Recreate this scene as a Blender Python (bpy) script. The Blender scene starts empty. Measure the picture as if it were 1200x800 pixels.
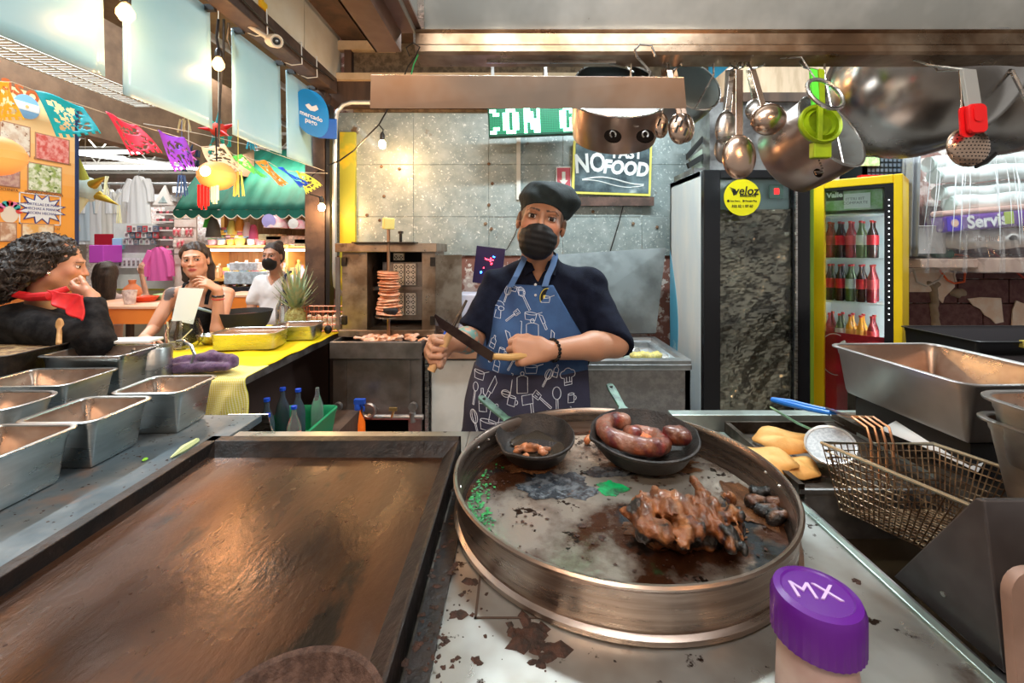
import bpy, bmesh, math, random
import numpy as np
from mathutils import Vector, Matrix, Euler
from mathutils.bvhtree import BVHTree

S = bpy.context.scene
C = S.collection
# ------------------------------------------------------------------ camera
cd = bpy.data.cameras.new('camera')
cam = bpy.data.objects.new('camera', cd); C.objects.link(cam)
cam.location = (0, 0, 1.5); cam.rotation_euler = (math.radians(90), 0, 0)
cd.sensor_width = 36; cd.lens = 15.45; cd.shift_x = -7/1200; cd.shift_y = -109/1200
cd.clip_start = 0.02
S.camera = cam
# ------------------------------------------------------------------ world, lights, exposure
S.view_settings.view_transform = 'Standard'; S.view_settings.look = 'None'
S.view_settings.gamma = 1; S.view_settings.exposure = 0.58
W = bpy.data.worlds.new('world'); S.world = W; W.use_nodes = True
W.node_tree.nodes['Background'].inputs[0].default_value = (1.0, .93, .86, 1)
W.node_tree.nodes['Background'].inputs[1].default_value = .27

def area(name, loc, rot, sx, sy, power, col=(1, 1, 1)):
    d = bpy.data.lights.new(name, 'AREA'); d.shape = 'RECTANGLE'; d.size = sx; d.size_y = sy
    d.energy = power; d.color = col
    o = bpy.data.objects.new(name, d); C.objects.link(o); o.location = loc
    o.rotation_euler = tuple(math.radians(a) for a in rot); return o
def point(name, loc, power, col=(1, .6, .3), r=.03):
    d = bpy.data.lights.new(name, 'POINT'); d.energy = power; d.color = col; d.shadow_soft_size = r
    o = bpy.data.objects.new(name, d); C.objects.link(o); o.location = loc; return o
# tube lamp of the stall ceiling, an added fill, the hood lamp and the hall's tube lamps
area('stall_tube_and_fill', (.7, 2.35, 3.1), (0, 0, 0), 1.6, .12, 52, (.84, .96, 1))
area('stall_tube_and_fill', (3.1, 2.7, 3.1), (0, 0, 0), 1.3, .12, 42, (.86, .96, 1))  # added lamp, brightens the wrapped goods, fridge and block wall on the right
area('hood_lamp', (.35, .45, 2.62), (0, 0, 0), .9, .12, 11, (.92, .97, 1))
area('rear_stall_light', (-.5, -.9, 2.9), (35, 0, 0), 1.3, .25, 34, (1, .84, .70))
point('pendant_light', (-.75, -.45, 2.15), 13, (1, .52, .22), .09)
point('pendant_light', (1.0, -.35, 2.2), 10, (1, .55, .26), .09)
area('hall_light', (-4.5, 5.2, 3.8), (0, 0, 0), 2.5, .12, 75, (1, .95, .88))
area('hall_light', (-3.0, 2.2, 4.1), (0, 0, 90), 2.4, .12, 120, (.82, .94, 1))
area('hall_light', (-8.5, 9.0, 4.2), (0, 0, 0), 5, .08, 230, (.95, .98, 1))

# ------------------------------------------------------------------ helpers
MW = {}
rnd = random.Random(7)
def V(*a): return np.array(a, float)
def at(x, y, Y):      # a point of the place from its bearing and its measured distance
    return V((x-607)/515*Y, Y, 1.5-(y-291)/515*Y)

def link(o, parent=None):
    C.objects.link(o)
    if parent is not None: o.parent = parent
    return o
def tag(o, label, cat, group=None, kind=None):
    if label: o['label'] = label
    if cat: o['category'] = cat
    if group: o['group'] = group
    if kind: o['kind'] = kind
    return o
def thing(name, label, cat, loc=(0, 0, 0), rz=0, group=None):
    o = bpy.data.objects.new(name, None); C.objects.link(o); o.empty_display_size = .05
    o.location = tuple(loc); o.rotation_euler = (0, 0, rz)
    MW[o.name] = Matrix.Translation(tuple(loc)) @ Matrix.Rotation(rz, 4, 'Z')
    return tag(o, label, cat, group)
def dup(root, loc, rz=None, label=None, scale=None, rot=None):
    r = root.copy(); C.objects.link(r); r.location = tuple(loc)
    if rz is not None: r.rotation_euler = (0, 0, rz)
    if rot is not None: r.rotation_euler = rot
    if label: r['label'] = label
    if scale: r.scale = scale if hasattr(scale, '__len__') else (scale,)*3
    for ch in list(root.children):
        c = ch.copy(); C.objects.link(c); c.parent = r
        for g in ch.children:
            d = g.copy(); C.objects.link(d); d.parent = c
    return r

_mats = {}
def M(name, col=(.5, .5, .5), rough=.5, metal=0, col2=None, scale=8, lo=.4, hi=.6, bump=0, bscale=None, trans=0, emit=None,
      es=1, alpha=1, stretch=(1, 1, 1), vcol=False, spots=None, rvar=0, ior=1.45, coat=0, detail=4, waves=None, sheen=0, sss=0):
    if name in _mats: return _mats[name]
    m = bpy.data.materials.new(name); m.use_nodes = True; nt = m.node_tree; N = nt.nodes; L = nt.links
    b = N['Principled BSDF']; I = b.inputs
    I['Base Color'].default_value = (*col, 1); I['Roughness'].default_value = rough; I['Metallic'].default_value = metal
    I['IOR'].default_value = ior; I['Alpha'].default_value = alpha; I['Coat Weight'].default_value = coat
    I['Transmission Weight'].default_value = trans; I['Sheen Weight'].default_value = sheen
    if sss: I['Subsurface Weight'].default_value = sss; I['Subsurface Radius'].default_value = (.012, .005, .003); I['Subsurface Scale'].default_value = 1
    if emit: I['Emission Color'].default_value = (*emit, 1); I['Emission Strength'].default_value = es
    tc = N.new('ShaderNodeTexCoord'); mp = N.new('ShaderNodeMapping'); L.new(tc.outputs['Object'], mp.inputs[0])
    mp.inputs['Scale'].default_value = stretch
    def noise(s, det=detail):
        n = N.new('ShaderNodeTexNoise'); n.inputs['Scale'].default_value = s; n.inputs['Detail'].default_value = det
        n.inputs['Roughness'].default_value = .6; L.new(mp.outputs[0], n.inputs['Vector']); return n.outputs['Fac']
    def ramp(src, a, c):
        r = N.new('ShaderNodeMapRange'); r.inputs[1].default_value = a; r.inputs[2].default_value = c; r.clamp = True
        L.new(src, r.inputs[0]); return r.outputs[0]
    cur = None
    if vcol:
        a = N.new('ShaderNodeAttribute'); a.attribute_name = 'Col'; cur = a.outputs['Color']
    def mix(f, A, Bc):
        x = N.new('ShaderNodeMix'); x.data_type = 'RGBA'; L.new(f, x.inputs[0])
        if A is None: x.inputs[6].default_value = (*col, 1)
        else: L.new(A, x.inputs[6])
        x.inputs[7].default_value = (*Bc, 1); return x.outputs[2]
    if col2: cur = mix(ramp(noise(scale), lo, hi), cur, col2)
    for sp in (spots or []):
        c3, s3, t3 = sp[:3]; w3 = sp[3] if len(sp) > 3 else .03
        cur = mix(ramp(noise(s3, 6), t3, t3+w3), cur, c3)
    if waves:
        w = N.new('ShaderNodeTexWave'); w.inputs['Scale'].default_value = waves[1]; w.bands_direction = waves[2]
        w.inputs['Distortion'].default_value = waves[3]; L.new(mp.outputs[0], w.inputs['Vector'])
        cur = mix(ramp(w.outputs['Fac'], .4, .6), cur, waves[0])
    if cur is not None: L.new(cur, I['Base Color'])
    if rvar:
        r = N.new('ShaderNodeMapRange'); L.new(noise(scale*1.7), r.inputs[0]); r.inputs[1].default_value = .3; r.inputs[2].default_value = .7
        r.inputs[3].default_value = max(rough-rvar, .02); r.inputs[4].default_value = min(rough+rvar, 1); L.new(r.outputs[0], I['Roughness'])
    if bump:
        bn = N.new('ShaderNodeBump'); bn.inputs['Strength'].default_value = min(bump, 1); bn.inputs['Distance'].default_value = .004*max(bump, 1)
        L.new(noise(bscale or scale*3, 5), bn.inputs['Height']); L.new(bn.outputs[0], I['Normal'])
    _mats[name] = m; return m

class MB:
    def __init__(s): s.v = []; s.f = []; s.mi = []; s.n = 0
    def add(s, vs, fs, mi=0):
        vs = np.asarray(vs, float).reshape(-1, 3); s.v.append(vs); n = s.n
        for f in fs: s.f.append(tuple(n+i for i in f)); s.mi.append(mi)
        s.n += len(vs); return s
    def box(s, x0, x1, y0, y1, z0, z1, mi=0, mat=None, tx=0, ty=0):
        vs = [(x, y, z) for z in (z0, z1) for y in (y0, y1) for x in (x0, x1)]
        if tx or ty:
            cx, cy = (x0+x1)/2, (y0+y1)/2
            vs = vs[:4]+[(cx+(x-cx)*(1+tx), cy+(y-cy)*(1+ty), z) for x, y, z in vs[4:]]
        if mat is not None: vs = [mat @ Vector(p) for p in vs]
        return s.add(vs, [(0, 2, 3, 1), (4, 5, 7, 6), (0, 1, 5, 4), (2, 6, 7, 3), (0, 4, 6, 2), (1, 3, 7, 5)], mi)
    def tube(s, pts, r, n=8, closed=False, caps=True, mi=0, ph=0):
        P = np.asarray(pts, float); k = len(P)
        R = np.broadcast_to(np.asarray(r, float), (k,))
        T = (np.roll(P, -1, 0)-np.roll(P, 1, 0)) if closed else np.gradient(P, axis=0)
        T /= np.linalg.norm(T, axis=1)[:, None]+1e-12
        u = np.cross(T[0], (0, 0, 1) if abs(T[0][2]) < .9 else (1, 0, 0)); u /= np.linalg.norm(u)
        vs = []; a = np.arange(n)*2*math.pi/n+ph
        for i in range(k):
            u = u-T[i]*np.dot(u, T[i]); u /= np.linalg.norm(u)+1e-12; w = np.cross(T[i], u)
            vs.append(P[i]+R[i]*(np.cos(a)[:, None]*u+np.sin(a)[:, None]*w))
        fs = []
        for i in range(k if closed else k-1):
            j = (i+1) % k
            for q in range(n): fs.append((i*n+q, i*n+(q+1) % n, j*n+(q+1) % n, j*n+q))
        if caps and not closed: fs += [tuple(range(n))[::-1], tuple((k-1)*n+q for q in range(n))]
        return s.add(np.concatenate(vs), fs, mi)
    def cyl(s, a, b, r0, r1=None, n=16, mi=0, caps=True): return s.tube([a, b], [r0, r0 if r1 is None else r1], n, caps=caps, mi=mi)
    def lathe(s, prof, c=(0, 0, 0), n=32, mi=0, mat=None, sx=1, sy=1):
        a = np.arange(n)*2*math.pi/n; vs = []
        for r, z in prof: vs.append(np.stack([np.cos(a)*r*sx, np.sin(a)*r*sy, np.full(n, z)], 1))
        vs = np.concatenate(vs)
        if mat is not None: vs = np.array([mat @ Vector(p) for p in vs])
        vs = vs+np.asarray(c, float); k = len(prof)
        fs = [(i*n+q, i*n+(q+1) % n, (i+1)*n+(q+1) % n, (i+1)*n+q) for i in range(k-1) for q in range(n)]
        if prof[0][0] > 1e-5: fs.append(tuple(range(n))[::-1])
        if prof[-1][0] > 1e-5: fs.append(tuple((k-1)*n+q for q in range(n)))
        return s.add(vs, fs, mi)
    def sph(s, c, r, n=16, mi=0):
        r = (r, r, r) if not hasattr(r, '__len__') else r
        m = Matrix.Diagonal((r[0], r[1], r[2], 1))
        k = n//2
        return s.lathe([(max(math.sin(math.pi*i/k), 1e-6), -math.cos(math.pi*i/k)) for i in range(k+1)], c, n, mi, m)
    def prism(s, poly, h, mat=None, mi=0):   # outline in local XY, extruded h along local Z
        k = len(poly); vs = [(x, y, 0) for x, y in poly]+[(x, y, h) for x, y in poly]
        if mat is not None: vs = [mat @ Vector(p) for p in vs]
        return s.add(vs, [tuple(range(k))[::-1], tuple(range(k, 2*k))]+[(i, (i+1) % k, k+(i+1) % k, k+i) for i in range(k)], mi)
    def grid(s, fn, nu, nv, mi=0, skip=None, closed=False):
        vs = [fn(i/(nu-1), j/(nv-1)) for j in range(nv) for i in range(nu)]
        fs = [(j*nu+i, j*nu+i+1, (j+1)*nu+i+1, (j+1)*nu+i) for j in range(nv-1) for i in range(nu-1) if not (skip and skip(i, j))]
        return s.add(vs, fs, mi)
    def rr(s, cx, cy, w, d, r, prof, n=5, rz=0, mi=0, cap0=False, cap1=True):   # rounded-rectangle rings (offset, z)
        k = 4*(n+1); vs = []
        for off, z in prof:
            hw, hd, rr_ = w/2+off, d/2+off, max(r+off, .002)
            rr_ = min(rr_, hw, hd)
            for q, (sx, sy) in enumerate(((1, 1), (-1, 1), (-1, -1), (1, -1))):
                for i in range(n+1):
                    a = (q+i/n)*math.pi/2
                    x = sx*(hw-rr_)+math.cos(a)*rr_; y = sy*(hd-rr_)+math.sin(a)*rr_
                    vs.append((cx+x*math.cos(rz)-y*math.sin(rz), cy+x*math.sin(rz)+y*math.cos(rz), z))
        m = len(prof)
        fs = [(i*k+q, i*k+(q+1) % k, (i+1)*k+(q+1) % k, (i+1)*k+q) for i in range(m-1) for q in range(k)]
        if cap0: fs.append(tuple(range(k))[::-1])
        if cap1: fs.append(tuple((m-1)*k+q for q in range(k)))
        return s.add(vs, fs, mi)
    def build(s, name, mats, parent=None, sm=35, bevel=0, label=None, cat=None, group=None, kind=None, rot=None, solid=0, col=None):
        v = np.concatenate(s.v) if s.v else np.zeros((0, 3))
        me = bpy.data.meshes.new(name)
        o = bpy.data.objects.new(name, me)
        if parent is not None:
            inv = np.array(MW[parent.name].inverted()); v = v@inv[:3, :3].T+inv[:3, 3]; MW[o.name] = MW[parent.name]
        else:
            if len(v):
                lo, hi = v.min(0), v.max(0); c = V((lo[0]+hi[0])/2, (lo[1]+hi[1])/2, lo[2])
                v = v-c; o.location = tuple(c); MW[o.name] = Matrix.Translation(tuple(c))
        me.from_pydata(v.tolist(), [], s.f)
        for m in (mats if isinstance(mats, (list, tuple)) else [mats]): me.materials.append(m)
        if max(s.mi, default=0) > 0: me.polygons.foreach_set('material_index', s.mi)
        if col is not None:
            ca = me.color_attributes.new('Col', 'FLOAT_COLOR', 'POINT')
            ca.data.foreach_set('color', np.concatenate([col, np.ones((len(col), 1))], 1).ravel())
        me.validate(); me.update()
        if sm: me.shade_smooth(); me.set_sharp_from_angle(angle=math.radians(sm))
        if bevel:
            b = o.modifiers.new('bevel', 'BEVEL'); b.width = bevel; b.segments = 2; b.limit_method = 'ANGLE'
        if solid:
            b = o.modifiers.new('solid', 'SOLIDIFY'); b.thickness = solid; b.offset = 0
        link(o, parent); tag(o, label, cat, group, kind); return o

def text(body, size, mat4, mat, name='lettering', parent=None, ext=.0006, bold=0, sx=1, shear=0, **kw):
    cu = bpy.data.curves.new('t', 'FONT'); cu.body = body; cu.size = size; cu.extrude = ext; cu.offset = bold; cu.shear = shear
    cu.align_x = 'CENTER'; cu.align_y = 'CENTER'; cu.resolution_u = 3
    o = bpy.data.objects.new('t', cu); C.objects.link(o)
    bpy.context.view_layer.update()
    me = bpy.data.meshes.new_from_object(o.evaluated_get(bpy.context.evaluated_depsgraph_get()))
    bpy.data.objects.remove(o)
    mb = MB(); vs = np.array([mat4 @ Vector((v.co.x*sx, v.co.y, v.co.z)) for v in me.vertices]).reshape(-1, 3)
    mb.add(vs, [tuple(p.vertices) for p in me.polygons]); bpy.data.meshes.remove(me)
    return mb.build(name, mat, parent, sm=0, **kw)
def frame(o, x, y):            # matrix whose local X, Y are the given directions
    x = Vector(x).normalized(); y = Vector(y); z = x.cross(y).normalized(); y = z.cross(x)
    m = Matrix((x, y, z)).transposed().to_4x4(); m.translation = Vector(o); return m

# ------------------------------------------------------------------ signed-distance modelling (surface nets)
def nrm(a): a = np.asarray(a, float); return a/(np.linalg.norm(a)+1e-12)
def smin(a, b, k):
    h = np.maximum(k-np.abs(a-b), 0)/k; return np.minimum(a, b)-h*h*k*.25
def pd(p, q):
    t = q[0]
    if t == 'c':
        a, b, ra, rb = q[1], q[2], q[3], q[4]; a = np.asarray(a, float); ab = np.asarray(b, float)-a
        h = np.clip((p-a)@ab/(ab@ab+1e-12), 0, 1); return np.linalg.norm(p-a-h[:, None]*ab, axis=1)-(ra+(rb-ra)*h)
    if t == 'e':
        d = p-np.asarray(q[1], float)
        if len(q) > 4 and q[4] is not None: d = d@np.asarray(q[4])
        r = np.asarray(q[2], float); k0 = np.linalg.norm(d/r, axis=1); k1 = np.linalg.norm(d/(r*r), axis=1)+1e-9
        return k0*(k0-1)/k1
    if t == 'b':
        d = p-np.asarray(q[1], float)
        if len(q) > 4 and q[4] is not None: d = d@np.asarray(q[4])
        e = np.abs(d)-np.asarray(q[2], float); return np.linalg.norm(np.maximum(e, 0), axis=1)+np.minimum(e.max(1), 0)-.003
def kof(q): return q[5] if q[0] == 'c' and len(q) > 5 else (q[3] if q[0] != 'c' and len(q) > 3 else .02)
def fld(prims, neg=(), disp=None, k=None):
    def f(p):
        d = pd(p, prims[0])
        for q in prims[1:]: d = smin(d, pd(p, q), k or kof(q))
        for q in neg: d = -smin(-d, pd(p, q), kof(q))
        if disp: d = d+disp(p)
        return d
    return f
def bnd(prims, m=.02):
    lo = np.full(3, 1e9); hi = -lo
    for q in prims:
        if q[0] == 'c':
            for a, r in ((q[1], q[3]), (q[2], q[4])): lo = np.minimum(lo, np.asarray(a)-r); hi = np.maximum(hi, np.asarray(a)+r)
        else:
            r = max(q[2]); lo = np.minimum(lo, np.asarray(q[1])-r); hi = np.maximum(hi, np.asarray(q[1])+r)
    return lo-m, hi+m
def sdf(f, lo, hi, h):
    lo = np.asarray(lo, float); hi = np.asarray(hi, float); B = 8
    nb = np.maximum(np.ceil((hi-lo)/h/B).astype(int)+1, 1); n = nb*B
    ci = np.stack(np.meshgrid(*[np.arange(q) for q in nb], indexing='ij'), -1).reshape(-1, 3)
    cd_ = f(lo+(ci*B+(B-1)/2)*h); F = np.repeat(np.repeat(np.repeat(cd_.reshape(nb), B, 0), B, 1), B, 2)
    keep = ci[np.abs(cd_) < h*B*1.25]
    off = np.stack(np.meshgrid(*[np.arange(B)]*3, indexing='ij'), -1).reshape(-1, 3)
    for s in range(0, len(keep), 512):
        idx = (keep[s:s+512, None]*B+off).reshape(-1, 3); F[idx[:, 0], idx[:, 1], idx[:, 2]] = f(lo+idx*h)
    I = F < 0
    c = np.zeros(tuple(n-1), np.int8); sl = [slice(0, -1), slice(1, None)]
    for x in (0, 1):
        for y in (0, 1):
            for z in (0, 1): c += I[sl[x], sl[y], sl[z]]
    A = np.argwhere((c > 0) & (c < 8)); ID = np.full(tuple(n-1), -1, np.int64); ID[A[:, 0], A[:, 1], A[:, 2]] = np.arange(len(A))
    acc = np.zeros((len(A), 3)); cnt = np.zeros(len(A))
    cor = [(x, y, z) for x in (0, 1) for y in (0, 1) for z in (0, 1)]
    for a in cor:
        for ax in range(3):
            if a[ax]: continue
            b = list(a); b[ax] = 1
            fa = F[A[:, 0]+a[0], A[:, 1]+a[1], A[:, 2]+a[2]]; fb = F[A[:, 0]+b[0], A[:, 1]+b[1], A[:, 2]+b[2]]
            m = (fa < 0) != (fb < 0); t = np.where(m, fa/(fa-fb+1e-20), 0); p = np.tile(np.array(a, float), (len(A), 1)); p[:, ax] += t
            acc[m] += p[m]; cnt[m] += 1
    vs = lo+(A+acc/np.maximum(cnt, 1)[:, None])*h; fs = []
    for ax in range(3):
        u, w = [(1, 2), (2, 0), (0, 1)][ax]; s0 = [slice(1, -1)]*3; s1 = [slice(1, -1)]*3; s0[ax] = slice(1, -1); s1[ax] = slice(2, None)
        E = np.argwhere(I[tuple(s0)] != I[tuple(s1)])+1
        if not len(E): continue
        ins = I[E[:, 0], E[:, 1], E[:, 2]]; q = []
        for du, dw in ((1, 1), (0, 1), (0, 0), (1, 0)):
            e = E.copy(); e[:, u] -= du; e[:, w] -= dw; q.append(ID[e[:, 0], e[:, 1], e[:, 2]])
        q = np.stack(q, 1); q[~ins] = q[~ins][:, ::-1]; fs.append(q[(q >= 0).all(1)])
    return vs, (np.concatenate(fs) if fs else np.zeros((0, 4), int))
def nz(p, s, seed=0, oct=3):       # smooth pseudo-noise in about -1..1
    r = np.random.RandomState(seed); o = np.zeros(len(p)); a = 1
    for _ in range(oct):
        for _ in range(3):
            k = r.randn(3)*s; o += a*np.sin(p@k+r.rand()*6.3)/3
        s *= 2.1; a *= .5
    return o
def blob(name, prims, mat, parent=None, h=.006, neg=(), disp=None, k=None, colf=None, m=.02, sm=180, cut=None, box=None, **kw):
    lo, hi = box if box is not None else bnd(prims, m)
    g = fld(prims, neg, disp, k); f = (lambda p: np.maximum(g(p), cut(p))) if cut else g
    vs, fs = sdf(f, lo, hi, h); mb = MB(); mb.add(vs, fs.tolist())
    return mb.build(name, mat, parent, sm=sm, col=colf(vs) if colf else None, **kw)
# ------------------------------------------------------------------ materials
steel = M('brushed steel', (.62, .61, .59), .30, 1, col2=(.42, .40, .38), scale=5, stretch=(1, 1, 8), rvar=.12, bump=.1, bscale=60)
steel_dull = M('dull steel', (.46, .45, .44), .42, 1, col2=(.25, .24, .24), scale=6, rvar=.14, bump=.2, bscale=40)
steel_dark = M('burnt steel', (.20, .17, .145), .42, 1, col2=(.06, .045, .035), scale=7, rvar=.12, bump=.3)
steel_warm = M('heat stained steel', (.52, .40, .29), .34, 1, col2=(.25, .16, .10), scale=5, rvar=.12, bump=.15)
galv = M('galvanised sheet', (.27, .33, .325), .5, .4, col2=(.42, .48, .47), scale=9, lo=.35, hi=.65, rvar=.1, bump=.25, bscale=30,
         spots=[((.75, .80, .77), 55, .60, .05), ((.20, .13, .08), 3.0, .66, .05)], detail=8)
hoodm = M('hood sheet', (.68, .72, .71), .42, .7, col2=(.50, .54, .53), scale=3.5, rvar=.08, bump=.1, spots=[((.12, .09, .06), 14, .72, .02)])
black_iron = M('black iron', (.018, .015, .013), .38, .4, col2=(.05, .035, .025), scale=12, rvar=.15, bump=.5, bscale=60)
cast_iron = M('cast iron', (.020, .018, .017), .5, .3, col2=(.045, .035, .03), scale=20, bump=.6, bscale=150)
dark_wood = M('dark wood', (.045, .026, .018), .6, col2=(.10, .055, .035), scale=6, stretch=(1, 1, .15), bump=.3)
brown_beam = M('brown painted steel', (.055, .035, .03), .45, col2=(.10, .065, .05), scale=9, bump=.2)
cream_board = M('cream board', (.62, .47, .30), .7, col2=(.50, .36, .22), scale=4, bump=.2)
white_panel = M('white plywood', (.72, .66, .55), .6, col2=(.62, .52, .38), scale=1.6, bump=.1, spots=[((.2, .12, .06), 18, .74, .02)])
osb = M('chipboard', (.20, .14, .085), .8, col2=(.10, .07, .04), scale=25, bump=.5)
black_plastic = M('black plastic', (.012, .012, .013), .35, bump=.1)
white_plastic = M('white plastic', (.78, .78, .76), .4)
rubber = M('black rubber', (.01, .01, .01), .6)
glass = M('clear glass', (.95, .97, .96), .04, trans=1, ior=1.3)
cream = M('cream enamel', (.72, .72, .68), .4, col2=(.60, .60, .56), scale=3, spots=[((.12, .08, .05), 12, .70, .02)])
yellow_paint = M('yellow enamel', (.92, .60, .01), .3)
peel = M('peeling plaster', (.55, .42, .38), .8, col2=(.28, .12, .09), scale=7, lo=.45, hi=.5, bump=.8, bscale=12, spots=[((.75, .68, .62), 11, .56, .02)])

# ------------------------------------------------------------------ setting
def st(name, x0, x1, y0, y1, z0, z1, m, parent=None, bevel=0):
    return MB().box(x0, x1, y0, y1, z0, z1).build(name, m, parent, sm=0, kind='structure', bevel=bevel)
tile = M('floor concrete', (.30, .27, .24), .5, col2=(.20, .17, .15), scale=3, rvar=.1, bump=.2)
st('floor', -14, 7, -3, 14, -.1, 0, tile)
wb = st('wall_back', -1.62, 6, 3.64, 3.80, 0, 3.3, peel)
r = random.Random(3)
cols = [-1.54, -.86, -.24, .37, 1.02, 1.75, 2.55]; rows = [1.44, 1.76, 2.19, 2.62]
for i in range(6):
    for j in range(3):
        e = r.uniform(0, .006)
        MB().box(cols[i]+.001, cols[i+1]-.001, 3.622-e, 3.64, rows[j]+.001, rows[j+1]-.001).build('metal_sheet', galv, wb, sm=0, bevel=.002)
rust = M('rusty bolt', (.13, .06, .03), .8, col2=(.30, .20, .12), scale=30, bump=1)
for (x, y) in [(468, 198), (573, 192), (573, 240), (569, 262), (576, 268), (742, 262), (770, 266), (694, 240), (695, 248), (447, 195), (450, 230), (430, 252), (445, 258), (577, 215), (697, 225)]:
    p = at(x, y, 3.612); MB().lathe([(.0, .0), (.014, .001), (.012, .006), (0, .009)], n=8, mat=frame(p, (1, 0, 0), (0, 0, 1))).build('bolt', rust, wb)
white_strip = M('white strip', (.75, .77, .72), .5)
MB().box(-.012, .022, 3.60, 3.62, 1.9, 2.62).build('cover_strip', white_strip, wb, sm=0)
# painted block wall behind the fridge
block = M('maroon painted block', (.095, .032, .035), .75, col2=(.15, .07, .065), scale=16, bump=.8, bscale=25)
for j in range(7):
    for i in range(9):
        x = 2.55+i*.42+(.21 if j % 2 else 0); z = .45+j*.20
        MB().box(x+.005, x+.415, 3.60-r.uniform(0, .006), 3.645, z+.005, z+.195).build('wall_block', block, wb, sm=0, bevel=.004)
plaster = M('cream plaster', (.75, .55, .42), .8, col2=(.80, .68, .58), scale=8, bump=.5)
def patch(pts, Y=3.59):
    q = [at(x, y, Y) for x, y in pts]
    MB().prism([(p[0], p[2]) for p in q], .008, mat=Matrix(((1, 0, 0, 0), (0, 0, -1, Y), (0, 1, 0, 0), (0, 0, 0, 1)))).build('plaster_patch', plaster, wb, sm=0)
patch([(1064, 314), (1104, 314), (1117, 320), (1118, 336), (1106, 348), (1104, 355), (1099, 350), (1098, 338), (1088, 342), (1065, 342)])
patch([(1133, 350), (1148, 348), (1172, 349), (1175, 377), (1166, 379), (1160, 373), (1153, 369), (1148, 362), (1140, 358)])
patch([(1186, 362), (1190, 352), (1200, 356), (1210, 388), (1184, 388)])
mort = M('rough mortar', (.32, .25, .18), .9, bump=1, bscale=40)
blob('mortar_drip', [('c', at(1093, 336, 3.6), at(1096, 392, 3.6), .03, .028), ('e', at(1090, 332, 3.6), (.10, .02, .03), .02), ('e', at(1122, 343, 3.6), (.07, .03, .035), .02)], mort, wb, h=.008, disp=lambda p: .008*nz(p, 40))

# trims above the steel wall
st('trim_1', -1.56, -1.0, 3.53, 3.60, 3.10, 3.17, cream_board); st('trim_2', -1.40, -1.345, 3.54, 3.60, 2.90, 3.10, dark_wood)
st('wall_upper', -1.345, 6, 3.60, 3.64, 2.62, 3.3, osb)
st('trim_3', -1.55, .7, 3.50, 3.58, 2.845, 2.90, cream_board); st('trim_4', -1.55, 1.0, 3.54, 3.60, 2.64, 2.845, dark_wood)
st('ceiling', -1.42, 6, -1.2, 3.62, 3.18, 3.28, M('stall ceiling', (.10, .055, .035), .8, col2=(.05, .03, .02), scale=5))
wl = st('wall_left_upper', -1.56, -1.46, -.5, 3.6, 2.85, 3.6, white_panel)
for k, y in enumerate((-.5, .55, 1.6, 2.47, 2.98, 3.6)[:-1]):
    y1 = (-.5, .55, 1.6, 2.47, 2.98, 3.6)[k+1]
    MB().box(-1.46, -1.448, y+.004, y1-.004, 2.85, 3.18).build('panel', white_panel, wl, sm=0)
wire_y = M('yellow wire', (.80, .45, .02), .4)
MB().tube([(-1.44, 2.48, 3.17), (-1.44, 2.475, 3.0), (-1.44, 2.48, 2.86)], .006, 6).build('yellow_cable', wire_y, wl)
MB().box(-1.452, -1.43, 2.45, 2.51, 2.85, 2.89).build('cable_clip', wire_y, wl, sm=0)
# the dark beam of the opening and its post
bm_ = st('beam', -1.555, -1.44, -.4, 3.5, 2.73, 2.85, brown_beam, bevel=.004); bm_.name = 'trim_5'; MW['trim_5'] = MW['beam']
tie = M('white cable tie', (.7, .7, .68), .4)
for y in (1.75, 2.05, 2.5, 2.9, 3.12):
    MB().tube([(-1.43, y, 2.86), (-1.43, y+.01, 2.72), (-1.50, y+.015, 2.715), (-1.565, y+.01, 2.74), (-1.565, y, 2.86), (-1.5, y, 2.865)], .004, 5, closed=True).build('cable_tie', tie, bm_)
MB().tube([(-1.425, y, 2.78+.02*math.sin(y*4)) for y in np.linspace(0, 3.4, 30)], .006, 5).build('beam_cable', black_plastic, bm_)
post = st('post', -1.66, -1.505, 3.42, 3.56, 0, 2.73, brown_beam, bevel=.005); post.name = 'trim_6'; MW['trim_6'] = MW['post']
st('trim_7', -1.495, -1.465, 3.42, 3.50, 0, 2.62, M('black angle', (.03, .03, .035), .4, .5))
yg = M('yellow green paint', (.70, .52, .03), .5, col2=(.40, .42, .05), scale=2, lo=.45, hi=.5)
st('trim_8', -1.455, -1.33, 3.585, 3.63, .9, 2.45, yg)
conduit = M('grey conduit', (.50, .52, .52), .35, .6)
pts = [at(434, 120, 3.35), at(412, 120, 3.35), at(402, 123, 3.35), at(395, 131, 3.35), at(393, 145, 3.35)]+[at(392, y, 3.35) for y in (200, 260, 320)]+[at(393, 335, 3.36), at(400, 344, 3.40), at(410, 347, 3.5)]
tag(MB().tube(pts, .016, 10).build('conduit', conduit), 'grey metal conduit pipe bent around the top of the dark post', 'pipe')

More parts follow.
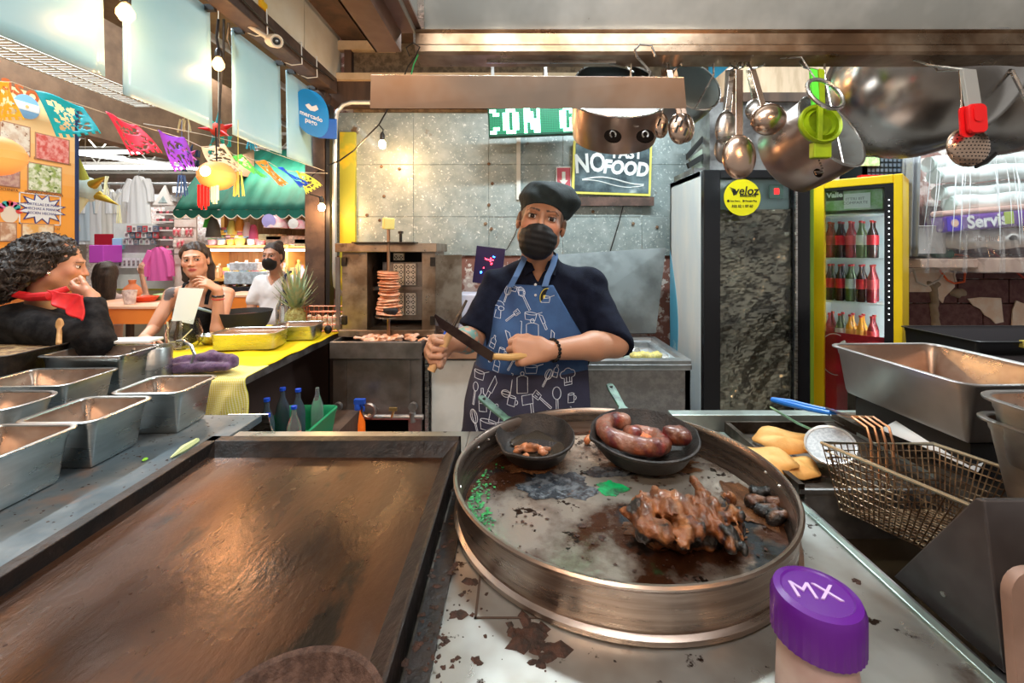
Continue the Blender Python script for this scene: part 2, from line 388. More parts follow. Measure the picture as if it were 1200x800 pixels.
# ------------------------------------------------------------------ market hall
hc = st('ceiling_hall', -14, -1.56, -3, 14, 4.3, 4.4, M('hall roof boards', (.34, .22, .10), .8, col2=(.25, .15, .07), scale=3))
for x in (-2.3, -3.1, -4.0, -5.2, -6.6): MB().box(x-.03, x+.03, -2, 13.8, 4.22, 4.3).build('batten', white_plastic, hc, sm=0)
wf = st('wall_far', -14, 7, 13.6, 13.8, 0, 4.3, M('hall wall', (.45, .38, .30), .8, col2=(.60, .45, .38), scale=2))
st('wall_hall_left', -14, -13.8, -3, 13.8, 0, 4.3, M('hall wall', (.5, .5, .5)))
wf2 = st('wall_hall_right', -1.62, -1.5, 3.8, 13.6, 0, 4.3, M('hall wall', (.5, .5, .5)))
truss = M('white truss', (.55, .52, .46), .5)
for y in (6.9, 8.2, 9.5, 10.8, 12.1):
    mb = MB().box(-13.8, -4.4, y-.04, y+.04, 3.55, 3.62).box(-13.8, -4.4, y-.04, y+.04, 3.95, 4.0)
    for k in range(14):
        x = -13.6+k*.65; mb.tube([(x, y, 3.6), (x+.32, y, 3.97), (x+.64, y, 3.6)], .02, 4)
    tag(mb.build('roof_truss', truss, sm=0), 'white roof truss spanning the market hall, %s' % {6.9: 'nearest of the five', 8.2: 'second from the front', 9.5: 'third from the front', 10.8: 'second from the back', 12.1: 'farthest of the five'}[y], 'truss', 'roof trusses of the hall')
tube_m = M('tube light', (1, 1, 1), emit=(.95, 1, .96), es=4)
for k, (x0, y0, x1, y1) in enumerate([(-9.4, 8.2, -7.0, 11.8), (-10.2, 9.6, -5.8, 9.6), (-9.6, 7.3, -5.6, 7.3)]):
    t = thing('tube_lamp', ['long tube lamp running away under the hall roof', 'tube lamp across the hall above the white shirts', 'nearest tube lamp across the hall above the clothes rail'][k], 'lamp', ((x0+x1)/2, (y0+y1)/2, 3.4), group='tube lamps in the hall')
    z = [3.42, 3.25, 3.1][k]
    d = Vector((x1-x0, y1-y0, 0)).normalized()
    MB().box(-.035, .035, 0, math.hypot(x1-x0, y1-y0), z+.03, z+.07, mat=Matrix.Translation((x0, y0, 0)) @ Matrix.Rotation(math.atan2(-d.x, d.y), 4, 'Z')).build('housing', M('lamp housing', (.35, .34, .32), .6), t, sm=0)
    MB().cyl((x0, y0, z), (x1, y1, z), .03, n=8).build('tube', tube_m, t)
    MB().box(x0-.01, x0+.01, y0-.01, y0+.01, z+.07, 4.3).build('hanger', white_plastic, t, sm=0)
    MB().box(x1-.01, x1+.01, y1-.01, y1+.01, z+.07, 4.3).build('hanger', white_plastic, t, sm=0)
# brown fascia over the menu board
fas = st('fascia', -3.75, -3.60, .5, 6.0, 2.45, 3.5, M('brown fascia', (.26, .16, .10), .7, col2=(.18, .11, .07), scale=5, bump=.3)); fas.name = 'trim_9'; MW['trim_9'] = MW['fascia']

# ------------------------------------------------------------------ range hood
H = thing('range_hood', 'large stainless range hood canopy over the griddle and pan', 'hood', (.6, 1.25, 2.03))
mb = MB(); gy = [(1.30, 2.037), (1.22, 2.037), (1.215, 2.045), (1.215, 2.062), (1.222, 2.068), (1.222, 2.098), (1.212, 2.104), (1.222, 2.110), (1.30, 2.112)]
x0, x1 = -.285, 2.0
vs = [(x, y, z) for x in (x0, x1) for y, z in gy]; k = len(gy)
mb.add(vs, [(i, (i+1) % k, k+(i+1) % k, k+i) for i in range(k)]+[tuple(range(k))[::-1], tuple(range(k, 2*k))])
mb.build('gutter', steel_warm, H, sm=20)
def plate(pts, th, name, m, parent, n=(0, 0, 1), **kw):
    p = [Vector(tuple(q)) for q in pts]; nn = (p[1]-p[0]).cross(p[2]-p[0]).normalized()*th
    k = len(p); vs = p+[q+nn for q in p]
    return MB().add(vs, [tuple(range(k))[::-1], tuple(range(k, 2*k))]+[(i, (i+1) % k, k+(i+1) % k, k+i) for i in range(k)]).build(name, m, parent, sm=0, **kw)
plate([(-.27, 1.28, 2.112), (2.0, 1.28, 2.112), (2.0, .80, 3.0), (-.20, .80, 3.0)], .004, 'back_panel', hoodm, H)
plate([(-.29, 1.28, 2.10), (-.205, .80, 3.0), (-.205, -.3, 3.0), (-.29, -.6, 2.10)], .004, 'side_panel', hoodm, H)
plate([(-.30, 1.27, 2.09), (-.268, 1.27, 2.09), (-.196, .80, 3.0), (-.225, .80, 3.0)], .010, 'corner_seam', steel, H)
plate([(-.205, -.3, 3.0), (-.205, .8, 3.0), (2.0, .8, 3.0), (2.0, -.3, 3.0)], .004, 'top_panel', hoodm, H)
side_m = M('pinkish side channel', (.50, .36, .30), .38, .8, col2=(.36, .24, .20), scale=4, spots=[((.16, .13, .30), 1.5, .62, .1)])
mb = MB().box(-.405, -.338, -.5, 1.25, 2.058, 2.066).box(-.338, -.332, -.5, 1.25, 2.058, 2.12).box(-.405, -.400, -.5, 1.25, 2.058, 2.075).box(-.332, -.27, -.5, 1.25, 2.112, 2.12)
mb.build('side_channel', side_m, H, sm=0)
MB().box(-.09, .28, 1.255, 1.262, 2.030, 2.037).build('hook_rail', steel, H, sm=0)
# hanging steel light strip with wires and S hook
T = thing('hanging_strip', 'long bent stainless strip hanging on wires under the range hood', 'metal strip', (0, 1.17, 1.87))
a, b, c_, d_ = at(434, 127, 1.215), at(804, 127, 1.215), at(801, 91, 1.195), at(435, 88, 1.195)
plate([a, b, c_, d_], .003, 'face', M('warm sheet', (.43, .35, .29), .36, .9, col2=(.36, .25, .18), scale=3, rvar=.1), T)
plate([d_, c_, c_+V(0, .03, .002), d_+V(0, .03, .002)], .002, 'top_lip', steel, T)
MB().tube([at(474, 88, 1.215), at(478, 78, 1.22), at(487, 66, 1.21), at(492, 55, 1.20), at(484, 50, 1.19), at(476, 56, 1.19), at(480, 66, 1.21)], .002, 5).build('wire', M('dark wire', (.05, .04, .03), .5, .5), T)
MB().tube([at(482, 87, 1.21), at(485, 75, 1.215), at(490, 64, 1.21)], .0018, 5).build('wire', M('green wire', (.03, .35, .10), .5), T)
MB().tube([at(768, 66, 1.19), at(763, 52+1, 1.19), at(750, 52, 1.19), at(744, 58, 1.19), at(746, 66, 1.195), at(755, 76, 1.20), at(762, 84, 1.21), at(760, 92, 1.215), at(752, 90, 1.22)], .0035, 8).build('hook', steel, T)

# ------------------------------------------------------------------ cooking counter
ctop = M('stained steel counter', (.44, .45, .43), .36, .8, col2=(.30, .28, .25), scale=4, rvar=.14, bump=.15,
         spots=[((.10, .045, .02), 5, .58, .10), ((.03, .015, .01), 26, .64, .03)])
K = thing('cooking_counter', 'stainless counter with splattered grease under the big round pan', 'counter', (.25, .8, 0))
mb = MB().box(-.155, .655, .10, 1.42, .895, .91).box(-.90, -.155, 1.28, 1.42, .895, .91)
mb.build('worktop', ctop, K, sm=0, bevel=.003)
MB().box(.45, .655, 1.02, 1.42, .912, .918).build('trim_plate', M('pale green steel', (.42, .50, .46), .4, .7), K, sm=0) if 0 else None
MB().box(-.90, .65, .12, 1.40, .02, .888).build('cabinet_body', steel_dark, K, sm=0)
mb = MB()      # welded seam lines of the worktop
MB().box(-.07, -.066, .70, .93, .9101, .9115).box(-.07, .08, .70, .703, .9101, .9115).build('seam', M('seam grime', (.05, .03, .02), .8), K, sm=0)
MB().box(.640, .657, .30, 1.40, .905, .916).build('edge_lip', M('greenish steel', (.40, .50, .46), .35, .8, rvar=.1), K, sm=0, bevel=.002)
grime = M('burnt grease', (.020, .010, .006), .7, col2=(.055, .020, .010), scale=60, bump=1)
mb = MB(); r = random.Random(5)
def crumb(mb, x, y, z, s):
    n = r.randint(5, 8); ph = r.random()*6; h = s*r.uniform(.15, .4)
    vs = [(x+math.cos(ph+i*6.283/n)*s*r.uniform(.4, 1.2), y+math.sin(ph+i*6.283/n)*s*r.uniform(.4, 1.2), z) for i in range(n)]+[(x, y, z+h)]
    mb.add(vs, [(i, (i+1) % n, n) for i in range(n)])
for _ in range(230):
    q = r.random(); x = -.145+abs(r.gauss(0, .09)); y = r.uniform(.45, 1.05)
    if math.hypot(x-.22, y-1.01) < .375 and x > 0: continue
    crumb(mb, x, y, .9102, r.choice((.0015, .002, .003, .005)))
for (x, y, s) in [(-.085, .78, .014), (-.105, .88, .012), (-.10, .71, .013), (-.135, 1.0, .02), (.02, .665, .03), (.045, .65, .022), (-.01, .675, .018), (.03, .635, .016), (-.11, .66, .008), (-.06, .63, .008), (.35, .59, .006), (.30, .56, .005), (.60, .78, .008), (-.14, .93, .018)]:
    for k in range(5): crumb(mb, x+r.gauss(0, s*.4), y+r.gauss(0, s*.4), .9102, s*r.uniform(.5, .9))
mb.build('burnt_crumbs', grime, sm=0, label='burnt crumbs and flakes scattered on the steel worktop by the round pan', cat='crumbs', kind='stuff')

# ------------------------------------------------------------------ griddle
gm = M('oiled griddle plate', (.022, .011, .007), .27, .5, col2=(.085, .032, .012), scale=3.2, lo=.35, hi=.7, rvar=.15, bump=.22, bscale=90, stretch=(1.0, .4, 1), detail=9,
       spots=[((.006, .005, .005), 7, .60, .06), ((.085, .075, .072), 2.6, .56, .14)])
rim_m = M('black griddle rim', (.007, .006, .006), .42, .2, col2=(.020, .011, .008), scale=14, bump=.6, rvar=.12)
G = thing('griddle', 'wide oily black flat griddle with raised rim', 'griddle', (-.52, .7, .90))
MB().box(-.86, -.195, -.05, 1.245, .90, .925).build('plate', gm, G, sm=0)
mb = MB().box(-.885, -.855, -.1, 1.275, .895, .957, tx=0).box(-.885, -.165, 1.240, 1.275, .895, .957)
mb.add([(-.165, -.1, .957), (-.165, 1.275, .957), (-.172, 1.275, .957), (-.172, -.1, .957), (-.165, -.1, .895), (-.165, 1.275, .895), (-.21, 1.275, .922), (-.21, -.1, .922)],
       [(0, 1, 2, 3), (0, 4, 5, 1), (3, 2, 6, 7), (1, 5, 6, 2), (0, 3, 7, 4), (4, 7, 6, 5)])
mb.add([(-.172, 1.24, .957), (-.86, 1.24, .957), (-.86, 1.205, .922), (-.2, 1.205, .922)], [(0, 1, 2, 3)])
mb.build('rim', rim_m, G, sm=0, bevel=.002)
MB().box(-.155, -.12, .1, 1.27, .911, .918).build('scrap_channel', rim_m, G, sm=0)
mb = MB(); r = random.Random(8)
for _ in range(70): crumb(mb, r.uniform(-.83, -.25), r.uniform(.5, 1.2), .9255, r.choice((.001, .0015, .003)))
for _ in range(120): crumb(mb, r.uniform(-.158, -.115), r.uniform(.4, 1.25), .9185, r.choice((.003, .005, .008)))
mb.build('griddle_scraps', grime, sm=0, label='charred scraps along the griddle plate and its side channel', cat='crumbs', kind='stuff')
# dark round lid at the very front of the griddle
lid = MB(); lc = at(338, 815, .50)
lid.lathe([(.0, .012), (.06, .014), (.085, .010), (.092, .016), (.104, .034), (.112, .036), (.114, .028), (.105, .004), (.09, 0), (0, 0)], (lc[0]-.0, .485, .9255), 40)
tag(lid.build('round_pan', M('furry dark iron', (.05, .025, .017), .8, col2=(.10, .055, .04), scale=60, bump=1.2)), 'small dark round pan lying on the near end of the griddle', 'pan')

# ------------------------------------------------------------------ left ledge and yellow counter
ledge_m = M('blue grey ledge', (.10, .13, .15), .42, .3, col2=(.20, .21, .21), scale=5, rvar=.15, spots=[((.28, .17, .12), 3, .60, .1), ((.02, .015, .01), 30, .66, .03)])
Lg = thing('side_ledge', 'long blue grey steel ledge carrying the pans beside the griddle', 'counter', (-1.5, 1.0, 0))
MB().box(-2.3, -.908, .2, 1.56, .885, .91).box(-2.2, -1.47, 1.56, 1.99, .885, .91).build('ledge_top', ledge_m, Lg, sm=0, bevel=.003)
MB().box(-2.28, -.93, .22, 1.54, .02, .885).build('ledge_body', steel_dark, Lg, sm=0)
plate([(-1.03, 1.562, .91), (-.89, 1.562, .91), (-.89, 1.60, .80), (-1.03, 1.60, .80)], .003, 'end_flap', steel, Lg)
mb = MB(); r = random.Random(9)
for _ in range(110): crumb(mb, r.uniform(-1.15, -.9), r.uniform(.9, 1.65), .9102, r.choice((.002, .003, .004)))
mb.build('food_crumbs', grime, sm=0, label='food crumbs scattered on the blue grey ledge beside the pans', cat='crumbs', kind='stuff')
ycl = M('yellow oilcloth', (.90, .68, .01), .42, col2=(.82, .58, .01), scale=3, bump=.25, bscale=6, spots=[((.25, .13, .03), 13, .70, .02)])
Yc = thing('serving_counter', 'serving counter covered with a yellow cloth beside the dark post', 'counter', (-1.6, 2.6, 0))
MB().box(-2.0, -1.275, 2.0, 3.40, .862, .902).build('counter_top', steel_dull, Yc, sm=0)
MB().box(-1.90, -1.45, 2.02, 3.36, .02, .862).build('counter_body', M('dark brown tile', (.045, .025, .02), .6), Yc, sm=0)
MB().grid(lambda u, v: (-2.005+u*.74, 1.998+v*1.402, .909+.003*math.sin(v*33+u*4)*(u > .6)+.002*math.sin(u*19+v*7)), 24, 50).build('yellow_cloth', ycl, solid=.002, label='bright yellow oilcloth spread over the serving counter', cat='tablecloth')
# ------------------------------------------------------------------ big round pan
px_, py_, pR = .222, 1.0095, .364
pan_in = M('greasy pan bottom', (.46, .42, .36), .18, .65, col2=(.08, .030, .014), scale=3.4, lo=.45, hi=.56, rvar=.14, bump=.35, bscale=40, detail=9,
           spots=[((.03, .035, .04), 5.5, .56, .05), ((.02, .012, .008), 22, .60, .03), ((.02, .22, .09), 2.1, .66, .05)])
pan_m = M('spun steel pan', (.47, .38, .32), .30, .95, col2=(.30, .23, .19), scale=3, stretch=(1, 1, 20), rvar=.08, bump=.08, bscale=90, spots=[((.10, .05, .03), 7, .72, .04)])
BP = thing('round_pan', 'huge round stainless pan holding roasted meat and two iron skillets', 'pan', (px_, py_, .91))
MB().lathe([(pR-.020, .911), (pR-.004, .9105), (pR+.001, .914), (pR+.001, .922), (pR-.007, .926), (pR-.006, .932), (pR-.006, .985), (pR-.002, .992), (pR+.002, .996), (pR+.003, 1.0), (pR, 1.0035), (pR-.005, 1.003), (pR-.009, .998), (pR-.012, .985), (pR-.014, .932), (pR-.02, .922), (pR-.02, .914)],
           (px_, py_, 0), 96).build('wall', pan_m, BP)
MB().lathe([(1e-6, .9245), (.1, .924), (.2, .923), (pR-.06, .922), (pR-.022, .926), (pR-.022, .916), (1e-6, .913)], (px_, py_, 0), 64).build('bottom', pan_in, BP)
mb = MB()
hx, hy = px_+pR*math.cos(-.05), py_+pR*math.sin(-.05)
mb.tube([(hx-.004, hy+.045, .985), (hx+.012, hy+.04, .980), (hx+.016, hy, .965), (hx+.014, hy-.04, .955), (hx, hy-.05, .95)], .004, 8)
mb.build('handle', steel_warm, BP)
mb = MB()
for a in (-.15, .02, 2.6, 2.75, 1.2, 1.35, 3.3):
    p = V(px_+(pR-.013)*math.cos(a), py_+(pR-.013)*math.sin(a), .982); mb.sph(p, .004, 8)
mb.build('rivet', steel, BP)
# roast meat
meatc = lambda v: np.clip(V(.15, .048, .014)*(1+.5*nz(v, 75, 3)[:, None])+V(.16, .075, .028)*np.clip(nz(v*(1, .4, 1), 90, 11), 0, 1)[:, None]-V(.34, .13, .05)*np.clip(nz(v, 36, 5)*2.6+.0, 0, 1)[:, None], .006, 1)
meat_m = M('roast meat', (.3, .1, .04), .30, vcol=True, bump=1, bscale=130, coat=.2)
def P3(x, y, z): # point at height z seen in that bearing
    Y = (1.5-z)*515/(y-291); return V((x-607)/515*Y, Y, z)
pr = []; r = random.Random(12)
for (x, y, a, l, w, z) in [(758, 606, .3, .05, .026, .955), (785, 604, -.2, .06, .030, .955), (812, 606, .1, .06, .030, .955), (840, 608, -.5, .055, .027, .950), (776, 628, 1.2, .03, .020, .942), (805, 632, 1.4, .035, .021, .941), (838, 630, 1.3, .03, .020, .94), (862, 622, 1, .03, .015, .938)]:
    p = P3(x, y, z); d = V(math.sin(a)*.55, .75*math.cos(a), -.25*r.random())*l
    pr.append(('c', p-d*.7, p+d*.7, w, w*.75, .012))
for k in range(46):      # torn strands laid over the heap
    x = r.uniform(745, 862); y = r.uniform(583, 632); p = P3(x, y, .966+.016*math.exp(-((x-795)/45)**2)+r.uniform(-.006, .010))
    a = r.gauss(.15, .5); d = V(math.sin(a), math.cos(a), r.uniform(-.9, .1)); d = nrm(d)*r.uniform(.016, .036); w = r.uniform(.007, .013)
    b = V(r.gauss(0, .006), r.gauss(0, .006), .006)
    pr += [('c', p-d, p+b, w*.7, w, .013), ('c', p+b, p+d, w, w*.6, .013)]
pr += [('c', P3(750, 606, .962), P3(733, 600, .958), .012, .009, .008), ('c', P3(825, 580, .965), P3(812, 562, .962), .012, .007, .01)]
blob('roast_meat', pr, meat_m, h=.0036, disp=lambda p: .0042*nz(p*(1, .35, .8), 110, 1)-.0035*np.abs(nz(p*(1, .25, .8), 230, 2))+.001, colf=meatc, label='shredded roast pork with charred edges piled in the round pan', cat='meat')
pr = []
for (x, y) in [(880, 588), (893, 598), (905, 607), (915, 604), (886, 577), (900, 590)]:
    p = P3(x, y, .935); pr.append(('c', p, p+V(.02, -.012, .014), .014, .009, .01))
blob('meat_scrap', pr, meat_m, h=.005, disp=lambda p: .004*nz(p, 90, 1), colf=lambda v: meatc(v)*.55, label='dark charred meat scraps against the far rim of the round pan', cat='meat')
pr = []
for (x, y) in [(700, 508), (688, 516), (704, 520), (712, 514), (692, 505)]:
    p = P3(x, y, .932); pr.append(('c', p, p+V(.008, .012, .008), .010, .007, .008))
blob('meat_scrap', pr, M('red meat', (.45, .09, .03), .3, col2=(.7, .28, .1), scale=60, bump=1), h=.005, disp=lambda p: .003*nz(p, 90, 1), label='reddish scraps of meat in the big pan between the two skillets', cat='meat')
# puddle patches and green herb sauce
def puddle(name, cx, cy, rx, ry, z, m, label, cat, seed, th=.0012):
    r = random.Random(seed); k = 110; ph = [r.random()*6 for _ in range(4)]
    pts = [(cx+rx*math.cos(t)*(1+.20*math.sin(3*t+ph[0])+.09*math.sin(7*t+ph[1])+.04*math.sin(17*t+ph[3])+.03*math.sin(29*t+ph[2])), cy+ry*math.sin(t)*(1+.16*math.sin(4*t+ph[2])+.08*math.sin(9*t+ph[0])+.04*math.sin(23*t+ph[1]))) for t in [i*2*math.pi/k for i in range(k)]]
    return tag(MB().prism(pts, th, Matrix.Translation((0, 0, z))).build(name, m), label, cat, kind='stuff')
greens = M('green sauce', (.01, .40, .12), .25, col2=(.03, .10, .05), scale=18, lo=.40, hi=.62, bump=.6, coat=.5)
p = P3(716, 572, .925); puddle('green_sauce', p[0], p[1], .036, .030, .9248, greens, 'bright green sauce smeared in the middle of the round pan', 'sauce', 3)
mb = MB(); r = random.Random(21)
for _ in range(260):
    a = 3.0+r.gauss(0, .25); rr_ = pR-.03-abs(r.gauss(0, .022)); crumb(mb, px_+rr_*math.cos(a+.25), py_+rr_*math.sin(a+.25), .925, r.uniform(.002, .006))
mb.build('chopped_herbs', M('chopped herbs', (.02, .30, .06), .4, col2=(.005, .06, .02), scale=60), label='chopped green herbs stuck along the near wall of the round pan', cat='herbs', kind='stuff')
mb = MB()
for _ in range(420):
    a = r.random()*6.283; rr_ = (pR-.03)*math.sqrt(r.random()); crumb(mb, px_+rr_*math.cos(a), py_+rr_*math.sin(a), .9248, r.choice((.0015, .002, .003, .005)))
for (x, y, s) in [(682, 615, .010), (706, 628, .009), (745, 560, .012), (790, 545, .014), (800, 555, .010), (870, 560, .010)]:
    p = P3(x, y, .925)
    for k in range(5): crumb(mb, p[0]+r.gauss(0, s*.5), p[1]+r.gauss(0, s*.5), .9248, s*r.uniform(.4, .8))
mb.build('burnt_bits', grime, label='burnt bits floating in the grease of the round pan', cat='crumbs', kind='stuff')
blk_r = M('blue black residue', (.018, .022, .028), .22, col2=(.10, .11, .12), scale=34, lo=.45, hi=.62, bump=.8, bscale=70, coat=.3)
brn_r = M('brown grease', (.055, .022, .010), .16, col2=(.14, .06, .025), scale=12, bump=.5, bscale=50, coat=.6)
for (x, y, rx, ry, m_, sd, lb) in [(655, 568, .085, .065, blk_r, 5, 'blue black burnt residue left of the green sauce'), (770, 545, .12, .050, brn_r, 6, 'brown grease spread behind the roast pork'), (880, 590, .065, .085, brn_r, 9, 'brown grease along the far right wall of the pan'), (620, 545, .06, .045, brn_r, 11, 'brown grease in front of the smaller skillet'), (712, 552, .055, .03, blk_r, 12, 'black residue behind the green sauce'), (800, 625, .12, .045, brn_r, 14, 'dark juice under the roast pork')]:
    p = P3(x, y, .925); puddle('grease_patch', p[0], p[1], rx, ry, .9243+.0001*(sd % 4), m_, lb, 'grease', sd, .0006)

# ------------------------------------------------------------------ skillets
def skillet(cx, cy, z, R, d, label, ha, name='skillet', green=True, tilt=0):
    T = thing(name, label, 'skillet', (cx, cy, z))
    T.rotation_euler = (tilt, 0, 0); T.location.z += tilt*R*.8-.012
    o = (cx, cy, z)
    # pour lips: widen the wall where they stand
    n = 64; prof = [(1e-6, .004), (R*.72, .004), (R*.80, .010), (R*.97, d-.004), (R*1.0, d), (R*1.03, d-.002), (R*1.03, d-.008), (R*.99, d-.010), (R*.82, .002), (R*.76, 0), (1e-6, 0)]
    vs = []
    for rr_, zz in prof:
        for q in range(n):
            a = q*2*math.pi/n; lip = sum(math.exp(-((math.sin((a-ha-s)/2)*2)/.16)**2) for s in (math.pi/2, -math.pi/2))
            rk = rr_*(1+.07*lip*(zz > d*.5)); vs.append((cx+rk*math.cos(a), cy+rk*math.sin(a), z+zz-.003*lip*(zz > d*.8)))
    k = len(prof); mb = MB(); mb.add(vs, [(i*n+q, i*n+(q+1) % n, (i+1)*n+(q+1) % n, (i+1)*n+q) for i in range(k-1) for q in range(n)])
    mb.build('pan_body', cast_iron, T, sm=50)
    m4 = Matrix.Translation((cx, cy, z)) @ Matrix.Rotation(ha, 4, 'Z')
    pts = [(R*1.0, -.020), (R*1.12, -.011), (R+.10, -.014), (R+.125, -.012), (R+.132, 0), (R+.125, .012), (R+.10, .014), (R*1.12, .011), (R*1.0, .020)]
    zf = lambda x: d-.008+.22*max(x-R, 0)
    mb = MB(); k = len(pts); vs = [m4 @ Vector((x, y, zf(x)+t)) for t in (-.004, .004) for x, y in pts]
    mb.add(vs, [tuple(range(k))[::-1], tuple(range(k, 2*k))]+[(i, (i+1) % k, k+(i+1) % k, k+i) for i in range(k)])
    hd = mb.build('handle', M('green enamel', (.13, .27, .20), .35, col2=(.05, .10, .08), scale=20), T, sm=0, bevel=.002)
    mb = MB(); mb.cyl(m4 @ Vector((R+.11, 0, zf(R+.11)-.006)), m4 @ Vector((R+.11, 0, zf(R+.11)+.006)), .005, n=10); mb.build('hanging_hole', rubber, hd)
    return T
s1 = P3(627, 508, .99); skillet(s1[0], s1[1]+.0, .945, .105, .05, 'small cast iron skillet with diced meat and green handle', 2.35, tilt=.15)
puddle('meat_juice', s1[0], s1[1], .072, .070, .9535, M('dark broth', (.05, .04, .03), .08, coat=1), 'shiny dark broth in the smaller skillet', 'broth', 4)
pr = []; r = random.Random(4)
for _ in range(34):
    a = r.random()*6.28; q = r.random()*.045; p = V(s1[0]-.012+q*math.cos(a)*1.1, s1[1]-.028+q*math.sin(a)*.6, .957+.016*max(0, 1-q/.04)*r.random())
    pr.append(('e', p, (r.uniform(.006, .011), r.uniform(.005, .009), .006), .004))
blob('diced_meat', pr, meat_m, h=.003, disp=lambda p: .0015*nz(p, 200, 1), colf=lambda v: np.clip(V(.42, .16, .07)*(1+.6*nz(v, 90, 3)[:, None]), .03, 1), label='browned diced meat heaped in the smaller skillet', cat='meat')
s2 = P3(754, 507, 1.0); skillet(s2[0], s2[1], .952, .138, .055, 'larger cast iron skillet with coiled sausage at the back of the pan', 1.72, tilt=.10)
pts = []
for i in range(46):
    a = -0.55+i*.165; q = .096-.0009*i*1.15; q = .098-.00125*i if a < 4.4 else .098-.00125*i-.014*(a-4.4)
    pts.append(V(s2[0]-.018+q*math.cos(a+2.3)*1.0, s2[1]+q*math.sin(a+2.3)*.92, .994+.016*math.sin(a*.9+.4)))
pr = [('c', pts[i], pts[i+1], .0225, .0225, .004) for i in range(len(pts)-1)]
sausage_m = M('cooked sausage', (.40, .12, .06), .28, vcol=True, bump=1, bscale=90, coat=.5)
sc = lambda v: np.clip(V(.19, .065, .035)+V(.16, .11, .085)*np.clip(nz(v, 55, 7), -.8, 1)[:, None]+V(.14, .02, .0)*np.clip(nz(v, 90, 8), 0, 1)[:, None], .02, 1)
blob('sausage_coil', pr, sausage_m, h=.0045, disp=lambda p: .0022*nz(p, 90, 3), colf=sc, label='thick coil of cooked sausage in the larger skillet', cat='sausage')
p = V(s2[0]-.02, s2[1]-.004, .99)
blob('loose_chorizo', [('e', p+V(r.gauss(0, .02), r.gauss(0, .013), .004), (.012, .010, .009), .006) for _ in range(16)], M('red chorizo', (.55, .10, .03), .4, col2=(.75, .28, .10), scale=90, bump=1), h=.004, disp=lambda q: .002*nz(q, 160, 3), label='loose red chorizo crumbs in the middle of the sausage coil', cat='sausage')
q0 = V(s2[0]+.078, s2[1]-.012, .995)
blob('charred_chunk', [('c', q0, q0+V(.018, -.024, .008), .025, .021, .01), ('e', q0+V(-.012, -.004, .016), (.019, .02, .014), .012), ('e', q0+V(.02, .01, .008), (.02, .02, .018), .012)], sausage_m, h=.004, disp=lambda p: .004*nz(p, 80, 5), colf=lambda v: sc(v)*.75, label='charred chunk of meat beside the sausage coil in the skillet', cat='meat')

for nm_, tl in (('meat_juice', .15), ('diced_meat', .15), ('sausage_coil', .10), ('loose_chorizo', .10)):
    bpy.data.objects[nm_].rotation_euler = (tl, 0, 0)
# ------------------------------------------------------------------ steam-table pans on the ledge
pan_steel = M('steam pan steel', (.56, .58, .57), .30, 1, col2=(.40, .41, .40), scale=3, stretch=(1, 1, 5), rvar=.1, bump=.08, bscale=70)
pan_inside = M('used steam pan inside', (.50, .40, .33), .34, .9, col2=(.30, .20, .15), scale=5, rvar=.1, bump=.2)
def gn(cx, cy, w, d, ztop, depth, label, rz=0, name='steam_pan', m=None, mi=None, corner=.022, rim=.014, flare=.018, food=None, cat='pan', group='steel pans on the ledge'):
    zb = ztop-depth; T = thing(name, label, cat, (cx, cy, zb), group=group)
    f = flare; w0, d0 = w-2*rim, d-2*rim
    MB().rr(cx, cy, w0, d0, corner, [(rim, ztop-.006), (rim+.001, ztop-.002), (rim-.002, ztop), (.002, ztop-.001), (0, ztop-.004)], 6, rz, cap1=False).build('rim', m or pan_steel, T, sm=40)
    MB().rr(cx, cy, w0, d0, corner, [(rim-.001, ztop-.006), (.001, ztop-.005), (-.001, ztop-.022), (-.004, ztop-.028), (-f, zb+.014), (-f-.004, zb+.004), (-f-.012, zb)], 6, rz).build('outer_wall', m or pan_steel, T, sm=40)
    MB().rr(cx, cy, w0, d0, corner, [(0, ztop-.004), (-.002, ztop-.022), (-.006, ztop-.030), (-f-.002, zb+.016), (-f-.006, zb+.006), (-f-.014, zb+.003)], 6, rz).build('inner_wall', mi or pan_inside, T, sm=40)
    if food: MB().rr(cx, cy, w0, d0, corner, [(-f*.6, ztop-food[0])], 6, rz).build('food_layer', food[1], T)
    return T
gl = 'row'
gn(-1.235, 1.035, .225, .21, 1.048, .138, 'nearest steel pan at the very front of the ledge, half cut by the picture edge', 0)
gn(-1.215, 1.245, .215, .212, 1.048, .138, 'second steel pan from the front, clean inside, in the row by the griddle', .02)
gn(-1.165, 1.46, .225, .20, 1.052, .142, 'third steel pan in the row, next to the checked cloth', .05)
gn(-1.71, 1.60, .33, .235, 1.035, .125, 'brownish steel pan with food specks, behind the row and left of the deep pan', .05)
gn(-1.62, 1.36, .27, .20, 1.03, .12, 'low pan with rounded corners behind the front two pans', 0, corner=.06)
gn(-1.74, 1.84, .34, .22, 1.075, .17, 'deep tall steel pan standing beside the checked cloth', .04)
gn(-2.16, 1.82, .50, .40, 1.10, .13, 'wide blackened pan with grated food and a wooden spoon before the woman in black', .05, name='black_pan', m=black_iron, mi=steel_dark, food=(.02, M('grated food', (.45, .30, .14), .7, col2=(.12, .06, .03), scale=30, bump=1.2)), group=None)
wood = M('light wood', (.62, .38, .16), .55, col2=(.50, .28, .11), scale=10, stretch=(1, 6, 1))
sp = thing('wooden_spoon', 'wooden spoon sticking up from the wide blackened pan', 'spoon', at(69, 400, 1.86))
blob('handle', [('c', at(69, 402, 1.84), at(70, 382, 1.90), .010, .008, .01), ('e', at(70, 379, 1.90), (.015, .010, .024), .015)], wood, sp, h=.004)
pit = thing('steel_pitcher', 'steel pitcher with big loop handle beside the purple rag', 'pitcher', (-1.62, 1.95, .912))
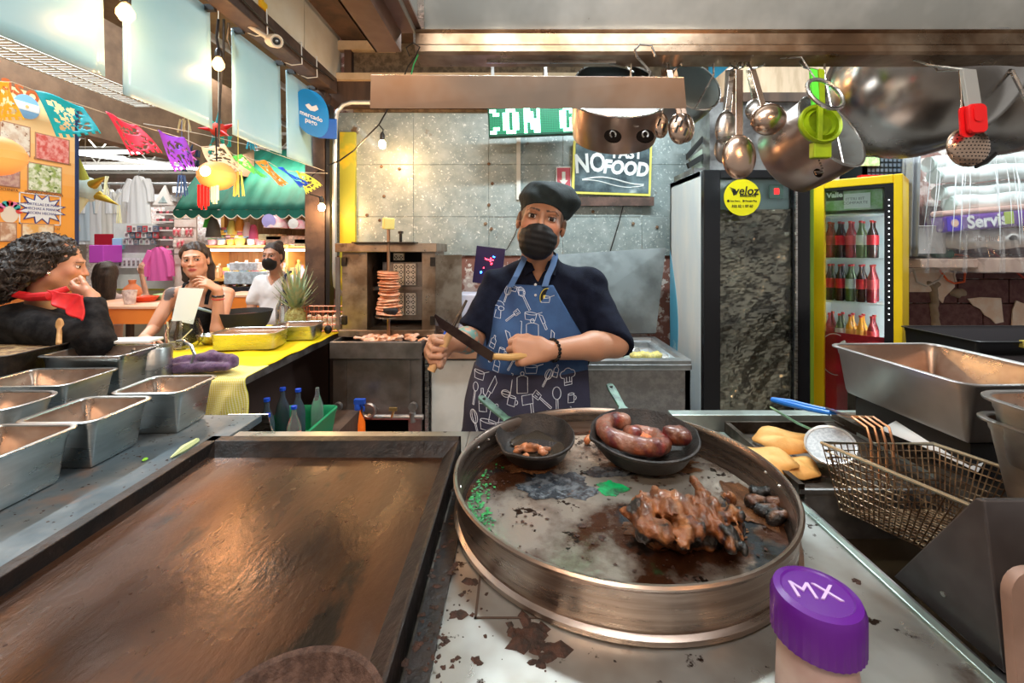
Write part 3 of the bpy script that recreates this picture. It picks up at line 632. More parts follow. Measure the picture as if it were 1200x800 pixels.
MB().lathe([(1e-6, .006), (.065, .006), (.068, .15), (.070, .153), (.072, .15), (.070, .004), (.066, 0), (1e-6, 0)], (-1.62, 1.95, .911), 32).build('jug_body', pan_steel, pit)
MB().tube([at(207, 400, 2.0), at(215, 399, 2.0), at(224, 405, 2.0), at(228, 415, 2.0), at(224, 427, 2.0), at(215, 432, 2.0), at(207, 430, 2.02)], .007, 8).build('handle', pan_steel, pit)
MB().box(-1.80, -1.64, 1.78, 1.86, .911, .913).build('paper', white_plastic) if 0 else None
q = at(65, 425, 1.75)
mb = MB(); mb.grid(lambda u, v: (q[0]-.03+u*.09, q[1]-.15+v*.05, .912+.045*(1-u)**2+.02*v), 6, 4); tag(mb.build('paper_napkin', white_plastic, solid=.001), 'crumpled white paper napkin between the blackened and brownish pans', 'napkin')
# green onion leaf, scraper
tag(MB().tube([P3(200, 536, .915), P3(215, 526, .918), P3(231, 516, .915)], [.002, .011, .008], 6).build('onion_leaf', M('pale green leaf', (.60, .65, .30), .5)), 'pale green onion leaf lying beside the griddle rim', 'leaf')
tag(MB().sph(P3(170, 538, .914), (.006, .009, .004), 8).build('lime_bit', M('lime green', (.3, .7, .05), .5)), 'small lime green scrap on the blue grey ledge', 'scrap')

# cloths
def check_mat():
    m = M('yellow gingham', (.90, .80, .40), .8); nt = m.node_tree; N = nt.nodes; L = nt.links; tc = [n for n in N if n.type == 'TEX_COORD'][0]
    out = None
    for ax, kz in (('X', 'x'), ('Z', 'z'), ('Y', 'y')):
        w = N.new('ShaderNodeTexWave'); w.wave_type = 'BANDS'; w.bands_direction = ax; w.inputs['Scale'].default_value = 17 if ax != 'Y' else 17; w.inputs['Distortion'].default_value = 0
        L.new(tc.outputs['UV'], w.inputs[0]); g = N.new('ShaderNodeMath'); g.operation = 'GREATER_THAN'; g.inputs[1].default_value = .5; L.new(w.outputs['Fac'], g.inputs[0])
        if ax == 'Z': continue
        if out is None: out = g.outputs[0]
        else:
            a = N.new('ShaderNodeMath'); a.operation = 'ADD'; L.new(out, a.inputs[0]); L.new(g.outputs[0], a.inputs[1]); out = a.outputs[0]
    r = N.new('ShaderNodeValToRGB'); L.new(out, r.inputs[0]); d = N.new('ShaderNodeMath'); d.operation = 'DIVIDE'; d.inputs[1].default_value = 2; L.new(out, d.inputs[0]); L.new(d.outputs[0], r.inputs[0])
    e = r.color_ramp.elements; e[0].color = (.88, .84, .60, 1); e[1].color = (.68, .56, .02, 1); r.color_ramp.interpolation = 'CONSTANT'; e[1].position = .9
    x = r.color_ramp.elements.new(.4); x.color = (.80, .70, .20, 1)
    L.new(r.outputs[0], N['Principled BSDF'].inputs['Base Color']); return m
# checked cloth: lies on the counter end and falls down in front
def cloth_fn(u, v):
    x = -1.66+u*.425+.02*v; L_ = v*.50
    top = .22
    if L_ < top: return (x-.10*(1-L_/top)*(1-u), 2.18-L_*.9, .917+.003*math.sin(u*20))
    s = L_-top; rnd_ = min(s/.03, 1)
    y = 2.18-top*.9-.012*rnd_-.018*math.sin(u*9+1)*min(s/.1, 1)-.01*math.sin(u*21+s*20)*min(s/.1, 1)
    return (x+.02*s*math.sin(u*7), y, .915-max(s-.012, 0)*.78)
mb = MB(); mb.grid(cloth_fn, 40, 44)
ck = mb.build('checked_cloth', check_mat(), sm=180, solid=.003)
uv = ck.data.uv_layers.new(name='UVMap')
for lp in ck.data.loops:
    i = lp.vertex_index; uv.data[lp.index].uv = ((i % 40)/39*.9, (i//40)/43*1.0)
tag(ck, 'yellow and white checked cloth hanging over the end of the serving counter', 'cloth')
pur = M('purple terry', (.13, .07, .16), .95, col2=(.07, .035, .09), scale=40, bump=1, bscale=260, sheen=.3)
c0 = at(243, 421, 2.05)
pr = [('e', c0+V(-.02, 0, -.02), (.16, .07, .022), .02), ('c', c0+V(-.14, -.01, -.005), c0+V(.0, .03, .02), .024, .022, .012), ('c', c0+V(.0, .03, .02), c0+V(.12, -.0, .0), .022, .026, .012), ('c', c0+V(-.13, -.05, -.02), c0+V(.11, -.04, -.015), .024, .020, .01), ('c', c0+V(-.02, -.01, .022), c0+V(.10, .01, .014), .015, .018, .008), ('c', c0+V(-.12, .03, .0), c0+V(.02, .0, .03), .016, .014, .008)]
rag_p = [(a[0], a[1]+V(0, 0, -.008), *a[2:]) if a[0] == 'e' else (a[0], a[1]+V(0, 0, -.008), a[2]+V(0, 0, -.008), *a[3:]) for a in pr]
blob('purple_rag', rag_p, pur, h=.006, disp=lambda p: .003*nz(p, 50, 2), label='crumpled dark purple rag lying on the yellow oilcloth', cat='rag', cut=lambda p: .9085-p[:, 2])

# ------------------------------------------------------------------ fryer on the right
F = thing('fryer', 'stainless deep fryer with an oil tank beside the counter', 'fryer', (1.0, 1.0, 0))
MB().box(.50, 1.35, 1.425, 1.47, .02, .96).build('back_ledge', M('pale green ledge', (.45, .52, .49), .38, .8, col2=(.30, .33, .31), scale=5, rvar=.1), F, sm=0, bevel=.003)
mb = MB()
for z0, z1, x0, x1, y0, y1 in [(.02, .80, .665, .98, .2, 1.40)]: mb.box(x0, x1, y0, y1, z0, z1)
mb.build('fryer_body', steel_dark, F, sm=0)
MB().box(.664, .672, .62, 1.40, .80, .905).box(.97, .982, .62, 1.40, .80, .905).box(.662, .982, .60, .625, .80, .905).build('tank_wall', steel_dull, F, sm=0)
MB().box(.672, .97, 1.03, 1.045, .80, .93).box(.66, .99, 1.028, 1.036, .925, .935).build('tank_divider', steel_dull, F, sm=0)
MB().box(.672, .97, .63, 1.03, .81, .82).build('fryer_oil', M('dark oil', (.015, .01, .005), .1), F, sm=0)
MB().box(.658, .672, 1.03, 1.40, .918, .948).box(.97, 1.0, 1.03, 1.40, .80, .948).box(.66, 1.0, 1.392, 1.40, .90, .95).build('tray_wall', steel_dark, F, sm=0)
MB().box(.66, .97, 1.045, 1.39, .912, .918).build('tray_bottom', steel_dark, F, sm=0)
mb = MB(); mb.box(.682, .975, 1.046, 1.05, .918, .938)
tort = M('fried tortilla', (.80, .46, .15), .6, col2=(.66, .32, .08), scale=12, bump=.5, spots=[((.40, .15, .03), 25, .68, .03)])
def tortilla(c, rx, ry, tilt, rot, label, fold=.3, seed=0):
    mb = MB(); m = Matrix.Translation(tuple(c)) @ Matrix.Rotation(rot, 4, 'Z') @ Matrix.Rotation(tilt, 4, 'X')
    n = 28; vs = [(0, 0, .018)]
    for k in (.35, .7, 1.0):
        for q in range(n):
            a = q*6.283/n; w = 1+.05*math.sin(3*a+seed)+.04*math.sin(5*a+seed*2)
            x = rx*k*w*math.cos(a); y = ry*k*w*math.sin(a); vs.append((x, y, .02*(1-k)+fold*x*x*3-.006*math.sin(4*a+seed)*k+.006*math.sin(25*x+seed)))
    fs = [(0, 1+q, 1+(q+1) % n) for q in range(n)]+[(1+k*n+q, 1+k*n+n+q, 1+k*n+n+(q+1) % n, 1+k*n+(q+1) % n) for k in range(2) for q in range(n)]
    mb.add([m @ Vector(v) for v in vs], fs); return tag(mb.build('fried_tortilla', tort, sm=180, solid=.005), label, 'tortilla', 'tortillas in the fryer tray')
tortilla(P3(895, 541, .945), .075, .055, .25, -.3, 'folded fried tortilla at the front of the fryer tray', seed=1)
tortilla(P3(925, 522, .955)+V(0, .01, .005), .088, .040, .5, -.35, 'long fried tortilla leaning on the back of the fryer tray', seed=2, fold=.1)
tortilla(P3(932, 546, .935), .062, .05, .15, .4, 'crumpled fried tortilla in the middle of the fryer tray', seed=4, fold=.6)
tortilla(P3(958, 528, .955), .038, .035, .6, .9, 'small tortilla edge beside the wire basket in the tray', seed=5)
mb = MB(); r = random.Random(31)
for _ in range(90): crumb(mb, r.uniform(.68, .96), r.uniform(1.05, 1.36), .918, r.choice((.003, .005, .007)))
mb.build('fried_crumbs', grime, label='dark fried crumbs on the bottom of the fryer tray', cat='crumbs', kind='stuff')
# wire basket
wirem = M('greasy wire', (.34, .25, .16), .38, .9, col2=(.12, .07, .04), scale=30)
B = thing('fryer_basket', 'rectangular wire fryer basket with blue grip leaning in the fryer', 'basket', (.83, .87, .92))
zt, zbm = 1.052, .918
A0, A1, A2, A3 = V(.700, 1.012, zt), V(.953, 1.008, zt), V(1.03, .80, zt), V(.80, .735, zt)   # top corners far-left, far-right, near-right, near-left
sh = [(.02, -.03), (-.02, -.03), (-.05, .03), (-.0, .05)]
B0, B1, B2, B3 = [V(p[0]+s[0], p[1]+s[1], zbm) for p, s in zip((A0, A1, A2, A3), sh)]
B3 = V(.785, .805, .93); B2 = V(.98, .86, .93)
mb = MB()
for a in (0, .0):
    mb.tube([A0, A1, A2, A3], .0042, 6, closed=True)
    break
mb.build('rim_wire', M('pale rim wire', (.60, .55, .42), .35, .9), B)
mb = MB(); wr = .0016
T_, Bt = [A0, A1, A2, A3], [B0, B1, B2, B3]
for s, n in ((0, 18), (1, 20), (2, 18), (3, 22)):
    p0, p1 = T_[s], T_[(s+1) % 4]; q0, q1 = Bt[s], Bt[(s+1) % 4]
    for i in range(n):
        u = i/n; mb.tube([p0+(p1-p0)*u, q0+(q1-q0)*u], wr, 4, caps=False)
for k in range(1, 10):
    t = k/9; mb.tube([T_[i]+(Bt[i]-T_[i])*t for i in range(4)], wr*1.15, 4, closed=True)
for i in range(1, 16):
    u = i/16; mb.tube([B0+(B1-B0)*u, B3+(B2-B3)*u], wr, 4, caps=False); mb.tube([B0+(B3-B0)*u, B1+(B2-B1)*u], wr, 4, caps=False)
mb.build('wire_mesh', wirem, B, kind='stuff')
copper = M('copper wire', (.60, .33, .20), .3, 1)
for k in range(4):
    x = .80+.017*k; y0 = 1.00
    p = [V(x+.012, 1.006, .95), V(x+.012, 1.010, zt), V(x+.010, 1.02, 1.085), V(x-.002, 1.05, 1.098), at(985+3*k, 484+k*1.4, 1.13), at(968+2*k, 478+k, 1.2)]
    MB().tube(p, .0028, 6).build('handle_wire', copper, B)
blue = M('blue grip', (.01, .16, .62), .35)
pp = [at(975, 483, 1.18), at(950, 478, 1.22), at(925, 472, 1.27), at(905, 468, 1.31)]
g = MB()
for s in (-.010, .010): g.tube([p+V(s*(1-.9*(i == 3)), 0, 0)+V(0, s*.6*(1-.9*(i == 3)), 0) for i, p in enumerate(pp)], [.006, .007, .008, .007], 8)
g.tube([pp[0]+V(-.012, 0, 0), pp[0]+V(.012, 0, 0)], .006, 8); g.build('blue_grip', blue, B)
# spider strainer with pale rim behind the basket
SK = thing('spider_strainer', 'shallow wire strainer with white rim lying behind the wire basket', 'strainer', at(975, 530, 1.1))
c = at(973, 521, 1.14); m4 = Matrix.Translation(tuple(c)) @ Matrix.Rotation(math.radians(-28), 4, 'Y') @ Matrix.Rotation(math.radians(25), 4, 'X')
MB().tube([m4 @ Vector((.055*math.cos(a), .055*math.sin(a), 0)) for a in np.arange(28)*6.283/28], .0035, 6, closed=True).build('rim_ring', M('pale ring', (.75, .78, .80), .3, .6), SK)
MB().lathe([(.054, 0), (.045, -.012), (.025, -.022), (1e-6, -.026)], (0, 0, 0), 28, mat=m4).build('strainer_bowl', M('fine mesh', (.35, .36, .37), .45, .7, col2=(.5, .5, .5), scale=150), SK)
MB().tube([c+V(0, .0, .0)+V(.02, .05, .004), at(935, 496, 1.25), at(903, 477, 1.36)], .0035, 6).build('handle', M('green wire rod', (.25, .50, .36), .3, .8), SK)
# sheet metal splash guard, steel board, paper
G2 = thing('splash_guard', 'folded dark sheet metal splash guard at the near end of the fryer', 'metal guard', (.9, .66, .907))
pr_ = [(.795, .907), (.652, 1.131), (.640, 1.134), (.612, .907)]
sgm = M('charcoal sheet steel', (.16, .15, .155), .42, .8, col2=(.09, .08, .08), scale=4, rvar=.12, bump=.1)
vs = [(x, y, z) for x in (.678, 1.15) for y, z in pr_]
MB().add(vs, [(0, 1, 2, 3), (7, 6, 5, 4)]+[(i, 4+i, 4+(i+1) % 4, (i+1) % 4) for i in range(4)]).build('folded_sheet', sgm, G2, sm=0, bevel=.003)
MB().cyl((.676, .70, .95), (.682, .70, .95), .004, n=8).build('screw', steel, G2)
tag(MB().rr(0, 0, .30, .26, .03, [(0, 0), (.001, .006), (0, .012)], 5, cap0=True).build('serving_board', M('brown worn board', (.40, .27, .22), .5, .3, col2=(.28, .18, .14), scale=5, rvar=.1, bump=.2)), 'worn brown metal tray standing at the near end of the fryer', 'tray')
bd = bpy.data.objects['serving_board']; bd.location = (.755, .555, 1.0-.03); bd.rotation_euler = (math.radians(86), 0, math.radians(4))
ST = thing('side_table', 'dark steel table carrying the big hotel pan behind the fryer', 'table', (1.3, 1.2, 0))
MB().box(1.005, 1.9, .68, 1.41, .955, .975).build('table_top', steel_dark, ST, sm=0)
for x in (1.02, 1.85):
    for y in (.72, 1.37): MB().box(x-.02, x+.02, y-.02, y+.02, 0, .955).build('leg', steel_dark, ST, sm=0)
pap = MB(); a, b, c, d = P3(1050, 493, 1.03), P3(1156, 536, 1.02), P3(1146, 553, 1.0), P3(1031, 503, 1.0)
pap.add([a, (a+b)/2+V(0, 0, .006), b, c, (c+d)/2+V(0, 0, .004), d], [(0, 1, 4, 5), (1, 2, 3, 4)])
for v_ in pap.v: v_[:, 2] = np.clip(v_[:, 2], .977, 1.1)
tag(pap.build('paper_sheet', M('white paper', (.85, .86, .86), .7), solid=.0015), 'folded white paper sheet lying between the wire basket and the big pan', 'paper')
big = gn(1.147, 1.175, .345, .43, 1.202, .145, 'big deep steel hotel pan on the right behind the fryer basket', .03, name='hotel_pan', m=M('dark hotel pan', (.60, .57, .56), .36, 1, col2=(.46, .43, .42), scale=3, rvar=.1), flare=.02, corner=.03, group=None)
MB().box(1.03, 1.28, 1.0, 1.34, .976, 1.055).build('riser_box', black_plastic, label='black plastic box under the big hotel pan', cat='box', sm=0)
gn(1.075, .785, .34, .225, 1.213, .13, 'upper small steel pan nested at the right picture edge', .03, name='small_pan', m=steel_dull, group=None, corner=.05)
gn(1.085, .79, .34, .225, 1.168, .19, 'lower steel pan holding the upper small pan beside the hotel pan', .02, name='deep_pan', m=steel_dull, group=None, corner=.03, flare=.03)
# purple capped bottle
bc = V(.34, .49, .91)
b0 = at(957, 715, .50)
BT = thing('plastic_bottle', 'clear plastic squeeze bottle with purple screw cap in front', 'bottle', (b0[0], .50, .91))
bz = b0[2]
MB().lathe([(1e-6, .911), (.036, .911), (.040, .918), (.041, .99), (.040, bz-.055), (.036, bz-.040), (.030, bz-.032), (.030, bz-.026), (1e-6, bz-.026)], (b0[0], .50, 0), 32).build('bottle_body', M('milky plastic', (.55, .40, .38), .3, trans=.35, col2=(.70, .60, .56), scale=9), BT)
pc = M('purple cap', (.10, .01, .24), .28)
mb = MB(); n = 80; vs = []
prof = [(.0455, bz-.028), (.0455, bz+.012), (.043, bz+.020), (.036, bz+.022), (.034, bz+.0205), (1e-6, bz+.0205)]
for rr_, z in prof:
    for q in range(n): k = rr_+(.0009 if q % 2 and rr_ == .0455 else 0); vs.append((b0[0]+k*math.cos(q*6.2832/n), .50+k*math.sin(q*6.2832/n), z))
mb.add(vs, [(i*n+q, i*n+(q+1) % n, (i+1)*n+(q+1) % n, (i+1)*n+q) for i in range(5) for q in range(n)]); mb.build('cap', pc, BT, sm=30)
text('MX', .034, Matrix.Translation((b0[0]-.002, .500, bz+.0212)) @ Matrix.Rotation(-.15, 4, 'Z'), M('pale lilac print', (.55, .42, .72), .5), 'printed_letters', BT, ext=.0008)
# ------------------------------------------------------------------ spit grill (trompo) in the corner
bs = M('browned steel', (.42, .33, .25), .36, .9, col2=(.22, .15, .10), scale=5, rvar=.12, bump=.15, spots=[((.08, .05, .03), 6, .64, .1)])
bs2 = M('grey brown steel', (.30, .27, .25), .42, .85, col2=(.20, .17, .15), scale=5, rvar=.1, bump=.2)
TG = thing('spit_grill', 'upright steel spit grill cabinet with perforated burners, doors open', 'grill', (-.93, 3.1, .90))
X0, X1 = -1.20, -.585
mb = MB().box(X0-.02, X1+.02, 2.98, 3.36, .90, .945).build('base_tray', bs, TG, sm=0, bevel=.003)
MB().box(X0-.03, X1+.04, 2.95, 3.38, 1.475, 1.535).build('top_cap', bs, TG, sm=0, bevel=.004)
MB().box(X0, X0+.17, 3.0, 3.36, .945, 1.475).build('side_wall', bs, TG, sm=0)
MB().box(X1-.07, X1+.02, 3.0, 3.36, .945, 1.475).build('side_wall', bs, TG, sm=0)
MB().box(X0+.07, X1-.07, 3.34, 3.36, .945, 1.475).build('back_wall', rubber, TG, sm=0)
plate([(X1+.022, 3.0, .97), (X1+.022, 3.0, 1.455), (-.40, 3.13, 1.455), (-.40, 3.13, .97)], .006, 'door', bs, TG)
plate([(X0-.012, 3.0, .93), (X0-.012, 3.0, 1.44), (X0-.09, 3.12, 1.44), (X0-.09, 3.12, .93)], .006, 'door', bs2, TG)
for z in (1.01, 1.41):
    for x in (X0+.01, X1+.0): MB().box(x-.012, x+.022, 2.985, 3.0, z-.03, z+.03).build('hinge', black_iron, TG, sm=0, bevel=.002)
MB().box(-.985, -.70, 3.20, 3.22, .98, 1.40).box(-1.03, -.66, 3.16, 3.19, 1.20, 1.225).build('burner_frame', bs2, TG, sm=0)
cer = M('white ceramic tile', (.80, .76, .70), .6)
hole = rubber
for bx in (-.862, -.775):
    for bz in (1.02, 1.235) + ((1.415,) if bx < -.8 else ()):
        hh = .155 if bz < 1.4 else .05
        MB().box(bx-.037, bx+.037, 3.175, 3.20, bz, bz+hh).build('burner_tile', cer, TG, sm=0)
        mb = MB()
        for i in range(2):
            for j in range(int(hh/.037)):
                cx, cz = bx-.018+i*.036, bz+.02+j*.037
                for sx, sz in ((0, 1), (1, 0), (0, -1), (-1, 0)):
                    mb.add([(cx+sx*.004, 3.174, cz+sz*.004), (cx+sx*.014+sz*.009, 3.174, cz+sz*.014+sx*.009), (cx+sx*.014-sz*.009, 3.174, cz+sz*.014-sx*.009)], [(0, 1, 2)])
        mb.build('vent_hole', hole, TG, sm=0, kind='stuff')
MB().box(X0+.10, X1-.10, 2.90, 3.02, 1.535, 1.543).build('spit_bracket', black_iron, TG, sm=0)
MB().cyl((-.79, 2.96, 1.543), (-.79, 2.96, 1.60), .010, n=8).lathe([(1e-6, .0), (.018, .005), (.018, .02), (1e-6, .024)], (-.79, 2.96, 1.595), 10).build('knob', black_iron, TG)
SPT = thing('meat_spit', 'meat spit with layered marinated pork and a pineapple cube on top', 'spit', (-.885, 2.93, .9))
sx_, sy_ = -.870, 2.955
rod = M('copper rod', (.55, .33, .20), .3, 1)
MB().cyl((sx_, sy_, .90), (sx_, sy_, 1.66), .011, n=10).build('rod', rod, SPT)
MB().lathe([(.05, 0), (.085, .004), (.09, .012), (1e-6, .012)], (sx_, sy_, 1.035), 24).build('drip_plate', bs, SPT)
mb = MB(); r = random.Random(2); prof = []
mc = M('marinated pork', (.62, .22, .10), .4, col2=(.80, .45, .28), scale=22, lo=.45, hi=.6, bump=.8, bscale=60)
for k in range(17):
    z = 1.05+k*.0175; R_ = .080 if k < 5 else .070; R_ += r.uniform(-.009, .008)
    dx, dy = r.uniform(-.007, .007), r.uniform(-.007, .007)
    MB().lathe([(.02, 0), (R_*.92, .001), (R_, .007), (R_*.93, .014), (.02, .016)], (sx_+dx, sy_+dy, z), 18, mat=Matrix.Rotation(r.uniform(-.1, .1), 4, 'X') @ Matrix.Rotation(r.uniform(-.1, .1), 4, 'Y')).build('meat_slice', mc, SPT, sm=60)
blob('charred_end', [('e', (sx_+.025, sy_-.055, 1.085), (.05, .035, .035), .01)], M('charred meat', (.02, .015, .015), .6, bump=1, bscale=80), SPT, h=.006, disp=lambda p: .006*nz(p, 60, 2))
MB().box(-.035, .035, -.035, .035, 0, .075, mat=Matrix.Translation((sx_-.002, sy_, 1.63)) @ Matrix.Rotation(.5, 4, 'Z') @ Matrix.Rotation(.1, 4, 'X')).build('pineapple_cube', M('pineapple flesh', (.85, .70, .22), .5, bump=.3), SPT, sm=0, bevel=.006)
# its stand with the meat tray
GS = thing('grill_stand', 'brown steel stand with meat tray and gas pipe under the spit grill', 'stand', (-.9, 3.0, 0))
X0, X1, Y0, Y1 = -1.21, -.62, 2.84, 3.42
MB().box(X0, X1, Y0, Y1, .86, .868).build('tray_floor', bs2, GS, sm=0)
mb = MB().box(X0, X1, Y0-.02, Y0+.01, .79, .90).box(X0, X0+.012, Y0, Y1, .82, .90).box(X1-.012, X1, Y0, Y1, .82, .90)
mb.build('tray_rim', bs2, GS, sm=0, bevel=.004)
MB().box(X0+.10, X1-.08, Y0+.012, Y0+.02, .40, .79).build('front_panel', bs2, GS, sm=0)
for x in (X0+.05, X1-.05):
    for y in (Y0+.05, Y1-.05): MB().box(x-.045, x+.045, y-.03, y+.03, 0, .79).build('leg', bs2, GS, sm=0, bevel=.004)
MB().box(X0+.05, X1-.05, Y1-.30, Y1-.28, .02, .79).build('back_panel', rubber, GS, sm=0)
pipe_m = M('galvanised pipe', (.50, .50, .50), .35, .9, col2=(.32, .27, .24), scale=9)
MB().cyl((-1.42, Y0-.05, .43), (-.60, Y0-.05, .43), .017, n=12).build('gas_pipe', pipe_m, GS)
for x in (X0+.06, X1-.05): MB().cyl((x, Y0-.02, .49), (x, Y0-.05, .49), .028, n=12).cyl((x, Y0-.05, .40), (x, Y0-.05, .46), .022, n=12).build('pipe_clamp', pipe_m, GS)
mb = MB(); vx = -.93; mb.cyl((vx, Y0-.06, .43), (vx, Y0-.10, .46), .012, n=8); mb.tube([(vx+.04*math.cos(a), Y0-.10, .49+.04*math.sin(a)) for a in np.arange(16)*.3927], .010, 6, closed=True); mb.build('valve_wheel', pipe_m, GS)
MB().cyl((-.80, Y0-.06, .43), (-.78, Y0-.07, .49), .008, n=8).box(-.81, -.76, Y0-.085, Y0-.07, .48, .50).build('valve', M('brass', (.65, .45, .18), .35, .9), GS)
mb = MB(); r = random.Random(5)
pr = [('e', (r.gauss(-.86, .11), r.uniform(2.90, 2.99), .885+r.uniform(0, .03)), (r.uniform(.015, .03), .015, .010), .006) for _ in range(70)]
blob('sliced_meat', pr, M('raw orange meat', (.80, .32, .15), .45, col2=(.90, .58, .42), scale=30, bump=.8), h=.007, disp=lambda p: .005*nz(p, 60, 1), label='orange shavings of marinated meat heaped in the tray below the spit', cat='meat', box=((-1.16, 2.85, .868), (-.64, 3.03, .96)))
SB = thing('spray_bottle', 'orange spray bottle with a blue trigger head hooked on the gas pipe', 'spray bottle', at(420, 505, 2.74))
c = at(420, 500, 2.74); 
MB().lathe([(1e-6, -.16), (.042, -.16), (.045, -.14), (.045, -.03), (.020, .035), (.018, .05), (1e-6, .05)], (c[0], 2.73, .45-.0), 20).build('bottle_body', M('orange plastic', (.95, .16, .01), .35), SB)
MB().lathe([(1e-6, 0), (.020, 0), (.022, .02), (.018, .035), (1e-6, .035)], (c[0], 2.73, .50), 16).box(c[0]-.02, c[0]+.045, 2.715, 2.745, .535, .565).tube([(c[0]+.02, 2.73, .535), (c[0]+.04, 2.73, .51), (c[0]+.035, 2.73, .49)], .007, 6).build('trigger_head', M('blue plastic', (.02, .08, .45), .35), SB)
tag(MB().box(c[0]-.07, c[0]+.34, 2.66, 2.84, 0, .29).build('red_bucket_box', M('red plastic', (.35, .02, .015), .5), sm=0, bevel=.01), 'dark red plastic box on the floor under the spit grill stand', 'box')

# ------------------------------------------------------------------ crate of bottles by the serving counter
tag(MB().box(-1.27, -.98, 1.72, 2.72, .0, .50).build('low_bench', dark_wood, sm=0), 'low dark bench against the serving counter under the green crate', 'bench')
CR = thing('green_crate', 'green plastic crate of bottles beside the serving counter', 'crate', (-1.13, 2.1, .5))
gp = M('green plastic', (.01, .22, .09), .4)
cx0, cx1, cy0, cy1 = -1.26, -.99, 1.78, 2.42
MB().rr((cx0+cx1)/2, (cy0+cy1)/2, cx1-cx0, cy1-cy0, .03, [(-.02, .502), (-.004, .60), (.004, .625), (.006, .635), (-.002, .64), (-.008, .632), (-.012, .60), (-.026, .51)], 5, cap0=True).build('crate_wall', gp, CR, sm=40)
bot_g = M('bottle glass', (.72, .78, .78), .05, trans=.9, ior=1.35)
redlab = M('red label', (.62, .01, .015), .4)
def bottle(loc, R, Hh, label, group, glassm=None, capm=None, labm=None, name='bottle', liquid=None, lab=(.35, .6), n=20):
    T = thing(name, label, 'bottle', loc, group=group); c = loc
    MB().lathe([(1e-6, 0), (R*.9, 0), (R, Hh*.03), (R, Hh*.55), (R*.85, Hh*.66), (R*.36, Hh*.82), (R*.32, Hh*.95), (1e-6, Hh*.96)], c, n).build('glass', glassm or bot_g, T)
    if capm: MB().lathe([(1e-6, 0), (R*.42, 0), (R*.42, Hh*.055), (1e-6, Hh*.06)], (c[0], c[1], c[2]+Hh*.945), 12).build('cap', capm, T)
    if labm: MB().lathe([(R*1.015, Hh*lab[0]), (R*1.02, Hh*(lab[0]+.01)), (R*1.02, Hh*lab[1]), (R*1.015, Hh*(lab[1]+.01))], c, n).build('paper_label', labm, T)
    return T
bcap = M('blue cap', (.01, .06, .5), .35)
dkg = M('dark bottle glass', (.10, .13, .17), .06, trans=.6, ior=1.35)
p1 = bottle((-1.13, 1.98, .515), .032, .24, 'clear bottle with blue cap and red label standing at the front of the green crate', 'bottles in the green crate', capm=bcap, labm=redlab, lab=(.2, .45))
dup(p1, (-1.06, 2.08, .515), 0, 'open looking clear bottle with red label beside the crate wall')
p2 = bottle((-1.20, 2.10, .515), .034, .27, 'dark bottle with blue cap nearest the checked cloth', 'bottles in the green crate', glassm=dkg, capm=bcap)
dup(p2, (-1.12, 2.24, .515), 0, 'tall dark bottle with blue cap at the back of the crate'); dup(p2, (-1.21, 2.26, .515), 0, 'dark bottle with blue cap in the rear corner of the crate')
p3 = bottle((-1.05, 2.30, .515), .030, .27, 'clear long-necked bottle at the right rear of the crate', 'bottles in the green crate')
mb = MB()
blob('leafy_herbs', [('e', (-1.02, 1.93, .56), (.03, .09, .04), .01)], M('herb green', (.15, .45, .05), .6, col2=(.05, .15, .02), scale=50, bump=1), h=.008, disp=lambda p: .01*nz(p, 60, 1), label='bunch of green herbs in the corner of the green crate', cat='herbs')

# ------------------------------------------------------------------ things on the serving counter
zc = .913
def bowl(name, c, R, h, m, label, foot=.55, cat='bowl', th=.006, sides=32, mi=None):
    T = thing(name, label, cat, c)
    MB().lathe([(1e-6, 0), (R*foot, 0), (R*.85, h*.5), (R, h), (R-th, h), (R*.85-th, h*.5), (R*foot, th), (1e-6, th)], c, sides).build('bowl_body', m, T, sm=60); return T
mc_ = at(286, 384, 2.98); mol = bowl('molcajete', (mc_[0], 2.98, zc), .175, .165, M('black stone', (.02, .02, .02), .7, bump=.8, bscale=80), 'large black stone bowl with a spoon on the serving counter')
MB().lathe([(1e-6, .0), (.14, 0), (.145, .002), (1e-6, .012)], (mc_[0], 2.98, zc+.13), 24).build('salsa', M('dark salsa', (.10, .02, .01), .3, bump=.8, bscale=60), mol)
MB().tube([(mc_[0]-.08, 2.88, zc+.15), (mc_[0]-.19, 2.80, zc+.21)], [.006, .009], 8).build('spoon_handle', M('pale blue plastic', (.35, .55, .65), .4), mol)
gn(-1.59, 2.62, .37, .24, zc+.10, .098, 'wide shallow steel tray before the black stone bowl', .12, name='shallow_pan', corner=.05, flare=.006, rim=.006, group='shallow pans on the yellow cloth', food=(.012, M('brown sauce', (.28, .13, .06), .25)))
gn(-1.44, 2.88, .28, .22, zc+.095, .093, 'shallow steel tray between the stone bowl and the pineapple', .12, name='shallow_pan', corner=.04, flare=.006, rim=.006, group='shallow pans on the yellow cloth')
bowl('steel_bowl', (-1.89, 2.72, zc), .085, .055, pan_steel, 'small steel bowl at the back of the yellow cloth by the glass jar')
tag(MB().lathe([(1e-6, 0), (.09, 0), (.115, .012), (.11, .014), (.09, .004), (1e-6, .004)], (-1.62, 3.12, zc+.0), 28).build('blue_plate', M('violet plate', (.20, .18, .45), .3)), 'blue violet plate beside the base of the pineapple', 'plate')
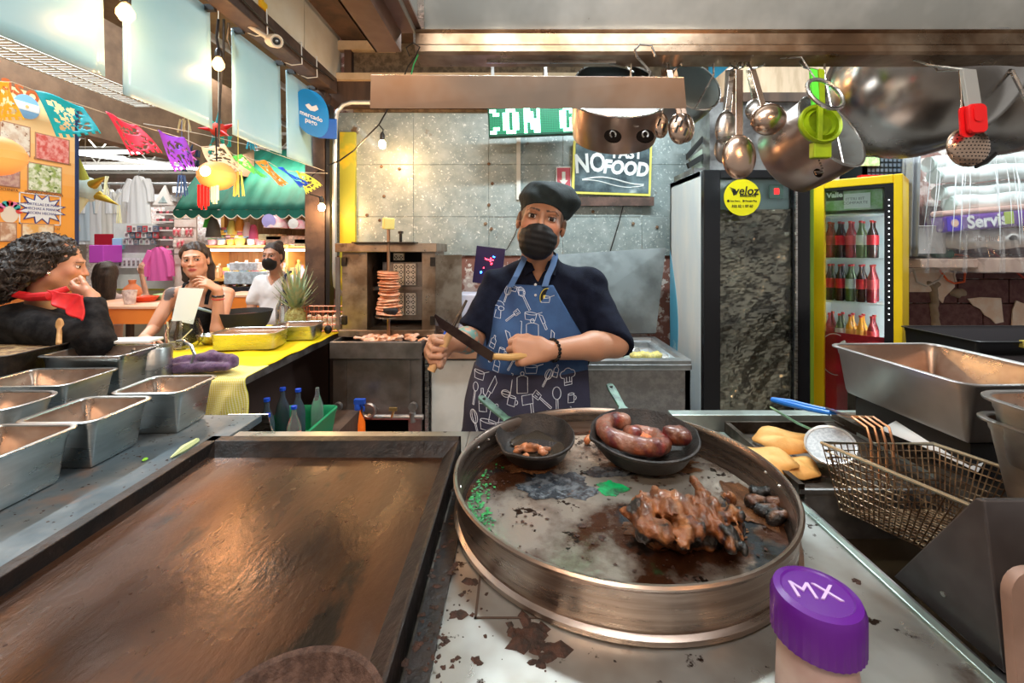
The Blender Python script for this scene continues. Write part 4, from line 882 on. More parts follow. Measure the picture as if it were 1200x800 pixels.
# pineapple
pc_ = at(345, 384, 3.08); px2, py2 = pc_[0], 3.10
PA = thing('pineapple', 'whole pineapple with a spiky green crown on the yellow cloth', 'pineapple', (px2, py2, zc))
r = random.Random(6)
blob('fruit', [('e', (px2, py2, zc+.09), (.072, .072, .092), .01)], M('pineapple skin', (.24, .19, .05), .7, col2=(.38, .40, .16), scale=30, bump=1), PA, h=.006, disp=lambda p: .005*np.sin((p[:, 2]*1.2+np.arctan2(p[:, 1]-py2, p[:, 0]-px2)*.07)*190)*np.sin((p[:, 2]*1.2-np.arctan2(p[:, 1]-py2, p[:, 0]-px2)*.07)*190))
leafm = M('pineapple leaf', (.22, .36, .22), .5, col2=(.50, .45, .25), scale=20, lo=.4, hi=.7)
for k in range(54):
    a = k*2.4; e = .25+1.15*(k/54)**.8; l = .12+.15*(k/54); z0 = zc+.165+.06*(k/54)
    d = V(math.cos(a)*math.cos(e), math.sin(a)*math.cos(e), math.sin(e)); t = V(-math.sin(a), math.cos(a), 0); p0 = V(px2, py2, z0)+V(math.cos(a), math.sin(a), 0)*.02
    mb = MB(); vs = []
    for s, w in ((0, .013), (.4, .011), (.75, .006), (1, .0006)):
        p = p0+d*l*s+V(0, 0, .35*l*s*s*(.8-e*.5))-V(0, 0, .0); vs += [p-t*w, p+t*w, p+V(0, 0, -.003)+d*0]
    mb.add(vs, [q for i in range(3) for q in ((3*i, 3*i+3, 3*i+5, 3*i+2), (3*i+2, 3*i+5, 3*i+4, 3*i+1), (3*i+1, 3*i+4, 3*i+3, 3*i))])
    mb.build('leaf', leafm, PA, sm=60)
# red wire basket with eggs
EB = thing('egg_basket', 'copper coloured wire basket of eggs in the counter corner', 'basket', (-1.46, 3.2, zc))
ex0, ex1, ey0, ey1 = -1.60, -1.235, 3.10, 3.37
rw = M('red wire', (.55, .16, .08), .4, .6); mb = MB()
for z in (.005, .05, .10, .145): mb.tube([(ex0, ey0, zc+z), (ex1, ey0, zc+z), (ex1, ey1, zc+z), (ex0, ey1, zc+z)], .0035, 4, closed=True)
for k in range(11):
    x = ex0+(ex1-ex0)*k/10
    for y in (ey0, ey1): mb.cyl((x, y, zc), (x, y, zc+.145), .003, n=4)
for k in range(8):
    y = ey0+(ey1-ey0)*k/7
    for x in (ex0, ex1): mb.cyl((x, y, zc), (x, y, zc+.145), .003, n=4)
mb.build('wire_grid', rw, EB, kind='stuff')
egg = None; r = random.Random(3); eggm = M('egg shell', (.88, .82, .74), .45)
k = 0
lab_e = ['egg in the wire basket, front row', 'egg in the wire basket, second row', 'egg on top of the heap in the wire basket']
for (i, j, l) in [(i, j, 0) for i in range(6) for j in range(3)]+[(i, j, 1) for i in range(5) for j in range(2)]:
    p = (ex0+.035+i*.062+(.03 if l else 0), ey0+.035+j*.075+.03*l, zc+.006+.042*l)
    if egg is None:
        mb = MB().sph((p[0], p[1], p[2]+.027), (.029, .024, .026), 12); egg = mb.build('egg', eggm); o = egg
    else: o = egg.copy(); C.objects.link(o); o.location = p; o.rotation_euler = (0, 0, r.random()*3)
    tag(o, 'white egg heaped in the wire basket', 'egg', 'eggs in the wire basket')
# glass jar with menu card, glass bottles, squash
jc = at(216, 388, 2.60)
J = thing('glass_jar', 'round clear glass jar holding the menu card before the tattooed woman', 'jar', (jc[0], 2.60, zc))
MB().lathe([(1e-6, 0), (.06, 0), (.088, .04), (.092, .09), (.075, .16), (.070, .17), (.067, .16), (.086, .09), (.082, .042), (.055, .006), (1e-6, .006)], (jc[0], 2.60, zc), 32).build('glass', glass, J)
MB().tube([(jc[0]-.07, 2.56, zc+.16), (jc[0]-.02, 2.51, zc+.05), (jc[0]+.05, 2.50, zc+.06), (jc[0]+.085, 2.55, zc+.12)], .0035, 6).build('wire', M('pale wire', (.6, .6, .4), .4, .5), J)
tag(plate([at(201, 377, 2.58), at(226, 380, 2.58), at(239, 338, 2.62), at(210, 337, 2.62)], .002, 'menu_card', M('pale blue card', (.72, .80, .78), .5), None), 'pale blank menu card standing in the round glass jar', 'card')
tag(plate([at(232, 352, 2.335), at(235, 352, 2.335), at(240, 338, 2.335), at(237, 338, 2.335)], .001, 'card_slip', M('green card edge', (.45, .65, .5), .5), None), 'thin green slip behind the menu card', 'card') if 0 else None
gb = bottle((-1.73, 3.22, zc), .042, .26, 'clear glass bottle behind the stone bowl and the pineapple', None, name='glass_bottle')
bottle((-1.655, 3.28, zc), .038, .22, 'second clear bottle left of the pineapple crown', None, name='glass_bottle')
tag(MB().box(0, .20, 0, .10, 0, .012, mat=Matrix.Translation((-1.84, 1.93, 1.078)) @ Matrix.Rotation(.1, 4, 'Z')).build('white_plate', white_plastic, sm=0, bevel=.003), 'flat white tray lying on the far rim of the deep tall pan', 'tray')
tag(MB().box(-2.19, -1.99, 1.62, 1.98, .0, .884).build('dark_bench', dark_wood, sm=0, bevel=.004), 'dark wooden counter block under the wide blackened pan', 'counter')
tag(MB().sph((-1.305, 3.02, zc+.03), (.026, .026, .03), 12).build('black_lime', rubber), 'small round black object at the edge of the yellow cloth', 'ball')

# ------------------------------------------------------------------ freezer, white cabinet, screen
FZ = thing('chest_freezer', 'open grey chest freezer with raised lid beside the white fridge', 'freezer', (.85, 2.6, 0))
fm = M('grey hammered sheet', (.27, .26, .26), .5, .5, col2=(.36, .35, .34), scale=30, rvar=.1, bump=.3)
alu = M('aluminium trim', (.55, .56, .56), .35, .9, col2=(.40, .41, .42), scale=8)
fx0, fx1, fy0, fy1 = .20, 1.0, 2.55, 3.22
zt = .855
MB().box(fx0, fx1, fy0, fy0+.03, .05, zt-.06).box(fx0, fx0+.03, fy0, fy1, .05, zt-.06).box(fx1-.03, fx1, fy0, fy1, .05, zt-.06).box(fx0, fx1, fy1-.03, fy1, .05, zt-.06).box(fx0, fx1, fy0, fy1, .02, .08).build('freezer_body', fm, FZ, sm=0)
mb = MB().rr((fx0+fx1)/2, (fy0+fy1)/2, fx1-fx0+.015, fy1-fy0+.015, .012, [(0, zt-.06), (.004, zt-.05), (.004, zt-.028), (0, zt-.026), (0, zt-.006), (-.004, zt), (-.045, zt), (-.05, zt-.02), (-.075, zt-.03), (-.075, zt-.06)], 2, cap1=False)
mb.build('top_frame', alu, FZ, sm=0)
frost = M('frosty liner', (.72, .78, .82), .6, bump=.5, bscale=20)
MB().rr((fx0+fx1)/2, (fy0+fy1)/2, fx1-fx0-.07, fy1-fy0-.07, .03, [(-.02, zt-.03), (-.05, .60), (-.06, .45)], 3).build('inner_liner', frost, FZ, sm=40)
plate([(fx0+.0, fy1+.0, zt+.02), (fx1+.0, fy1+.0, zt+.02), (fx1+.14, fy1+.20, zt+.64), (fx0-.02, fy1+.20, zt+.58)], .035, 'lid', M('scuffed lid liner', (.20, .22, .22), .40, .7, col2=(.11, .12, .12), scale=3, rvar=.12, bump=.1), FZ)
for x, z in ((fx1-.05, .68), (fx1-.04, .42)): MB().cyl((x, fy0-.004, z), (x, fy0+.004, z), .010, n=10).build('screw', alu, FZ)
plate([(.66, 2.63, .815), (.88, 2.60, .815), (.90, 2.78, .815), (.66, 2.80, .815)], .006, 'tray', M('green grey tray', (.35, .42, .38), .4, .5), FZ)
yb = M('yellow food', (.75, .62, .18), .5, col2=(.45, .40, .15), scale=50, bump=.8)
blob('frozen_corn', [('e', (.72+.045*i, 2.70+.02*(i % 2), .84), (.035, .035, .022), .01) for i in range(4)], yb, h=.008, disp=lambda p: .006*nz(p, 50, 1), label='yellow food in a clear bag on the tray of the open freezer', cat='food')
bagm = M('clear bag', (.62, .62, .58), .22, col2=(.25, .24, .22), scale=14, bump=.8, bscale=25, coat=.6)
for k, (c, rr_, lb) in enumerate([((.70, 2.86, .80), (.09, .07, .09), 'knotted clear bag of food in the middle of the open freezer'), ((.88, 2.76, .77), (.09, .08, .08), 'clear bag lying by the right wall of the open freezer'), ((.60, 2.90, .76), (.10, .08, .08), 'pale bag of frozen food deep in the freezer behind the cook')]):
    blob('food_bag', [('e', c, rr_, .02)], bagm, h=.010, disp=lambda p: .018*nz(p, 22, 3+k), label=lb, cat='bag')
WC = thing('white_cabinet', 'low white enamel cabinet with brown top between grill stand and cook', 'cabinet', (-.4, 2.9, 0))
MB().box(-.58, -.10, 2.92, 3.4, .03, .78).build('cabinet_body', steel_dull, WC, sm=0)
MB().box(-.57, -.11, 2.90, 2.92, .05, .76).build('door', cream, WC, sm=0, bevel=.004); MB().box(-.155, -.135, 2.885, 2.90, .55, .66).build('door_handle', steel, [o for o in WC.children if o.name.startswith('door')][0], sm=0, bevel=.003)
MB().box(-.60, -.08, 2.86, 3.4, .78, .86).build('cabinet_top', M('brown board', (.40, .22, .13), .6, col2=(.25, .13, .08), scale=5), WC, sm=0, bevel=.004)
MB().box(-.605, -.585, 2.86, 3.38, .02, .78).build('side_post', steel, WC, sm=0)
tag(MB().box(-.50, -.36, 2.93, 3.05, .86, .935).box(-.495, -.365, 2.935, 3.045, .935, .945).build('blue_tub', M('blue tub', (.02, .12, .6), .35), sm=0, bevel=.008), 'small blue tub on the white cabinet behind the knife', 'tub')
tag(MB().box(-.43, -.12, 3.16, 3.38, .86, 1.17).build('white_printer', M('lilac white plastic', (.62, .62, .72), .45), sm=0, bevel=.01), 'white box shaped appliance below the coloured screen', 'appliance')
SC = thing('led_screen', 'tilted dark led screen with red and blue lights on the appliance', 'screen', (-.25, 3.3, 1.16))
c0 = frame((-.22, 3.30, 1.37), (1, -.12, -.12), (.1, 0, 1))
def fbox(M4, x0, x1, y0, y1, z0, z1, mb=None, mi=0): return (mb or MB()).box(x0, x1, y0, y1, z0, z1, mi, M4)
fbox(c0, -.11, .11, -.14, .14, -.02, 0).build('screen_body', M('violet black screen', (.02, .01, .05), .3), SC, sm=0, bevel=.004)
fbox(c0, -.03, .03, -.235, -.14, -.03, -.005).build('screen_foot', black_plastic, SC, sm=0)
dots = [(x, y, c) for x, y, c in [(-.02, .045, 0), (-.008, .045, 0), (.004, .045, 0), (.016, .045, 0), (.028, .045, 0), (.01, .057, 0), (.01, .033, 0), (.018, .015, 0), (.022, .02, 0), (-.035, -.02, 0), (.028, .072, 1), (.036, .07, 1), (-.055, -.055, 1), (-.049, -.055, 1), (-.052, -.05, 1), (-.052, -.06, 1), (-.03, .05, 0)]]
for ci, (nm, col) in enumerate((('red', (1, .02, .04)), ('blue', (.02, .15, 1)))):
    mb = MB()
    for x, y, c in dots:
        if c == ci: mb.sph(c0 @ Vector((x, y, .002)), .005, 8)
    mb.build(nm+'_lights', M(nm+' led', col, emit=col, es=14), SC, kind='stuff')

# ------------------------------------------------------------------ drink fridges
FR = thing('white_fridge', 'tall white upright fridge with black framed glass door and yellow round sticker', 'fridge', (1.5, 3.0, 0))
x0, x1, y0, y1, zt = 1.17, 1.84, 2.82, 3.38, 2.0
wfr = M('white fridge side', (.60, .68, .72), .45, col2=(.72, .75, .74), scale=4, stretch=(1, 1, .3), bump=.15, spots=[((.2, .1, .05), 9, .72, .03)])
mb = MB().box(x0, x0+.03, y0, y1, .05, zt).box(x1-.03, x1, y0, y1, .05, zt).box(x0, x1, y1-.03, y1, .05, zt).box(x0, x1, y0, y1, zt-.04, zt).box(x0, x1, y0, y1, .03, .16)
mb.build('fridge_body', wfr, FR, sm=0, bevel=.003)
mb = MB(); n = 24      # blue arc on the side
pts = [(y1-.002, .3)]+[(y1-.002-.17*math.sin(math.pi*i/n), .35+1.13*i/n) for i in range(n+1)]
mb.prism([(p[0], p[1]) for p in pts], .002, mat=Matrix(((0, 0, -1, x0), (1, 0, 0, 0), (0, 1, 0, 0), (0, 0, 0, 1)))).build('blue_arc', M('sky blue vinyl', (.10, .42, .62), .4, spots=[((.35, .6, .7), 6, .6, .05)]), FR, sm=0)
dk = M('black door frame', (.012, .012, .014), .22, bump=.05)
MB().box(x0+.0, x0+.105, 2.765, 2.815, .10, zt-.005).box(x1-.10, x1, 2.765, 2.815, .10, zt-.005).box(x0+.105, x1-.10, 2.765, 2.815, zt-.06, zt-.005).box(x0+.105, x1-.10, 2.765, 2.815, .10, .17).build('door_frame', dk, FR, sm=0, bevel=.005)
MB().box(x1-.10, x1-.088, 2.752, 2.766, .2, zt-.1).build('chrome_strip', steel, FR, sm=0)
foil = M('crinkled foil film', (.62, .54, .42), .16, .9, col2=(.28, .25, .21), scale=2.2, bump=.8, bscale=7, rvar=.08)
rr2 = np.random.RandomState(4)
def foil_fn(u, v):
    p = np.array([[u*.47, v*1.55, .3]]); d = .018*(1-np.abs(nz(p, 9, 2)[0]))+.010*np.abs(nz(p*(1, 1.6, 1), 26, 5)[0])
    return (x0+.105+u*(x1-x0-.205), 2.822-d*.9, .17+v*1.58)
MB().grid(foil_fn, 44, 130).build('foil_lining', foil, FR, sm=0)
MB().box(x0+.105, x1-.10, 2.825, 2.835, 1.745, zt-.06).build('light_panel', M('pale door panel', (.45, .58, .58), .4), FR, sm=0)
MB().box(x0+.105, x1-.10, 2.783, 2.787, .17, zt-.06).build('door_glass', M('door glass', (.8, .85, .85), .03, trans=1, ior=1.02, coat=.5), FR, sm=0)
thm = at(911, 224, 2.78); MB().box(thm[0]-.045, thm[0]+.045, 2.789, 2.80, thm[2]-.045, thm[2]+.045).build('thermostat', M('green grey plate', (.22, .38, .32), .4), FR, sm=0, bevel=.004)
MB().box(thm[0]-.015, thm[0]+.015, 2.787, 2.789, thm[2]-.018, thm[2]+.018).build('red_display', M('red display', (.8, .03, .03), emit=(1, .03, .03), es=1.5), FR, sm=0)
sc_ = at(871, 231, 2.75); STK = thing('round_sticker', 'round yellow delivery service sticker on the black door frame', 'sticker', (sc_[0], 2.763, sc_[2]-.11))
R_ = .115; fr_ = frame((sc_[0], 2.764, sc_[2]), (1, 0, 0), (0, 0, 1))
MB().cyl(fr_ @ Vector((0, 0, 0)), fr_ @ Vector((0, 0, .002)), R_, n=48).build('disc', M('sticker yellow', (.92, .80, .01), .4), STK, sm=30)
ink = M('black ink', (.01, .01, .01), .5)
def ft(s, size, x, y, bold=0, sx=1, shear=0, mat=None, fr=fr_, z=.0026, parent=STK, nm='lettering'): return text(s, size, fr @ Matrix.Translation((x, y, z)), mat or ink, nm, parent, bold=bold, sx=sx, shear=shear)
ft('veloz', .075, .022, .040, .0012, 1.0, .15); ft('MANDADOS', .018, .035, .010, .0006)
ft('App Store', .015, -.045, -.022); ft('Google Play', .015, .055, -.022); ft('322 32 1 07 60', .022, 0, -.055, .0004)
mb = MB()
for k in range(4): mb.prism([(-.085+.008*k, .066-.012*k), (-.045, .052-.010*k), (-.030, .030), (-.055, .046-.012*k)], .0008, fr_ @ Matrix.Translation((0, 0, .0022)))
mb.cyl(fr_ @ Vector((-.088, -.022, .002)), fr_ @ Vector((-.088, -.022, .003)), .008, n=12); mb.prism([(.003, -.014), (.016, -.022), (.003, -.030)], .0008, fr_ @ Matrix.Translation((0, 0, .0022)))
mb.build('wing_emblem', ink, STK, sm=0)
tag(MB().box(1.862, 1.885, 2.80, 3.3, .02, 1.96).build('green_board', M('lime edge', (.30, .50, .05), .5), sm=0), 'narrow lime green board wedged between the two fridges', 'board')

# yellow fridge, turned towards the cook
a0, a1 = at(953, 213, 3.06), at(1058, 205, 2.72)
fx = V(a1[0]-a0[0], a1[1]-a0[1], 0); wd = np.linalg.norm(fx); ang = math.atan2(fx[1], fx[0])
YF = thing('yellow_fridge', 'yellow framed drinks fridge with glass door and bottle shelves', 'fridge', (a0[0], a0[1], 0), ang)
m4 = MW[YF.name]
def yb_(x0, x1, y0, y1, z0, z1, mb=None): return (mb or MB()).box(x0, x1, y0, y1, z0, z1, 0, m4)
zt = 1.965; dp = .36
mb = yb_(0, .03, .05, dp, .05, zt); yb_(wd-.02, wd, .05, dp, .05, zt, mb); yb_(0, wd, dp-.02, dp, .05, zt, mb); yb_(0, wd, .05, dp, zt-.04, zt, mb); yb_(0, wd, .05, dp, .03, .12, mb)
mb.build('fridge_body', yellow_paint, YF, sm=0, bevel=.004)
ft_ = .052
mb = yb_(0, ft_*1.25, 0, .05, .10, zt); yb_(wd-ft_*.85, wd, 0, .05, .10, zt, mb); yb_(ft_*1.25, wd-ft_*.85, 0, .05, zt-.055, zt, mb); yb_(ft_*1.25, wd-ft_*.85, 0, .05, .10, .16, mb)
dfr = mb.build('door_frame', yellow_paint, YF, sm=0, bevel=.006)
mb = yb_(wd-ft_*.85-.045, wd-ft_*.85, .004, .045, .16, zt-.055); yb_(ft_*1.25, wd-ft_*.85-.045, .004, .045, zt-.075, zt-.055, mb); mb.build('door_gasket', dk, dfr, sm=0)
mb = MB()
for k in range(22): mb.sph(m4 @ Vector((wd-ft_*.85-.022, .003, 1.05+k*.036)), .0045, 6)
mb.build('led_dots', M('white led', (1, 1, 1), emit=(.9, .95, 1), es=1.6), YF, kind='stuff')
ins = M('white fridge inside', (.80, .85, .86), .4)
mb = yb_(.032, wd-.022, dp-.03, dp-.02, .12, zt-.05); yb_(wd-.03, wd-.022, .05, dp-.02, .12, zt-.05, mb); yb_(.03, .038, .05, dp-.02, .12, zt-.05, mb); mb.build('inner_wall', ins, YF, sm=0)
lad = MB()
for k in range(38): lad = yb_(wd-.085, wd-.065, .10, .11, .75+k*.028, .765+k*.028, lad)
lad.build('shelf_ladder', M('white slotted rail', (.85, .88, .9), .4, emit=(.8, .9, 1), es=.25), YF, sm=0, kind='stuff')
for zz in (1.735, 1.435, 1.14, .80):
    yb_(.04, wd-.03, .055, dp-.03, zz-.012, zz).build('shelf', ins, YF, sm=0, bevel=.002)
lamp_in = yb_(wd-.05, wd-.04, .06, .075, .3, 1.7).build('inside_lamp', M('cool lamp', (1, 1, 1), emit=(.85, .95, 1), es=22), YF, sm=0)
yb_(ft_*1.25, wd-ft_*.85, .020, .024, .16, zt-.055).build('door_glass', M('door glass'), dfr, sm=0)
yb_(.045, wd-.10, .030, .034, 1.755, zt-.08).build('header_sign', M('juice header', (.55, .68, .55), .4, col2=(.25, .45, .18), scale=12), YF, sm=0)
yb_(.070, .165, .026, .030, 1.825, 1.895).build('dark_logo_box', M('logo dark', (.03, .035, .03), .5), YF, sm=0)
fy = m4 @ Matrix.Translation((.118, .0255, 1.862)) @ Matrix.Rotation(math.pi/2, 4, 'X')
text('Valle', .046, fy, M('white print', (.85, .85, .85), .5), 'lettering', YF, bold=.002); text('del', .022, fy @ Matrix.Translation((.0, .028, 0)), M('white print'), 'lettering', YF)
yb_(.170, .310, .026, .030, 1.765, 1.865).build('paper_note', M('white paper'), YF, sm=0)
text('ITTRI IIIT\nCOMPARTE', .026, m4 @ Matrix.Translation((.23, .0255, 1.815)) @ Matrix.Rotation(math.pi/2, 4, 'X'), M('grey print', (.2, .2, .22), .5), 'lettering', YF)
redp = yb_(ft_*1.25, wd-ft_*.85-.045, .026, .030, .16, .93).build('red_panel', M('red fridge vinyl', (.50, .012, .02), .4), YF, sm=0)
wv = MB(); wv.tube([m4 @ Vector((.12+.09*math.cos(a), .024, .78+.14*math.sin(a))) for a in np.linspace(1.2, 4.9, 30)], .003, 5); wv.tube([m4 @ Vector((.20+.05*math.cos(a), .024, .84+.04*math.sin(a))) for a in np.linspace(2, 4.5, 14)], .010, 5); wv.build('white_swirl', M('white print'), YF)
kinds = [('cola', (.05, .012, .01), (.60, .01, .02)), ('red soda', (.30, .02, .03), (.55, .05, .06)), ('orange soda', (.85, .35, .02), (.9, .5, .1)), ('green glass', (.10, .14, .05), (.70, .75, .72))]
r = random.Random(17); spots_ = []
for si, zz in enumerate((1.435, 1.14, .80)):
    for row in range(2):
        for k in range(5):
            if si == 2 and row == 0: pass
            spots_.append((si, row, k, zz))
protos = {}
names = ['upper', 'middle', 'bottom']
for si, row, k, zz in spots_:
    kd = {0: (1, 0, 1, 3, 0), 1: (0, 0, 3, 0, 1), 2: (1, 3, 2, 2, 1)}[si][k]
    p = m4 @ Vector((.075+k*.058, .10+row*.10, zz+.001)); hh = .25
    lb = '%s bottle on the %s fridge shelf, %s row, %s' % (kinds[kd][0], names[si], ('front', 'back')[row], ('leftmost', 'second from left', 'third', 'fourth', 'by the slotted rail')[k])
    if kd not in protos:
        protos[kd] = bottle(tuple(p), .027, hh, lb, 'bottles in the yellow fridge', glassm=M(kinds[kd][0]+' glass', kinds[kd][1], .12, coat=.6), capm=M('red cap', (.5, .02, .02), .4), labm=M(kinds[kd][0]+' label', kinds[kd][2], .4), name='soda_bottle', n=14)
    else: dup(protos[kd], tuple(p), r.random()*6, lb)

# ------------------------------------------------------------------ signs on the wall
def dotsign():
    f5 = {'C': ['0111', '1000', '1000', '1000', '1000', '1000', '0111'], 'O': ['01110', '11011', '11011', '11011', '11011', '11011', '01110'], 'N': ['11001', '11101', '11101', '11111', '10111', '10111', '10011'],
          'G': ['01110', '11011', '11000', '11011', '11011', '11011', '01110'], 'c': ['110', '011', '000', '000', '000', '011', '110'], ' ': ['000']*7}
    LS = thing('led_sign', 'green scrolling led sign reading CON G under the steel strip', 'sign', (.1, 3.2, 2.3))
    a = at(572, 160, 3.25); b = at(690, 155, 3.25); fr = frame((a+b)/2+V(0, 0, .112), b-a, (0, 0, 1)); Wd = np.linalg.norm(b-a); 
    fbox(fr, -Wd/2, Wd/2, -.115, .10, -.06, 0).build('sign_case', M('green black case', (.0, .06, .03), .4), LS, sm=0, bevel=.003)
    fbox(fr, Wd*.08, Wd*.11, .10, .42, -.38, -.02).build('sign_hanger', steel_dull, LS, sm=0); fbox(fr, -Wd*.45, -Wd*.42, .10, .42, -.04, -.02).build('sign_hanger', steel_dull, LS, sm=0)
    on = MB(); off = MB(); cw = Wd/62; rows = 14
    pat = {}; x = 0
    for ch in ('c', 'O', 'N', ' ', 'G'):
        g = f5[ch]; w_ = len(g[0])
        for j in range(7):
            for i in range(w_):
                if g[j][i] == '1':
                    for dx in (0, 1):
                        for dy in (0, 1): pat[(x+i*2+dx, j*2+dy)] = 1
        x += w_*2+(3 if ch != 'c' else 2)
    for i in range(60):
        for j in range(rows):
            c = ((i-29.5)*cw, .086-(j+.5)*.0132); (on if pat.get((i, j)) else off).add([fr @ Vector((c[0]+sx*cw*.42, c[1]+sy*.0055, .0015)) for sx, sy in ((-1, -1), (1, -1), (1, 1), (-1, 1))], [(0, 1, 2, 3)])
    on.build('lit_dots', M('lit led', (1, 1, 1), emit=(.18, 1, .50), es=7), LS, sm=0, kind='stuff')
    off.build('dark_dots', M('dim led', (.01, .16, .08), .4, emit=(.0, .5, .2), es=.22), LS, sm=0, kind='stuff')
dotsign()
CB = thing('chalkboard_sign', 'chalkboard with yellow frame reading NO FAST FOOD behind the hanging pot', 'sign', (.6, 3.55, 1.9))
a, b, c, d = at(671, 227, 3.56), at(763, 230, 3.56), at(764, 168, 3.56), at(671, 164, 3.56)
fr = frame((a+b+c+d)/4, b-a, d-a); Wd, Ht = .64, .43
fbox(fr, -Wd/2, Wd/2, -Ht/2, Ht/2, -.02, .0).build('frame', M('lemon frame', (.80, .75, .15), .5), CB, sm=0, bevel=.002)
fbox(fr, -Wd/2+.02, Wd/2-.02, -Ht/2+.02, Ht/2-.02, .0, .003).build('slate', M('chalk slate', (.03, .05, .06), .7, col2=(.14, .20, .22), scale=5, spots=[((.45, .52, .52), 5, .62, .1)]), CB, sm=0)
chk = M('white chalk', (.80, .84, .82), .8)
text('NO', .21, fr @ Matrix.Translation((-.18, .03, .004)) @ Matrix.Rotation(.1, 4, 'Z'), chk, 'lettering', CB, bold=.006, sx=.75)
text('FAST', .11, fr @ Matrix.Translation((.12, .12, .004)), chk, 'lettering', CB, bold=.004, sx=1)
text('FOOD', .15, fr @ Matrix.Translation((.11, .0, .004)) @ Matrix.Rotation(-.05, 4, 'Z'), chk, 'lettering', CB, bold=.007, sx=.85, shear=.1)
mb = MB()
for k, y in enumerate((-.10, -.125)): mb.tube([fr @ Vector((-.24+.5*t, y+.025*math.sin(t*5+k), .004)) for t in np.linspace(0, 1, 16)], .006-.002*k, 5)
mb.build('chalk_swoosh', chk, CB)
tag(MB().box(.42, 1.10, 3.55, 3.60, at(0, 241, 3.56)[2], at(0, 231, 3.56)[2]).build('shelf_rail', M('rusty brown rail', (.16, .09, .07), .6, col2=(.08, .05, .04), scale=12), sm=0), 'rusty brown rail under the chalkboard', 'rail')
mb = MB(); mb.tube([at(731, 238, 3.58), at(725, 262, 3.58), at(714, 298, 3.59)], .005, 6); tag(mb.build('black_cable', black_plastic), 'thin black cable hanging from the chalkboard down the steel wall', 'cable')
mb = MB(); mb.tube([at(608, 262, 3.59), at(603, 276, 3.59), at(594, 292, 3.59), at(580, 299, 3.58)], .004, 5); tag(mb.build('black_cable', black_plastic), 'curved thin black cable on the wall beside the screen', 'cable')
AS = thing('arrow_sign', 'small pink sign with a white down arrow left of the chalkboard', 'sign', (.35, 3.6, 1.95))
a, b, c, d = at(652, 222, 3.60), at(669, 225, 3.60), at(669, 196, 3.60), at(652, 196, 3.60); fr = frame((a+b+c+d)/4, (1, 0, 0), (0, 0, 1))
fbox(fr, -.062, .062, -.10, .10, 0, .003).build('panel', M('white paper'), AS, sm=0); fbox(fr, -.054, .054, -.09, .092, .003, .004).build('pink_field', M('faded red', (.55, .10, .13), .5), AS, sm=0)
MB().prism([(-.014, .06), (-.014, -.01), (-.034, -.01), (0, -.055), (.034, -.01), (.014, -.01), (.014, .06)], .001, fr @ Matrix.Translation((0, 0, .0045))).build('arrow', M('pale print', (.75, .78, .70), .5), AS, sm=0)
# string light on the wall
SL = thing('string_light', 'small warm bulb on a black cable strung across the steel wall', 'lamp', at(448, 170, 3.3))
MB().tube([at(384, 194, 3.1), at(398, 188, 3.15), at(415, 176, 3.2), at(432, 158, 3.3), at(444, 146, 3.35), at(452, 132, 3.4), at(454, 128, 3.5)], .006, 6).build('cable', black_plastic, SL)
bulbm = M('warm bulb', (1, .8, .5), emit=(1, .55, .22), es=55)
def bulb(p, parent, s=1, pw=6, col=(1, .58, .26)):
    p = V(*p); MB().lathe([(1e-6, -.052*s), (.014*s, -.047*s), (.021*s, -.03*s), (.019*s, -.015*s), (.010*s, 0), (1e-6, .002)], p, 14).build('bulb', bulbm, parent)
    MB().lathe([(.011*s, -.004), (.014*s, 0), (.014*s, .03*s), (.007*s, .045*s), (1e-6, .046*s)], p, 12).build('socket', black_plastic, parent)
    point('bulb_light', tuple(p-V(0, .05, .06*s)), pw, col, .03)
bp_ = at(448, 164, 3.30); MB().tube([at(444, 146, 3.34), at(449, 152, 3.32), bp_+V(0, 0, .04)], .005, 6).build('drop_cable', black_plastic, SL); bulb(bp_, SL, 1.3, 7)
W2 = thing('post_lamp', 'small bright bulb on the dark post beside the yellow paper flag', 'lamp', at(377, 240, 3.3))
bulb(at(377, 238, 3.33), W2, 1.2, 5)
MB().tube([at(377, 232, 3.33), at(372, 230, 3.36), at(364, 228, 3.3), at(358, 218, 3.25), at(366, 205, 3.3), at(374, 200, 3.38)], .006, 6).build('cable', black_plastic, W2)

# ------------------------------------------------------------------ shelf with plastic wrapped cup sleeves on the right
SH = thing('wall_shelf', 'wooden shelf on the block wall carrying plastic wrapped cups', 'shelf', (3.4, 3.4, 1.2))
pw_ = M('pale pink wood', (.68, .48, .38), .6, col2=(.55, .36, .28), scale=8)
a = at(1130, 300, 3.35); MB().box(a[0], 4.8, 3.2, 3.6, at(0, 318, 3.35)[2], at(0, 302, 3.35)[2]).build('shelf_board', pw_, SH, sm=0, bevel=.005)
MB().box(at(1065, 0, 3.35)[0], a[0], 3.25, 3.6, at(0, 313, 3.35)[2], at(0, 303, 3.35)[2]).build('shelf_board', pw_, SH, sm=0, bevel=.005)
zb = at(0, 302, 3.35)[2]
sleeve = M('white cup sleeve', (.55, .60, .58), .5, col2=(.70, .73, .70), scale=10)
cupm = M('green cup lids', (.42, .52, .47), .5)
def roll(y, z, x0, x1, R_, m, label, ye=3.40, tiltz=.02, cat='cup sleeve', nm='cup_sleeve'):
    T = thing(nm, label, cat, (x0, ye, z-R_), group='cup sleeves on the shelf')
    mb = MB(); n = 28; vs = []
    P_ = [(x0+(x1-x0)*i/n, ye, z+tiltz*(x1-x0)*i/n*3+.006*math.sin(i*.9)) for i in range(n+1)]
    mb.tube(P_, [R_*(.97+.04*(i % 2)) for i in range(n+1)], 18); mb.build('sleeve', m, T)
    MB().cyl((x0-.02, ye, z), (x0+.002, ye, z), R_*.93, n=24).build('lid', cupm, T); return T
